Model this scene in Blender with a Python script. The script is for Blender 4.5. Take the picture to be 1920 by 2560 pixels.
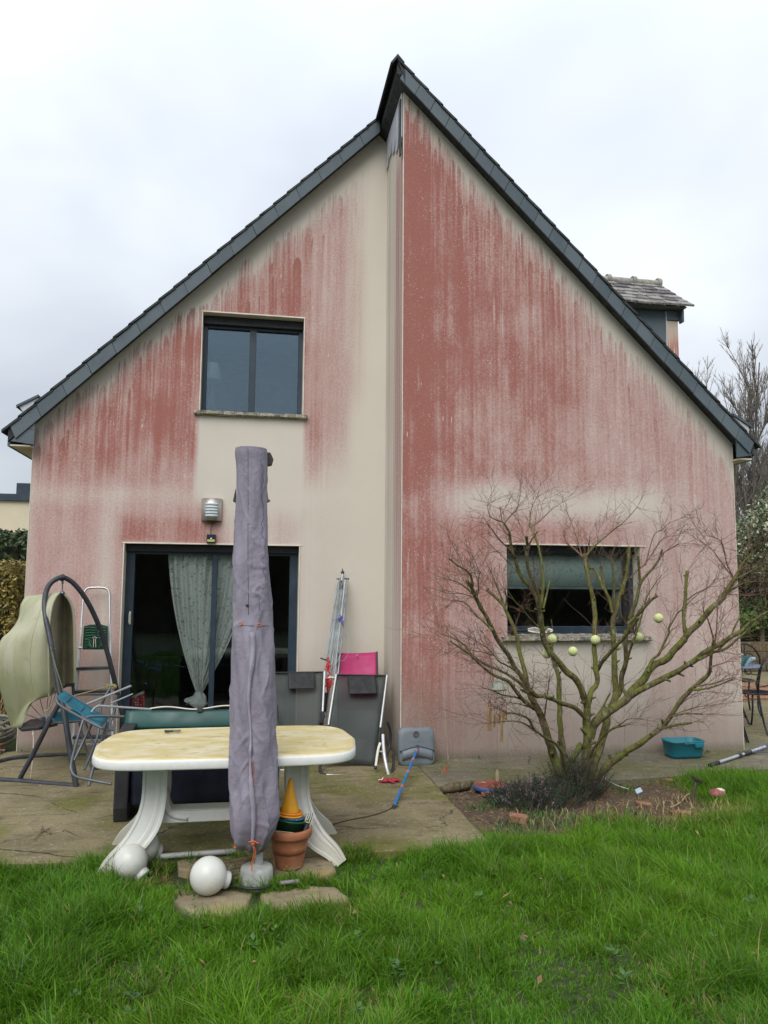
import bpy, bmesh, math, random
import numpy as np
from mathutils import Vector, Matrix, noise as mnoise
S = bpy.context.scene
for o in list(bpy.data.objects): bpy.data.objects.remove(o)
R = math.radians
random.seed(7); rng = np.random.default_rng(7)

# ------------------------------------------------------------------ camera
F, PITCH, YAW, ROLL = 1892.83, .0991, .1733, .0074
CAM = Vector((0, -8.4974, 1.7))
fw = Vector((math.sin(YAW)*math.cos(PITCH), math.cos(YAW)*math.cos(PITCH), math.sin(PITCH)))
rt0 = Vector((math.cos(YAW), -math.sin(YAW), 0)); up0 = rt0.cross(fw)
rt = rt0*math.cos(ROLL)+up0*math.sin(ROLL); up = up0*math.cos(ROLL)-rt0*math.sin(ROLL)
cd = bpy.data.cameras.new('camera'); cam = bpy.data.objects.new('camera', cd)
S.collection.objects.link(cam)
cd.sensor_fit = 'VERTICAL'; cd.sensor_height = 36; cd.lens = F/2560*36
cd.clip_start = .05; cd.clip_end = 3000
cam.matrix_world = Matrix(((rt.x, up.x, -fw.x, CAM.x), (rt.y, up.y, -fw.y, CAM.y), (rt.z, up.z, -fw.z, CAM.z), (0, 0, 0, 1)))
S.camera = cam
S.render.resolution_x = 768; S.render.resolution_y = 1024

# ------------------------------------------------------------------ sky, sun, exposure
SUN_EL, SUN_AZ = R(47), R(205)          # azimuth clockwise from +Y: behind the camera, a little to its left
W = bpy.data.worlds.new('World'); S.world = W; W.use_nodes = True
def build_world():
    nt = W.node_tree; N = nt.nodes; L = nt.links; N.clear()
    out = N.new('ShaderNodeOutputWorld'); bg = N.new('ShaderNodeBackground')
    bg.inputs['Strength'].default_value = .1
    L.new(bg.outputs[0], out.inputs[0])
    sky = N.new('ShaderNodeTexSky'); sky.sky_type = 'NISHITA'; sky.sun_disc = False
    sky.sun_elevation = SUN_EL; sky.sun_rotation = SUN_AZ; sky.air_density = 1; sky.dust_density = 2
    tc = N.new('ShaderNodeTexCoord')
    sep = N.new('ShaderNodeSeparateXYZ'); L.new(tc.outputs['Generated'], sep.inputs[0])
    def m(op, a, b=None, c=None):
        n = N.new('ShaderNodeMath'); n.operation = op
        for i, v in enumerate((a, b, c)):
            if v is None: continue
            if isinstance(v, (int, float)): n.inputs[i].default_value = v
            else: L.new(v, n.inputs[i])
        return n.outputs[0]
    z = m('MAXIMUM', sep.outputs[2], 0.0)
    den = m('ADD', z, .28)
    cx = m('DIVIDE', sep.outputs[0], den); cy = m('DIVIDE', sep.outputs[1], den)
    comb = N.new('ShaderNodeCombineXYZ'); L.new(cx, comb.inputs[0]); L.new(cy, comb.inputs[1]); comb.inputs[2].default_value = 3.3
    n1 = N.new('ShaderNodeTexNoise'); n1.inputs['Scale'].default_value = 1.15; n1.inputs['Detail'].default_value = 4; n1.inputs['Roughness'].default_value = .5
    n1.inputs['Distortion'].default_value = .3
    L.new(comb.outputs[0], n1.inputs['Vector'])
    cl = m('MULTIPLY_ADD', n1.outputs[0], 1.0, .52)                      # about .75 .. 1.3
    lum = m('MULTIPLY', m('MULTIPLY_ADD', z, .72, .52), cl)                # overcast: brighter overhead
    ramp = N.new('ShaderNodeValToRGB'); L.new(m('MULTIPLY', n1.outputs[0], 1.0), ramp.inputs[0])
    e = ramp.color_ramp.elements
    e[0].position = .35; e[0].color = (.86, .94, 1.05, 1); e[1].position = .62; e[1].color = (.93, .98, 1.05, 1)
    sc = N.new('ShaderNodeVectorMath'); sc.operation = 'SCALE'; L.new(ramp.outputs[0], sc.inputs[0]); L.new(m('MULTIPLY', lum, SKY_GAIN), sc.inputs[3])
    mix = N.new('ShaderNodeMix'); mix.data_type = 'RGBA'; mix.inputs[0].default_value = .93
    L.new(sky.outputs[0], mix.inputs[6]); L.new(sc.outputs[0], mix.inputs[7])
    L.new(mix.outputs[2], bg.inputs[0])
SKY_GAIN = 7.3
build_world()
sl = bpy.data.lights.new('sun', 'SUN'); sun = bpy.data.objects.new('sun', sl); S.collection.objects.link(sun)
sl.energy = 1.5; sl.angle = R(42); sl.color = (1, .97, .93)
sd = Vector((math.sin(SUN_AZ)*math.cos(SUN_EL), math.cos(SUN_AZ)*math.cos(SUN_EL), math.sin(SUN_EL)))
sun.rotation_euler = sd.to_track_quat('Z', 'Y').to_euler(); sun.location = (0, -6, 12)
vs = S.view_settings; vs.view_transform = 'Standard'; vs.look = 'None'; vs.exposure = .66; vs.gamma = 1; vs.use_curve_mapping = False
S.cycles.max_bounces = 8; S.cycles.transparent_max_bounces = 24

# ------------------------------------------------------------------ pixel rays of the photograph -> points in the place
def ray(x, y): return fw+rt*((x-960)/F)-up*((y-1280)/F)
def AZ(x, y, z=0.): d = ray(x, y); return CAM+d*((z-CAM.z)/d.z)
def AY(x, y, Y): d = ray(x, y); return CAM+d*((Y-CAM.y)/d.y)
def AX(x, y, X): d = ray(x, y); return CAM+d*((X-CAM.x)/d.x)

# ------------------------------------------------------------------ shader expression helper
class V:
    def __init__(s, nt, so): s.nt, s.s = nt, so
    def _m(s, op, *a):
        n = s.nt.nodes.new('ShaderNodeMath'); n.operation = op
        for i, v in enumerate((s,)+a):
            if isinstance(v, V): s.nt.links.new(v.s, n.inputs[i])
            else: n.inputs[i].default_value = v
        return V(s.nt, n.outputs[0])
    def __add__(s, o): return s._m('ADD', o)
    __radd__ = __add__
    def __mul__(s, o): return s._m('MULTIPLY', o)
    __rmul__ = __mul__
    def __sub__(s, o): return s._m('SUBTRACT', o)
    def __rsub__(s, o): return (s*-1.)+o
    def __truediv__(s, o): return s._m('DIVIDE', o)
    def __neg__(s): return s*-1.
    def abs(s): return s._m('ABSOLUTE')
    def max(s, o): return s._m('MAXIMUM', o)
    def min(s, o): return s._m('MINIMUM', o)
    def pow(s, o): return s._m('POWER', o)
    def clamp(s): return s.max(0.).min(1.)
    def fract(s): return s._m('FRACT')
    def floor(s): return s._m('FLOOR')
    def white(s):
        n = s.nt.nodes.new('ShaderNodeTexWhiteNoise'); n.noise_dimensions = '1D'; s.nt.links.new(s.s, n.inputs['W'])
        return V(s.nt, n.outputs['Value'])
    def ss(s, a, b, lo=0., hi=1.):
        n = s.nt.nodes.new('ShaderNodeMapRange'); n.interpolation_type = 'SMOOTHSTEP'
        s.nt.links.new(s.s, n.inputs[0])
        for i, v in zip((1, 2, 3, 4), (a, b, lo, hi)):
            if isinstance(v, V): s.nt.links.new(v.s, n.inputs[i])
            else: n.inputs[i].default_value = v
        return V(s.nt, n.outputs[0])
class Mat:
    """a node material with a few short hands"""
    def __init__(s, name):
        s.m = bpy.data.materials.new(name); s.m.use_nodes = True; s.nt = s.m.node_tree
        s.b = s.nt.nodes['Principled BSDF']; s.tc = s.nt.nodes.new('ShaderNodeTexCoord')
        sp = s.nt.nodes.new('ShaderNodeSeparateXYZ'); s.nt.links.new(s.tc.outputs['Object'], sp.inputs[0])
        s.x, s.y, s.z = (V(s.nt, sp.outputs[i]) for i in range(3))
    def vec(s, x, y, z):
        n = s.nt.nodes.new('ShaderNodeCombineXYZ')
        for i, v in enumerate((x, y, z)):
            if isinstance(v, V): s.nt.links.new(v.s, n.inputs[i])
            else: n.inputs[i].default_value = v
        return n.outputs[0]
    def noise(s, vec=None, scale=5., detail=2., rough=.5, dist=0.):
        n = s.nt.nodes.new('ShaderNodeTexNoise')
        n.inputs['Scale'].default_value = scale; n.inputs['Detail'].default_value = detail
        n.inputs['Roughness'].default_value = rough; n.inputs['Distortion'].default_value = dist
        s.nt.links.new(vec if vec is not None else s.tc.outputs['Object'], n.inputs['Vector'])
        return V(s.nt, n.outputs[0])
    def cracks(s, vec, scale, w):
        n = s.nt.nodes.new('ShaderNodeTexVoronoi'); n.feature = 'DISTANCE_TO_EDGE'; n.inputs['Scale'].default_value = scale; s.nt.links.new(vec, n.inputs['Vector'])
        return 1.-V(s.nt, n.outputs['Distance']).ss(w*.3, w)
    def voro(s, vec=None, scale=5., out='Distance', rand=1.):
        n = s.nt.nodes.new('ShaderNodeTexVoronoi'); n.inputs['Scale'].default_value = scale; n.inputs['Randomness'].default_value = rand
        s.nt.links.new(vec if vec is not None else s.tc.outputs['Object'], n.inputs['Vector'])
        return V(s.nt, n.outputs[out])
    def mix(s, f, a, b):
        n = s.nt.nodes.new('ShaderNodeMix'); n.data_type = 'RGBA'
        for i, v in ((0, f), (6, a), (7, b)):
            if isinstance(v, V): s.nt.links.new(v.s, n.inputs[i])
            elif i == 0: n.inputs[0].default_value = v
            elif isinstance(v, tuple): n.inputs[i].default_value = (*v[:3], 1)
            else: s.nt.links.new(v, n.inputs[i])
        return n.outputs[2]
    def set(s, key, v):
        i = s.b.inputs[key]
        if isinstance(v, V): s.nt.links.new(v.s, i)
        elif isinstance(v, tuple): i.default_value = (*v[:3], 1)
        elif isinstance(v, (int, float)): i.default_value = v
        else: s.nt.links.new(v, i)
        return s
    def bump(s, h, strength=.3, dist=.01):
        n = s.nt.nodes.new('ShaderNodeBump'); n.inputs['Strength'].default_value = strength; n.inputs['Distance'].default_value = dist
        s.nt.links.new(h.s, n.inputs['Height']); s.nt.links.new(n.outputs[0], s.b.inputs['Normal']); return s
    def rand(s):
        n = s.nt.nodes.new('ShaderNodeObjectInfo'); return V(s.nt, n.outputs['Random'])
    def attr(s, name):
        n = s.nt.nodes.new('ShaderNodeAttribute'); n.attribute_name = name
        return n.outputs['Color'], V(s.nt, n.outputs['Fac'])
def plain(name, col, rough=.6, metal=0., var=.18, scale=6., dirt=None, bump=0., spec=.5, bscale=60.):
    """paint, plastic, metal: one colour, mottled and slightly soiled"""
    M = Mat(name); n = M.noise(scale=scale, detail=5, rough=.6)
    c2 = tuple(c*(1-var*1.6) for c in col); c1 = tuple(min(1, c*(1+var)) for c in col)
    c = M.mix(n.ss(.25, .75), c2, c1)
    if dirt: c = M.mix(M.noise(scale=scale*.7+2, detail=6, rough=.65).ss(.48, .72)*dirt[3], c, dirt[:3])
    M.set('Base Color', c).set('Metallic', metal).set('Specular IOR Level', spec)
    M.set('Roughness', M.noise(scale=scale*3, detail=3).ss(.2, .8, max(.02, rough-.1), min(1, rough+.12)))
    if bump: M.bump(M.noise(scale=bscale, detail=4), bump, .004)
    return M.m

# ------------------------------------------------------------------ mesh helper
def wloc(o):
    v = Vector(o.location)
    while o.parent: o = o.parent; v += Vector(o.location)
    return v
class MB:
    """collects shapes in world coordinates, links them as ONE mesh object"""
    def __init__(s): s.v = []; s.f = []; s.sm = []
    def add(s, vs, fs, smooth=False):
        k = len(s.v); s.v += [tuple(v) for v in vs]; s.f += [tuple(i+k for i in f) for f in fs]; s.sm += [smooth]*len(fs); return s
    def box(s, a, b, M=None):
        (x0, y0, z0), (x1, y1, z1) = a, b
        vs = [Vector(p) for p in ((x0,y0,z0),(x1,y0,z0),(x1,y1,z0),(x0,y1,z0),(x0,y0,z1),(x1,y0,z1),(x1,y1,z1),(x0,y1,z1))]
        if M is not None: vs = [M@v for v in vs]
        return s.add(vs, [(0,3,2,1),(4,5,6,7),(0,1,5,4),(1,2,6,5),(2,3,7,6),(3,0,4,7)])
    def bar(s, p, q, w, h, upv=(0,0,1)):
        p, q = Vector(p), Vector(q); d = (q-p); L = d.length; d.normalize()
        u = Vector(upv); sd_ = d.cross(u)
        if sd_.length < 1e-5: sd_ = d.cross(Vector((1,0,0)))
        sd_.normalize(); u = sd_.cross(d)
        vs = []
        for e in (p, q):
            for a, b in ((-1,-1),(1,-1),(1,1),(-1,1)): vs.append(e+sd_*(a*w/2)+u*(b*h/2))
        return s.add(vs, [(3,2,1,0),(4,5,6,7),(0,1,5,4),(1,2,6,5),(2,3,7,6),(3,0,4,7)])
    def tube(s, pts, rad, n=8, cap=True, squash=None):
        pts = [Vector(p) for p in pts]; m = len(pts)
        if not hasattr(rad, '__len__'): rad = [rad]*m
        vs = []; u = None
        for i, p in enumerate(pts):
            t = (pts[min(i+1, m-1)]-pts[max(i-1, 0)])
            if t.length < 1e-9: t = Vector((0,0,1))
            t.normalize()
            if u is None:
                u = t.orthogonal().normalized()
            else:
                u = u-t*u.dot(t)
                u = u.normalized() if u.length > 1e-6 else t.orthogonal().normalized()
            w = t.cross(u)
            for k in range(n):
                a = 2*math.pi*k/n; vs.append(p+(u*math.cos(a)+w*math.sin(a))*rad[i])
        fs = [(i*n+k, i*n+(k+1)%n, (i+1)*n+(k+1)%n, (i+1)*n+k) for i in range(m-1) for k in range(n)]
        s.add(vs, fs, True)
        if cap: s.add([vs[k] for k in range(n)], [tuple(range(n-1, -1, -1))]); s.add([vs[(m-1)*n+k] for k in range(n)], [tuple(range(n))])
        return s
    def lathe(s, prof, c, n=24, axis=None, smooth=True):
        """prof: (radius, height) pairs about a vertical axis at c (or along axis)"""
        c = Vector(c); q = Vector((0,0,1)).rotation_difference(Vector(axis).normalized()) if axis is not None else None
        vs = []
        for r, h in prof:
            for k in range(n):
                a = 2*math.pi*k/n; p = Vector((r*math.cos(a), r*math.sin(a), h))
                vs.append(c+(q@p if q else p))
        m = len(prof)
        fs = [(i*n+k, i*n+(k+1)%n, (i+1)*n+(k+1)%n, (i+1)*n+k) for i in range(m-1) for k in range(n)]
        return s.add(vs, fs, smooth)
    def sphere(s, c, r, n=24, m=14, sq=(1,1,1)):
        c = Vector(c); vs = []
        for i in range(m+1):
            t = math.pi*i/m
            for k in range(n):
                a = 2*math.pi*k/n
                vs.append(c+Vector((r*sq[0]*math.sin(t)*math.cos(a), r*sq[1]*math.sin(t)*math.sin(a), r*sq[2]*math.cos(t))))
        return s.add(vs, [(i*n+k, (i+1)*n+k, (i+1)*n+(k+1)%n, i*n+(k+1)%n) for i in range(m) for k in range(n)], True)
    def prism(s, poly, ext):
        """poly: list of 3-D points (convex-ish, planar); ext: extrusion vector"""
        n = len(poly); e = Vector(ext); a = [Vector(p) for p in poly]
        return s.add(a+[p+e for p in a], [tuple(range(n-1, -1, -1)), tuple(range(n, 2*n))]+[(i, (i+1)%n, n+(i+1)%n, n+i) for i in range(n)])
    def grid(s, P, smooth=True, thick=0.):
        """P: rows of points; optional thickness along the normal"""
        r, c = len(P), len(P[0]); vs = [Vector(p) for row in P for p in row]
        fs = [(i*c+j, i*c+j+1, (i+1)*c+j+1, (i+1)*c+j) for i in range(r-1) for j in range(c-1)]
        if not thick: return s.add(vs, fs, smooth)
        nr = []
        for i in range(r):
            for j in range(c):
                a = vs[i*c+min(j+1, c-1)]-vs[i*c+max(j-1, 0)]; b = vs[min(i+1, r-1)*c+j]-vs[max(i-1, 0)*c+j]
                nn = a.cross(b); nr.append(nn.normalized() if nn.length > 1e-12 else Vector((0,0,1)))
        k = r*c; vv = vs+[v-n_*thick for v, n_ in zip(vs, nr)]
        ff = fs+[tuple(i+k for i in reversed(f)) for f in fs]
        for i in range(r-1):
            ff.append((i*c, (i+1)*c, (i+1)*c+k, i*c+k)); ff.append(((i+1)*c-1, (i+1)*c-1+k, (i+2)*c-1+k, (i+2)*c-1))
        for j in range(c-1):
            ff.append((j, j+k, j+1+k, j+1)); ff.append(((r-1)*c+j, (r-1)*c+j+1, (r-1)*c+j+1+k, (r-1)*c+j+k))
        return s.add(vv, ff, smooth)
    def build(s, name, mat, parent=None, bevel=0., seg=2, loc=None, flip=False):
        me = bpy.data.meshes.new(name)
        o0 = wloc(parent) if parent else (Vector(loc) if loc is not None else Vector((0,0,0)))
        me.from_pydata([(v[0]-o0.x, v[1]-o0.y, v[2]-o0.z) for v in s.v], [], s.f)
        me.polygons.foreach_set('use_smooth', s.sm); me.materials.append(mat)
        bm = bmesh.new(); bm.from_mesh(me); bmesh.ops.recalc_face_normals(bm, faces=bm.faces)
        if bevel:
            ed = [e for e in bm.edges if len(e.link_faces) == 2 and e.calc_face_angle(0) > .6]
            bmesh.ops.bevel(bm, geom=ed, offset=bevel, segments=seg, affect='EDGES', profile=.6, clamp_overlap=True)
        bm.to_mesh(me); bm.free(); me.update()
        o = bpy.data.objects.new(name, me); S.collection.objects.link(o)
        if parent: o.parent = parent
        elif loc is not None: o.location = loc
        return o
def tag(o, label=None, cat=None, group=None, kind=None):
    for k, v in (('label', label), ('category', cat), ('group', group), ('kind', kind)):
        if v: o[k] = v
    return o
def thing(name, loc, label, cat, group=None):
    o = bpy.data.objects.new(name, None); S.collection.objects.link(o); o.location = loc; o.empty_display_size = .1
    return tag(o, label, cat, group)
def copy_tree(o, parent=None):
    c = o.copy(); S.collection.objects.link(c)
    if parent: c.parent = parent
    for ch in list(o.children): copy_tree(ch, c)
    return c
def plate(outer, holes, to3, ext):
    """planar plate with holes: 2-D outlines -> prism; to3 maps (u, v) to a point, ext is the thickness vector"""
    bm = bmesh.new(); ed = []
    for loop in [outer]+holes:
        vs = [bm.verts.new(to3(*p)) for p in loop]
        ed += [bm.edges.new((vs[i], vs[(i+1) % len(vs)])) for i in range(len(vs))]
    g = bmesh.ops.triangle_fill(bm, edges=ed, use_beauty=True)
    fs = [e for e in g['geom'] if isinstance(e, bmesh.types.BMFace)]
    r = bmesh.ops.extrude_face_region(bm, geom=fs)
    bmesh.ops.translate(bm, vec=Vector(ext), verts=[e for e in r['geom'] if isinstance(e, bmesh.types.BMVert)])
    bm.faces.ensure_lookup_table(); bm.verts.index_update()
    b = MB(); b.add([v.co.copy() for v in bm.verts], [[v.index for v in f.verts] for f in bm.faces]); bm.free(); return b
def smooth_path(pts, k=4):
    """Catmull-Rom through points (tuples of any length)"""
    P = [np.array(p, float) for p in pts]; P = [2*P[0]-P[1]]+P+[2*P[-1]-P[-2]]; out = []
    for i in range(1, len(P)-2):
        for t in np.linspace(0, 1, k, endpoint=False):
            a, b, c, d = P[i-1:i+3]
            out.append(.5*((2*b)+(c-a)*t+(2*a-5*b+4*c-d)*t*t+(3*b-a-3*c+d)*t**3))
    out.append(P[-2]); return out
# ------------------------------------------------------------------ the house: materials
XL, XR, XM, PR = -2.3204, 5.2451, 1.4995, .9814      # left wall end, right wall end, return face, how far the right half stands forward
XA, ZA, SL_, SR_ = 1.395, 7.277, .9994, .984          # ridge and the two roof slopes
CREAM, PINK, RED = (.635, .585, .51), (.490, .340, .310), (.325, .120, .099)
def box_soft(v, a, b, e): return v.ss(a-e, a+e)*(1.-v.ss(b-e, b+e))
def render_wall(name, side):
    """cream roughcast with red algae running down it"""
    M = Mat(name); x, z = M.x, M.z
    if side == 'return':
        x = M.y                                        # runs from -PR (outer edge) to 0
        d = z*-1.+6.6
        n1 = M.noise(M.vec(x*24., z*.08, 3.), 1, 2); n2 = M.noise(M.vec(x*70., z*.2, 9.), 1, 2)
        A = (1.-x.ss(-.80, -.42))*.85+.10
        A = A*z.ss(.6, 3., .35, 1.)
        r = (A*(n1.ss(.35, .65)*.9+n2.ss(.4, .7)*.35)).clamp()*d.ss(-.1, .5)
        grey = (n1.ss(.5, .62)*n2.ss(.3, .6))*.35
    else:
        left = side == 'left'
        s = SL_ if left else SR_
        wob = (M.noise(M.vec(x*1.1, z*.9, 1.), 1, 3)-.5)*.3
        d = (x-XA).abs()*-s+(ZA-.2)-z
        if left: base = x.ss(-2.3, .9, -.03, .13)
        else: base = x.ss(1.6, 4.4, -.06, .06)
        c1 = M.noise(M.vec(x*2.6, 0., 4.2 if left else 8.7), 1, 1)
        base = base+(c1-.42).max(0.)*.55
        ns = M.noise(M.vec(x*6., z*.30, 2.), 1, 4, .62); nf = M.noise(M.vec(x*30., z*.50, 5.), 1, 3, .6)
        nb = M.noise(M.vec(x*1.5, z*1.1, 7.), 1, 3, .5)
        grain0 = M.noise(None, 30., 4, .65)-.5; warp = (M.noise(M.vec(x*4., z*1.1, 21.), 1, 3)-.5)*.06+grain0*.012
        def fingers(freq, seed, amp, wmin, wmax, length):
            u = (x+warp)*freq+seed; i = u.floor(); f = (u.fract()-.5).abs()
            h1, h2, h3 = i.white(), (i+37.3).white(), (i+91.7).white()
            w = h2*(wmax-wmin)+wmin
            q = (f/w); g = d-base-h1*h1*amp-q*q*(.9/freq)
            body = g.ss(0., .05)*(1.-q.ss(.55, 1.05))
            return body*(1.-g.ss(.05, length))*(h3*.75+.25), body*(1.-g.ss(.02, .22))*h3
        fa, ta = fingers(7.7, 3.1, .50, .14, .46, 1.5); fb, tb = fingers(15.3, 8.2, .60, .14, .48, 1.2); fc, tc_ = fingers(29., 1.7, .55, .16, .5, .9); fd, td = fingers(47., 5.9, .6, .16, .5, .6)
        fin = fa.max(fb).max(fc).max(fd*.8)*(M.noise(M.vec(x*18., z*1.6, 31.), 1, 4, .65).ss(.25, .62, .35, 1.)); tip = ta.max(tb).max(tc_*.8).max(td*.5)
        start = (d-base+(nf-.5)*.25).ss(-.02, .40)
        if left:
            hi = z.ss(3.3, 4.3); ax = (1.-x.ss(.25, .75)*.32)*(1.-x.ss(.84, 1.20)*(.90-hi*.35))*(1.-x.ss(1.16, 1.36)*.8)*(1.-(1.-x.ss(-2.3, -2.2))*.35)
            zz = z+wob*.6
            az = zz.ss(2.65, 3.3, .66, 1.)*zz.ss(.6, 2.1, .92, 1.)*(1.-box_soft(zz, 2.58, 2.78, .1)*.28)
            sill = box_soft(x+wob*.15, -.62, .56, .045)*(1.-z.ss(3.56, 3.66))*z.ss(2.3, 2.7, .45, 1.)*(1.-(1.-x.ss(-.45, -.2))*(1.-z.ss(2.5, 2.8))*.9)
            rightlow = x.ss(.45, .62)*(1.-z.ss(2.5, 3.6))
            A = ax*az*(1.-sill*.95)*(1.-rightlow*.66)
            A = A*(1.-box_soft(x, -1.62, -1.42, .10)*(1.-z.ss(2.3, 3.0))*.45)+box_soft(zz, 2.16, 2.44, .07)*box_soft(x+wob*.3, -1.42, -.42, .10)*.28
            A = A+box_soft(x+wob*.1, .60, .74, .06)*box_soft(z, 2.9, 3.62, .25)*.22
        else:
            ax = (1.-x.ss(1.85, 2.6)*.13)*(1.-x.ss(2.8, 4.2)*.24)*(1.-x.ss(4.0, 5.1)*.16)
            zz = z+wob
            az = zz.ss(2.6, 4.6, .90, 1.)
            band = box_soft(zz, 2.44, 2.78, .15)*box_soft(x+wob*.5, 2.0, 4.4, .3)
            low = (1.-zz.ss(.3, 2.2))
            A = ax*az*(1.-band*.72)*(1.-low*x.ss(1.75, 2.4)*.30)
            under = box_soft(x+wob*.2, 2.5, 4.15, .10)*(1.-z.ss(1.12, 1.2))*z.ss(.0, .9, .45, 1.)
            A = A*(1.-under*.80)
            A = A+(1.-x.ss(1.60, 1.95))*z.ss(.3, .9)*.20
        mo = M.noise(M.vec(x*3.4, z*1.7, 14.), 1, 6, .68); body = A*(ns.ss(.25, .75)*.24+nf.ss(.28, .72)*.18+nb.ss(.3, .7)*.20+mo.ss(.3, .7)*.20+.25)+A*A*.04
        A2 = A if left else A*(1.-x.ss(2.6, 4.6)*.1)
        r = (start*body*(1.-(1.-(d-base).ss(.1, 1.1))*.30)+fin*A2*.36+tip*A2*.26).clamp()
        r = r*(.97 if left else 1.08)
        grey = tip*nf.ss(.4, .6)*A*.40+(1.-start)*fc*A*.12
    # lichen flakes scraped pale: small dots and short runs where the red is strong
    vd = M.voro(M.vec(x*74., M.z*58., 0.), 1.); cl = M.noise(M.vec(x*2.4, M.z*1.6, 11.), 1, 5, .7)
    vr = M.voro(M.vec(x*74., M.z*58., 0.), 1., 'Color')
    dots = (1.-vd.ss(.18, .36))*(vr*.55+cl*1.5).ss(1.12, 1.25)*r.ss(.2, .5)*(vr*3.7).fract().ss(.1, .8)*.9
    v2 = M.voro(M.vec(x*34., M.z*5.5, 3.), 1.); v2c = M.voro(M.vec(x*34., M.z*5.5, 3.), 1., 'Color')
    runs = (1.-v2.ss(.08, .22))*v2c.ss(.86, .9)*r.ss(.2, .5)*.8
    v3 = M.voro(M.vec((x+M.noise(None, 3., 2)*.03)*17., M.z*1.5, 8.), 1.); v3c = M.voro(M.vec(x*17., M.z*1.5, 8.), 1., 'Color'); gaps = (1.-v3.ss(.05, .42))*v3c.ss(.62, .8)*M.noise(M.vec(x*1.3, M.z*1.1, 3.), 1, 3).ss(.42, .6)*.55; r = r*(1.-gaps)
    fine = M.noise(None, 150., 3, .6); grain = M.noise(None, 42., 4, .6)
    g2 = M.noise(None, 95., 2, .6); rr = (r+((grain-.5)*.55+(g2-.5)*.42)*r.ss(.04, .35)*(1.-r.ss(.7, 1.1)*.5)).clamp()
    tint = M.noise(M.vec(x*.9, M.z*.7, 2.), 1, 4, .6)
    cream = M.mix(tint.ss(.3, .7), (.585, .535, .465), CREAM)
    if side == 'left': cream = M.mix(x.ss(.8, 1.3)*.5, cream, (.645, .61, .52))
    c = M.mix(rr.ss(.02, .45), cream, PINK)
    c = M.mix(rr.ss(.34, .86), c, RED)
    c = M.mix(grey, c, (.20, .16, .15))
    c = M.mix((dots+runs).clamp(), c, (.70, .60, .52))
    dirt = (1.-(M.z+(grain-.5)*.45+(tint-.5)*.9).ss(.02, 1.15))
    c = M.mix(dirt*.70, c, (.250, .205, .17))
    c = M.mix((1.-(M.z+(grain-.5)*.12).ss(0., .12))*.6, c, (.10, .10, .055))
    c = M.mix(fine.ss(.3, .7)*.16, c, (.22, .19, .16)); c = M.mix(g2.ss(.56, .72)*.22, c, (.70, .62, .54))
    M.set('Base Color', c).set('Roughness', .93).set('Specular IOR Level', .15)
    M.bump(fine*.6+grain*.8, .35, .006)
    return M.m
M_LEFT, M_RIGHT, M_RET = render_wall('cream_render_left', 'left'), render_wall('cream_render_right', 'right'), render_wall('cream_render_return', 'return')
M_REVEAL = plain('reveal_render', (.62, .57, .46), .9, var=.08, bump=.2, dirt=(.3, .26, .17, .25))
M_BEAD = plain('white_bead', (.68, .63, .54), .6, var=.1)
def slate_mat():
    M = Mat('fibre_slate'); n = M.noise(scale=2.3, detail=5, rough=.65)+(M.rand()-.5)*.22; f = M.noise(scale=70, detail=3)
    c = M.mix(n.ss(.3, .7), (.068, .092, .108), (.105, .132, .150))
    c = M.mix(M.noise(scale=9, detail=5, rough=.7).ss(.58, .75)*.4, c, (.14, .15, .13))
    M.set('Base Color', c).set('Roughness', n.ss(.2, .8, .52, .7)).set('Specular IOR Level', .35); M.bump(f, .12, .003); return M.m
M_SLATE = slate_mat()
M_SLATEDK = plain('roof_slate_edge', (.022, .026, .030), .75, var=.4, scale=9, dirt=(.10, .11, .06, .45), bump=.5)
M_PANEL = plain('pale_cladding', (.50, .51, .56), .45, var=.1, scale=4, dirt=(.2, .17, .15, .3))
M_SOFFIT = plain('soffit_paint', (.62, .56, .42), .7, var=.1, dirt=(.3, .27, .2, .3))
M_ALU = plain('anthracite_aluminium', (.020, .036, .056), .42, var=.18, scale=3, dirt=(.06, .07, .07, .25))
M_BLACK = plain('matt_black', (.012, .013, .016), .55, var=.2)
def sill_mat():
    M = Mat('mossy_concrete_sill'); n = M.voro(None, 48.); q = M.noise(scale=26, detail=5, rough=.7)
    c = M.mix(q.ss(.42, .6), (.34, .31, .25), (.10, .098, .082)); c = M.mix(M.voro(None, 75., 'Color').ss(.72, .85)*.8, c, (.52, .47, .38))
    c = M.mix(M.noise(scale=6, detail=4).ss(.5, .7)*.6, c, (.17, .17, .07))
    M.set('Base Color', c).set('Roughness', .95); M.bump(q+n*.5, .8, .012); return M.m
M_SILL = sill_mat()
def glass_mat(name, tint, refl):
    """double glazing: mirror coat over clear pane"""
    m = bpy.data.materials.new(name); m.use_nodes = True; nt = m.node_tree; nt.nodes.remove(nt.nodes['Principled BSDF'])
    out = nt.nodes['Material Output']; tr = nt.nodes.new('ShaderNodeBsdfTransparent'); tr.inputs[0].default_value = (*tint, 1)
    gl = nt.nodes.new('ShaderNodeBsdfGlossy'); gl.inputs['Roughness'].default_value = .01; gl.inputs[0].default_value = (.68, .87, 1, 1)
    fr = nt.nodes.new('ShaderNodeFresnel'); fr.inputs[0].default_value = refl
    mx = nt.nodes.new('ShaderNodeMixShader'); nt.links.new(fr.outputs[0], mx.inputs[0]); nt.links.new(tr.outputs[0], mx.inputs[1]); nt.links.new(gl.outputs[0], mx.inputs[2])
    nt.links.new(mx.outputs[0], out.inputs[0]); return m
M_GLASS = glass_mat('window_glass', (.97, .98, .98), 1.5)
M_GLASSUP = glass_mat('upper_window_glass', (.90, .94, .96), 2.0)
M_ROOM = plain('room_paint', (.30, .27, .23), .8, var=.1)
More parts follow.
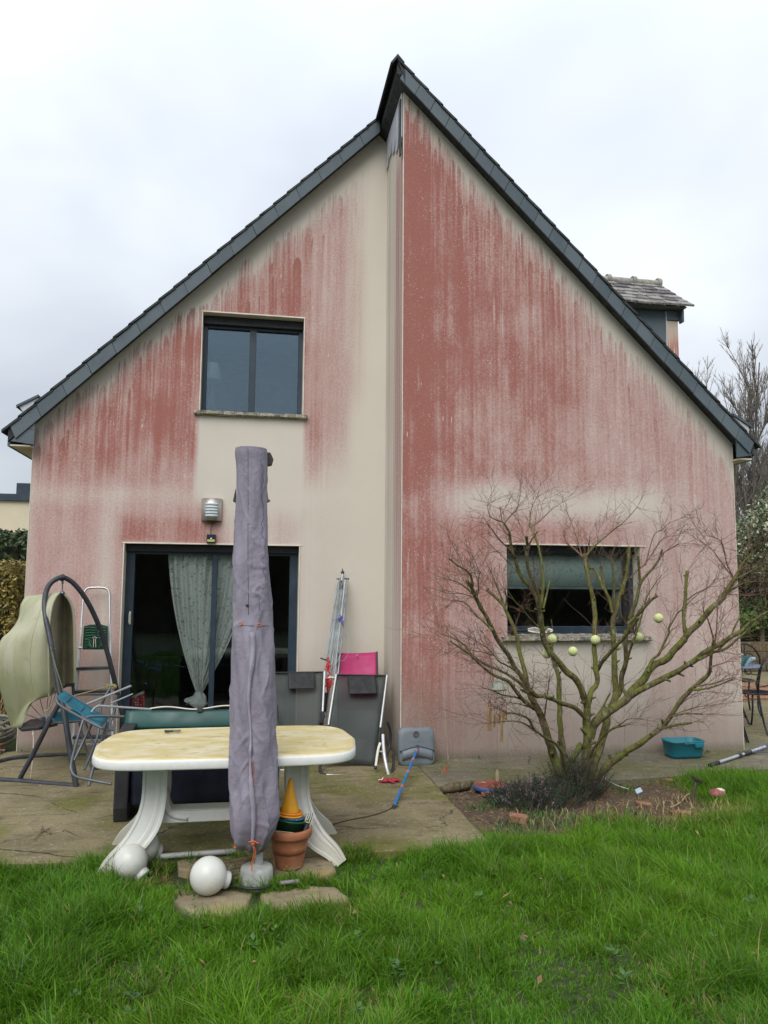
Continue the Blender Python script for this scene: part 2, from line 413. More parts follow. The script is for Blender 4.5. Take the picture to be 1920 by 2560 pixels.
M_ROOMDK = plain('dark_furniture', (.05, .035, .025), .6, var=.2)

# ------------------------------------------------------------------ the house: structure
house = thing('house', (0, 0, 0), 'cream rendered gable house streaked with red algae under a slate roof', 'house')
WL, WR_, WT, WB = -.6001, .5394, 4.7765, 3.6428        # upper window opening
DL, DR, DT = -1.3449, .5309, 2.1545                    # terrace door opening
LL, LR, LT, LB = 2.608, 4.1071, 2.1548, 1.20           # lower window opening
RET = .21                                              # depth of the reveals
rect = lambda a, b, c, d: [(a, c), (b, c), (b, d), (a, d)]
zl = lambda x: ZA-.16-(XA-x)*SL_
zr = lambda x: ZA-.16-(x-XA)*SR_
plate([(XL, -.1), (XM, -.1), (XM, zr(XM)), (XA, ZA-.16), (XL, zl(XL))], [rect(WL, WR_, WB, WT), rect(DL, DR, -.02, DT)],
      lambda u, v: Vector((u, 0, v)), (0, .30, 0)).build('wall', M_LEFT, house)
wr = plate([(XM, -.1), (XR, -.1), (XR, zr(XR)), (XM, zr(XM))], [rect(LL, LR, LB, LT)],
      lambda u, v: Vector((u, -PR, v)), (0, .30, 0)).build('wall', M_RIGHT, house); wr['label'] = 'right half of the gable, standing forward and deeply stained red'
MB().prism([(XM, -PR+.30, -.1), (XM, -.001, -.1), (XM, -.001, zr(XM)), (XM, -PR+.30, zr(XM))], (.25, 0, 0)).build('return_wall', M_RET, house)
MB().prism([(XM-.002, -PR+.003, -.1), (XM-.002, .0, -.1), (XM-.002, 0, zr(XM)), (XM-.002, -PR+.003, zr(XM))], (.0015, 0, 0)).build('return_wall', M_RET, house)
MB().box((XL+.001, .302, -.1), (XL+.30, 8, zl(XL))).build('side_wall', M_REVEAL, house)
MB().box((XR-.30, -PR+.302, -.1), (XR-.001, 8, zr(XR)-.02)).build('side_wall', M_RIGHT, house)
plate([(XL, -.1), (XR, -.1), (XR, zr(XR)), (XA, ZA-.16), (XL, zl(XL))], [], lambda u, v: Vector((u, 8.002, v)), (0, .25, 0)).build('rear_wall', M_REVEAL, house)
# corner beads and drip edges
def bead(a, b, w=.008):
    MB().bar(a, b, w, w).build('corner_bead', M_BEAD, house)
bead((XM-.001, -PR-.002, 0), (XM-.001, -PR-.002, zr(XM)-.05)); bead((XL+.001, -.001, 0), (XL+.001, -.001, zl(XL)-.05), .005); bead((XR-.001, -PR-.001, 0), (XR-.001, -PR-.001, zr(XR)-.05), .005)
bead((DL-.02, -.003, DT+.004), (DR+.02, -.003, DT+.004), .014); bead((WL-.01, -.003, WT+.004), (WR_+.01, -.003, WT+.004), .014); bead((LL-.02, -PR-.003, LT+.004), (LR+.06, -PR-.003, LT+.004), .012)
for x, a, b in ((WL-.003, WB, WT), (WR_+.003, WB, WT), (DL-.003, 0, DT), (DR+.003, 0, DT)): bead((x, -.003, a), (x, -.003, b), .010)
# clean reveals: thin liners of paler render inside the openings
def reveal(x0, x1, z0, z1, y, bottom=False):
    b = MB(); e = .002
    b.box((x0, y+.001, z0), (x0+e, y+RET, z1)); b.box((x1-e, y+.001, z0), (x1, y+RET, z1)); b.box((x0+e, y+.001, z1-e), (x1-e, y+RET, z1)); b.build('reveal', M_REVEAL, house)
reveal(WL, WR_, WB, WT, 0); reveal(DL, DR, 0, DT, 0); reveal(LL, LR, LB, LT, -PR)

# roof: two slopes laid in stepped courses, verge slates, soffits
def slope(xe, s, y0, y1, sign, name='roof_slope'):
    b = MB(); n = 26; x0 = XA; prev = None
    for i in range(n):
        a = x0+(xe-x0)*i/n; c = x0+(xe-x0)*(i+1)/n+sign*.03
        za, zc = ZA-abs(a-XA)*s-.012, ZA-abs(c-XA)*s+.006
        b.prism([(a, y0, za), (c, y0, zc), (c, y0, zc-.030), (a, y0, za-.030)], (0, y1-y0, 0))
    o = b.build(name, M_SLATEDK, house)
    # the deck under the courses
    th = .125
    MB().prism([(XA, y0+.03, ZA-.045), (xe-sign*.03, y0+.03, ZA-.045-abs(xe-sign*.03-XA)*s), (xe-sign*.03, y0+.03, ZA-.045-th-abs(xe-sign*.03-XA)*s), (XA, y0+.03, ZA-.045-th)], (0, y1-y0-.03, 0)).build('roof_deck', M_SLATEDK, house)
XEL, XER, OH = -2.5584, 5.4337, .18
slope(XEL, SL_, -OH, 8.3, -1); slope(XER, SR_, -PR-OH, 8.3, 1)
def verge(xa_, xe, s, y, n, top):
    """the row of slates that faces the camera along the roof edge, each its own piece"""
    sg = 1 if xe > xa_ else -1
    for i in range(n):
        a = xa_+(xe-xa_)*i/n; c = xa_+(xe-xa_)*(i+1)/n-sg*.004
        j = random.uniform(-.004, .004); k = .1745+random.uniform(-.003, .003)
        za, zc = ZA-.042-abs(a-XA)*s, ZA-.042-abs(c-XA)*s
        dx, dz = (-.5*s*sg*.0, 0)
        MB().prism([(a, y+j, za), (c, y+j, zc), (c-sg*.055, y+j, zc-k+.055), (a-sg*.055 if i or not top else a, y+j, za-k+(.055 if i or not top else 0))], (0, .02, 0)).build('verge_slate', M_SLATE, house)
verge(XA-.02, XEL+.05, SL_, -OH+.012, 16, True); verge(XM-.02, XER-.04, SR_, -PR-OH+.012, 24, False)
MB().prism([(XA, -PR-OH+.01, ZA-.04), (XM-.02, -PR-OH+.01, ZA-.15), (XM-.02, -PR-OH+.01, ZA-.30), (XA+.06, -PR-OH+.01, ZA-.20)], (0, .02, 0)).build('verge_slate', M_SLATEDK, house)
# dark ridge capping and board below the projecting ridge
MB().prism([(XA-.075, -PR-OH-.004, ZA-.085), (XA, -PR-OH-.004, ZA+.022), (XA+.075, -PR-OH-.004, ZA-.062), (XA+.06, -PR-OH-.004, ZA-.075), (XA, -PR-OH-.004, ZA-.02), (XA-.06, -PR-OH-.004, ZA-.095)], (0, 9.4, 0)).build('ridge_cap', M_SLATEDK, house)
MB().box((XA+.03, -PR-OH+.02, ZA-.19), (XA+.10, -.19, ZA-.10)).build('ridge_board', M_SLATEDK, house)
# pale cladding panels at the head of the return wall (stepped lower ends)
ys = [-PR+.03, -.80, -.60, -.40, -.20, -.02]; zb = [6.42, 6.52, 6.62, 6.70, 6.66]
for i in range(5):
    MB().prism([(XM-.020, ys[i]+.006, zb[i]+.1), (XM-.020, ys[i]+.10, zb[i]), (XM-.020, ys[i+1]-.006, zb[i]), (XM-.020, ys[i+1]-.006, 7.02), (XM-.020, ys[i]+.006, 7.02)], (.012, 0, 0)).build('cladding_panel', M_PANEL, house)
MB().prism([(XM-.035, -.98, 6.30), (XM-.035, -.92, 6.30), (XM-.035, -.86, 6.55), (XM-.035, -.86, 6.95), (XM-.035, -.95, 6.95), (XM-.035, -.95, 6.5)], (.012, 0, 0)).build('cladding_edge', M_BLACK, house)
# boxed eaves: slate cheeks and cream soffit
def eave(xw, xe, s, y, sg):
    ze = ZA-abs(xe-XA)*s
    xi = xw-sg*.05
    zi = ZA-.20-abs(xi-XA)*s
    b1 = AY(0, 0, y)
    zb_ = ze-.155
    MB().prism([(xe-sg*.06, y, zb_+.02), (xi, y, zb_-.01), (xi, y, zb_+.15), (xi+sg*.11, y, zb_+.15)], (0, .02, 0)).build('eave_cheek', M_SLATE, house)
    MB().prism([(xi+sg*.105, y+.001, zb_+.154), (xi, y+.001, zb_+.154), (xi, y+.001, zi-.004)], (0, .018, 0)).build('eave_cheek', M_SLATE, house)
    MB().box((min(xw-sg*.01, xe-sg*.05), y+.02, zb_-.028), (max(xw-sg*.01, xe-sg*.05), 8.2, zb_-.012)).build('soffit', M_SOFFIT, house)
    MB().box((min(xe-sg*.02, xe-sg*.048), y+.03, zb_-.03), (max(xe-sg*.02, xe-sg*.048), 8.2, zb_+.12)).build('fascia', M_SLATE, house)
eave(XL, XEL, SL_, -OH+.03, -1); eave(XR, XER, SR_, -PR-OH+.03, 1)
# roof windows standing proud near both eaves
def roof_window(x, s, sg, y0, y1):
    z = ZA-abs(x-XA)*s; x2 = x-sg*.32; z2 = ZA-abs(x2-XA)*s
    o = MB().prism([(x, y0, z-.02), (x2, y0, z2-.02), (x2, y0, z2+.02), (x, y0, z+.10)], (0, y1-y0, 0)).build('roof_window', M_PANEL, house)
    MB().prism([(x+sg*.045, y0-.03, z+.085), (x2-sg*.0, y0-.03, z2+.028), (x2, y0-.03, z2+.05), (x+sg*.045, y0-.03, z+.112)], (0, y1-y0+.06, 0)).build('sash_cover', M_SLATE, o)
for pts, y0 in (([(60, 1034), (48, 1016), (94, 994), (97, 1010)], .02), ([(1872, 1084), (1872, 1066), (1834, 1041), (1832, 1062)], -1.05)):
    q = [AY(x, y, y0) for x, y in pts]; o = MB().prism(q, (0, .62, 0)).build('roof_window', M_PANEL, house); u = (q[2]-q[1]).normalized()
    MB().prism([q[1]-u*.03+Vector((0, -.02, 0)), q[2]+u*.01+Vector((0, -.02, 0)), q[2]+u*.01+Vector((0, -.02, .026)), q[1]-u*.03+Vector((0, -.02, .026))], (0, .66, 0)).build('sash_cover', M_SLATE, o)

# ------------------------------------------------------------------ windows and door
def framed(name, x0, x1, z0, z1, y, splits, jamb, head, foot, mull, glass, parent=house, top_dark=0.):
    """aluminium frame with sliding leaves; splits = x of each mullion centre"""
    w = thing(name, ((x0+x1)/2, y, z0), None, None); w.parent = parent
    b = MB(); d = .07
    b.box((x0, y, z0), (x0+jamb, y+d, z1)); b.box((x1-jamb, y, z0), (x1, y+d, z1)); b.box((x0+jamb, y, z1-head), (x1-jamb, y+d, z1)); b.box((x0+jamb, y, z0), (x1-jamb, y+d, z0+foot))
    b.build('frame', M_ALU, w, bevel=.004, seg=1)
    xs = [x0+jamb]+splits+[x1-jamb]
    for i, m_ in enumerate(splits): MB().box((m_-mull/2, y+.004+.006*i, z0+foot-.004), (m_+mull/2, y+.064, z1-head+.004)).build('mullion', M_ALU, w, bevel=.003, seg=1)
    for i in range(len(xs)-1):
        MB().box((xs[i]-.01, y+.034, z0+foot-.006), (xs[i+1]+.01, y+.040, z1-head+.006)).build('pane', glass, w)
    if top_dark: MB().box((x0+.002, y-.055, z1-top_dark), (x1-.002, y-.003, z1-.004)).build('shutter_slat', M_BLACK, w, bevel=.006, seg=1)
    return w
uw = framed('window', WL, WR_, WB, WT, .16, [-.036], .052, .13, .045, .075, M_GLASSUP, top_dark=.10)
dw = framed('terrace_door', DL, DR, 0.02, DT, .16, [-.395], .095, .11, .06, .058, M_GLASS, top_dark=.085)
lw = framed('window', LL, LR, LB, LT, -PR+.17, [], .05, .085, .10, .06, M_GLASS, top_dark=.08)
MB().box((-1.285, .125, 1.28), (-1.268, .158, 1.42)).box((-1.285, .10, 1.30), (-1.275, .126, 1.40)).build('handle', M_BEAD, dw, bevel=.003, seg=1)
def sill(x0, x1, z, y, proj, depth, name='window_sill'):
    P = [[(x0+(x1-x0)*i/40, yy, z+dz+random.uniform(-.004, .003)) for i in range(41)] for yy, dz in ((y+.16, .02), (y+.06, .008), (y-proj, 0), (y-proj-.004, -.035), (y-proj+.02, -.048), (y+.16, -.05))]
    MB().grid(P, False).add(P[0]+P[-1], [tuple(list(range(41))+list(range(81, 40, -1)))]).build(name, M_SILL, house)
sill(-.655, .59, 3.635, 0, .055, 0); sill(2.545, 4.18, 1.205, -PR, .07, 0)
# rooms behind the panes: floor, walls, ceiling
def room(x0, x1, y0, y1, z0, z1):
    b = MB(); e = .05
    b.box((x0-e, y0, z0-e), (x1+e, y1, z0)); b.box((x0-e, y0, z1), (x1+e, y1, z1+e)); b.box((x0-e, y0, z0), (x0, y1, z1)); b.box((x1, y0, z0), (x1+e, y1, z1)); b.box((x0-e, y1, z0-e), (x1+e, y1+e, z1+e))
    return b.build('room', M_ROOM, house)
room(-1.9, 1.2, .305, 4.6, .0, 2.35); room(-.66, .9, .305, 3.4, 2.9, 4.84); room(2.2, 4.6, -PR+.305, 2.6, 0., 2.4)

# ------------------------------------------------------------------ dormer on the right slope
def dorm_render():
    M = Mat('dormer_render'); n = M.noise(M.vec(M.x*30., M.y*30., M.z*1.3), 1, 3, .6); top = (M.z+(n-.5)*.8)
    r = n.ss(.36, .52)*(1.-top.ss(1.30, 1.70)); c = M.mix(r, (.60, .53, .43), (.36, .135, .10)); M.set('Base Color', c).set('Roughness', .9); return M.m
dm = thing('dormer', (5.0, .5, 3.4), None, None); dm.parent = house
DY, DX = 0.0, 5.235
def dorm_slate_mat():
    M = Mat('lichened_slate'); ri = M.rand(); n = M.noise(scale=8, detail=5, rough=.7)+(ri-.5)*.35; q = M.noise(scale=30, detail=4, rough=.7)
    c = M.mix(n.ss(.35, .65), (.085, .075, .082), (.25, .24, .22)); c = M.mix(q.ss(.56, .68)*.85, c, (.035, .033, .04)); c = M.mix(M.voro(None, 40., 'Color').ss(.86, .93)*.6, c, (.45, .44, .38))
    M.set('Base Color', c).set('Roughness', .9); M.bump(q, .5, .006); return M.m
M_OLD = dorm_slate_mat()
zr_top, ze_top, yr_, ye_ = 5.76, 5.215, .52, -.16
for r_ in range(6):                                                   # each slate of the dormer's near slope
    t0, t1 = r_/6, (r_+1)/6+.03
    P0 = (yr_+(ye_-yr_)*t0, zr_top+(ze_top-zr_top)*t0); P1 = (yr_+(ye_-yr_)*t1, zr_top+(ze_top-zr_top)*t1)
    xx = 5.30+.02*r_/6-(0 if r_ % 2 else .095)
    if r_ % 2 == 0: cells = [(5.30+.012*r_, xx)]
    else: cells = []; xx = 5.30+.012*r_
    while xx > 3.0: cells.append((xx, xx-.19)); xx -= .19
    for a, b_ in cells:
        h = random.uniform(0, .008)
        MB().prism([(a, P0[0], P0[1]+.004+h), (b_+.011, P0[0], P0[1]+.004+h), (b_+.011, P1[0], P1[1]+.022+h), (a, P1[0], P1[1]+.022+h)], (0, .010, -.022)).build('slate', M_OLD, dm)
MB().prism([(5.29, yr_, zr_top-.015), (5.29, ye_+.03, ze_top-.01), (5.29, 2*yr_-ye_-.03, ze_top-.01)], (-2.3, 0, 0)).build('roof', M_OLD, dm)
for i in range(6):
    x0 = 5.31-i*.36
    MB().tube([(x0, yr_, zr_top+.01), (x0-.05, yr_, zr_top+.012)], .075, 12).tube([(x0-.05, yr_, zr_top+.0), (x0-.36, yr_, zr_top+.0)], .058, 12).build('ridge_tile', plain('ridge_concrete', (.30, .285, .25), .95, var=.3, scale=12, dirt=(.12, .12, .07, .5), bump=.6) if i == 0 else bpy.data.materials['ridge_concrete'], dm)
MB().box((5.08, DY, 3.2), (DX, DY+.04, 5.07)).build('cheek_post', dorm_render(), dm)
MB().box((DX-.04, DY+.042, 3.2), (DX-.002, 2*yr_-DY, 5.2)).build('front_wall', M_REVEAL, dm)
for x0, x1, z0, z1 in ((4.72, 5.065, 4.78, 5.19), (4.72, 5.065, 4.56, 4.776), (4.72, 5.065, 4.30, 4.556), (4.72, 5.065, 4.0, 4.296), (4.30, 4.716, 4.60, 5.19), (4.3, 4.716, 4.2, 4.596), (3.8, 4.296, 4.6, 5.19), (3.3, 3.796, 4.9, 5.19)):
    MB().box((x0, DY+random.uniform(0, .004), z0), (x1, DY+.03, z1)).build('cladding_slate', M_SLATE, dm)
MB().box((5.066, DY-.012, 3.4), (5.079, DY+.02, 5.19)).build('trim', M_PANEL, dm)
MB().box((5.081, DY-.02, 5.075), (5.26, DY+.05, 5.19)).build('eave_board', M_SLATE, dm)
MB().box((5.236, DY-.10, 5.03), (5.262, DY-.021, 5.19)).build('eave_board', M_SLATE, dm)

# ------------------------------------------------------------------ ground
def conc_mat(name, a, b, moss, mossamt, seed):
    M = Mat(name); n = M.noise(M.vec(M.x, M.y, seed), 2.2, 6, .65); f = M.noise(None, 40, 5, .65); g = M.noise(M.vec(M.x, M.y, seed+3.), 1.1, 5, .6)
    st = M.noise(M.vec(M.x*1.2, M.y*3.2, seed+5.), 3., 5, .65)
    c = M.mix(n.ss(.3, .7), a, b); c = M.mix(g.ss(.42, .62)*mossamt, c, moss)
    c = M.mix(st.ss(.50, .70)*.7, c, tuple(q*.40 for q in a)); pa = M.noise(M.vec(M.x*1.1, M.y*2.4, seed+8.), 2.2, 5, .6); c = M.mix(pa.ss(.56, .70)*.65, c, (.27, .225, .15)); gr = M.noise(None, 130., 3, .7); c = M.mix(gr.ss(.35, .6)*.35, c, tuple(q*.5 for q in a)); c = M.mix(f.ss(.62, .74)*.4, c, tuple(min(1, q*1.7) for q in b))
    vd = M.voro(None, 9.); vc = M.voro(None, 9., 'Color')
    c = M.mix((1.-vd.ss(.05, .13))*vc.ss(.80, .84)*.7, c, (.42, .37, .28))
    wv = (M.noise(None, 3., 4, .6)-.5)*.35; ck = M.cracks(M.vec(M.x+wv, M.y*1.15-wv, seed), .62, .007)*M.noise(None, 1.4, 2).ss(.42, .55); c = M.mix(ck*.9, c, (.035, .032, .018)); gp = M.voro(None, 62., 'Color'); c = M.mix(gp.ss(.80, .9)*.4, c, (.34, .31, .25)); c = M.mix((1.-gp.ss(.08, .2))*.45, c, (.045, .04, .03))
    M.set('Base Color', c).set('Roughness', n.ss(.3, .7, .72, .95)).set('Specular IOR Level', .3); M.bump(f+n*.6+gr*.5-ck*2., .6, .010); return M.m
M_PATIO = conc_mat('mossy_concrete', (.160, .130, .070), (.270, .225, .130), (.140, .138, .030), 1., 1.)
M_PATH = conc_mat('path_concrete', (.140, .126, .090), (.215, .193, .142), (.130, .132, .038), .85, 6.)
def strip_noise_edge(pts, amp, step=.06):
    out = []
    for i in range(len(pts)):
        a, b = Vector(pts[i]), Vector(pts[(i+1) % len(pts)]); n = max(1, int((b-a).length/step))
        for k in range(n):
            p = a.lerp(b, k/n); q = mnoise.noise_vector(Vector((p.x*4, p.y*4, 3)))*amp; out.append((p.x+q.x, p.y+q.y))
    return out
lawn_z = -.035
# ground sheet to the horizon
MB().add([(-900, -900, -.06), (900, -900, -.06), (900, 900, -.06), (-900, 900, -.06)], [(0, 1, 2, 3)]).build('ground', plain('far_ground', (.06, .085, .03), .95, var=.3, scale=.5), None)['kind'] = 'structure'
def soil_mat(name, a, b):
    M = Mat(name); n = M.noise(None, 14, 6, .7); f = M.noise(None, 90, 4, .7); v = M.voro(None, 55., 'Color')
    c = M.mix(n.ss(.3, .7), a, b); c = M.mix(f.ss(.55, .7)*.7, c, tuple(q*.35 for q in a)); c = M.mix(v.ss(.80, .9)*.5, c, (.30, .21, .12))
    M.set('Base Color', c).set('Roughness', .97); M.bump(n+f*.5, 1., .03); return M.m
M_SOIL = soil_mat('garden_soil', (.075, .050, .030), (.14, .095, .058)); M_TURF = soil_mat('turf_soil', (.028, .042, .012), (.050, .070, .018))
def hgt(x, y): return .02*mnoise.noise(Vector((x*.9, y*.9, 0)))+.012*mnoise.noise(Vector((x*3, y*3, 5)))
def sheet(name, x0, x1, y0, y1, st, mat, z, amp=1.):
    nx, ny = int((x1-x0)/st)+1, int((y1-y0)/st)+1
    P = [[(x0+(x1-x0)*i/nx, y0+(y1-y0)*j/ny, z+amp*hgt(x0+(x1-x0)*i/nx, y0+(y1-y0)*j/ny)) for i in range(nx+1)] for j in range(ny+1)]
    o = MB().grid(P, True).build(name, mat); o['kind'] = 'structure'; return o
sheet('lawn', -12, 14, -22, 6, .2, M_TURF, -.045, .5)
sheet('flower_bed', 1.5, 4.6, -3.35, -1.9, .05, M_SOIL, -.03, .9)
def slab(name, pts, z0, z1, mat, amp=.012):
    e = strip_noise_edge(pts, amp); b = MB(); b.prism([(x, y, z0) for x, y in e], (0, 0, z1-z0)); o = b.build(name, mat); o['kind'] = 'structure'; return o
slab('patio', [(-6, -.6), (-2.55, -.12), (XL, -.0), (1.62, 0), (1.62, -3.47), (.95, -3.50), (.3, -3.52), (-.75, -3.40), (-1.5, -3.36), (-6, -3.3)], -.12, 0, M_PATIO)
slab('path', [(1.625, -1.99), (1.625, -.5), (9, -.5), (9, -1.75), (5.1, -1.80), (3.4, -2.0)], -.12, .003, M_PATH)
slab('paving', [(5.2, -.497), (9, -.497), (14, 9), (5.3, 9)], -.12, 0.0, conc_mat('yard_concrete', (.20, .165, .09), (.27, .225, .13), (.16, .15, .05), .6, 9.))
# ------------------------------------------------------------------ bare pruned shrub in front of the lower window
def bark_mat(name, a, b, moss, amt):
    M = Mat(name); n = M.noise(scale=7, detail=5, rough=.65); f = M.noise(scale=60, detail=4, rough=.7); l = M.noise(M.vec(M.x*22., M.y*22., M.z*9.), 1, 4, .6)
    g = M.nt.nodes.new('ShaderNodeNewGeometry'); sg = M.nt.nodes.new('ShaderNodeSeparateXYZ'); M.nt.links.new(g.outputs['Normal'], sg.inputs[0]); up_ = V(M.nt, sg.outputs[2]); v = M.voro(M.vec(M.x*30., M.y*30., M.z*18.), 1.)
    c = M.mix(f.ss(.3, .7), a, b); c = M.mix((n+up_*.16+(f-.5)*.5).ss(.40, .60)*amt, c, moss); c = M.mix(l.ss(.58, .70)*.75, c, (.25, .235, .17)); c = M.mix(v.ss(.55, .85)*.55, c, tuple(q*.35 for q in a))
    M.set('Base Color', c).set('Roughness', .92).set('Specular IOR Level', .2); M.bump(f+l+v*.8, 1., .008); return M.m
M_BARK = bark_mat('mossy_bark', (.085, .066, .036), (.175, .145, .078), (.125, .138, .030), .95)
M_TWIG = bark_mat('red_brown_twig', (.13, .072, .055), (.25, .150, .115), (.18, .14, .07), .35)
ZA_ = lambda x, y: (1080+x*.25316, 1230+y*.25316)
ZB_ = lambda x, y: (1500+x*.25316, 1230+y*.25316)
ZC_ = lambda x, y: (1080+x*.25316, 1600+y*.25316)
ZD_ = lambda x, y: (1450+x*.2833, 1600+y*.2833)
YB = -2.10
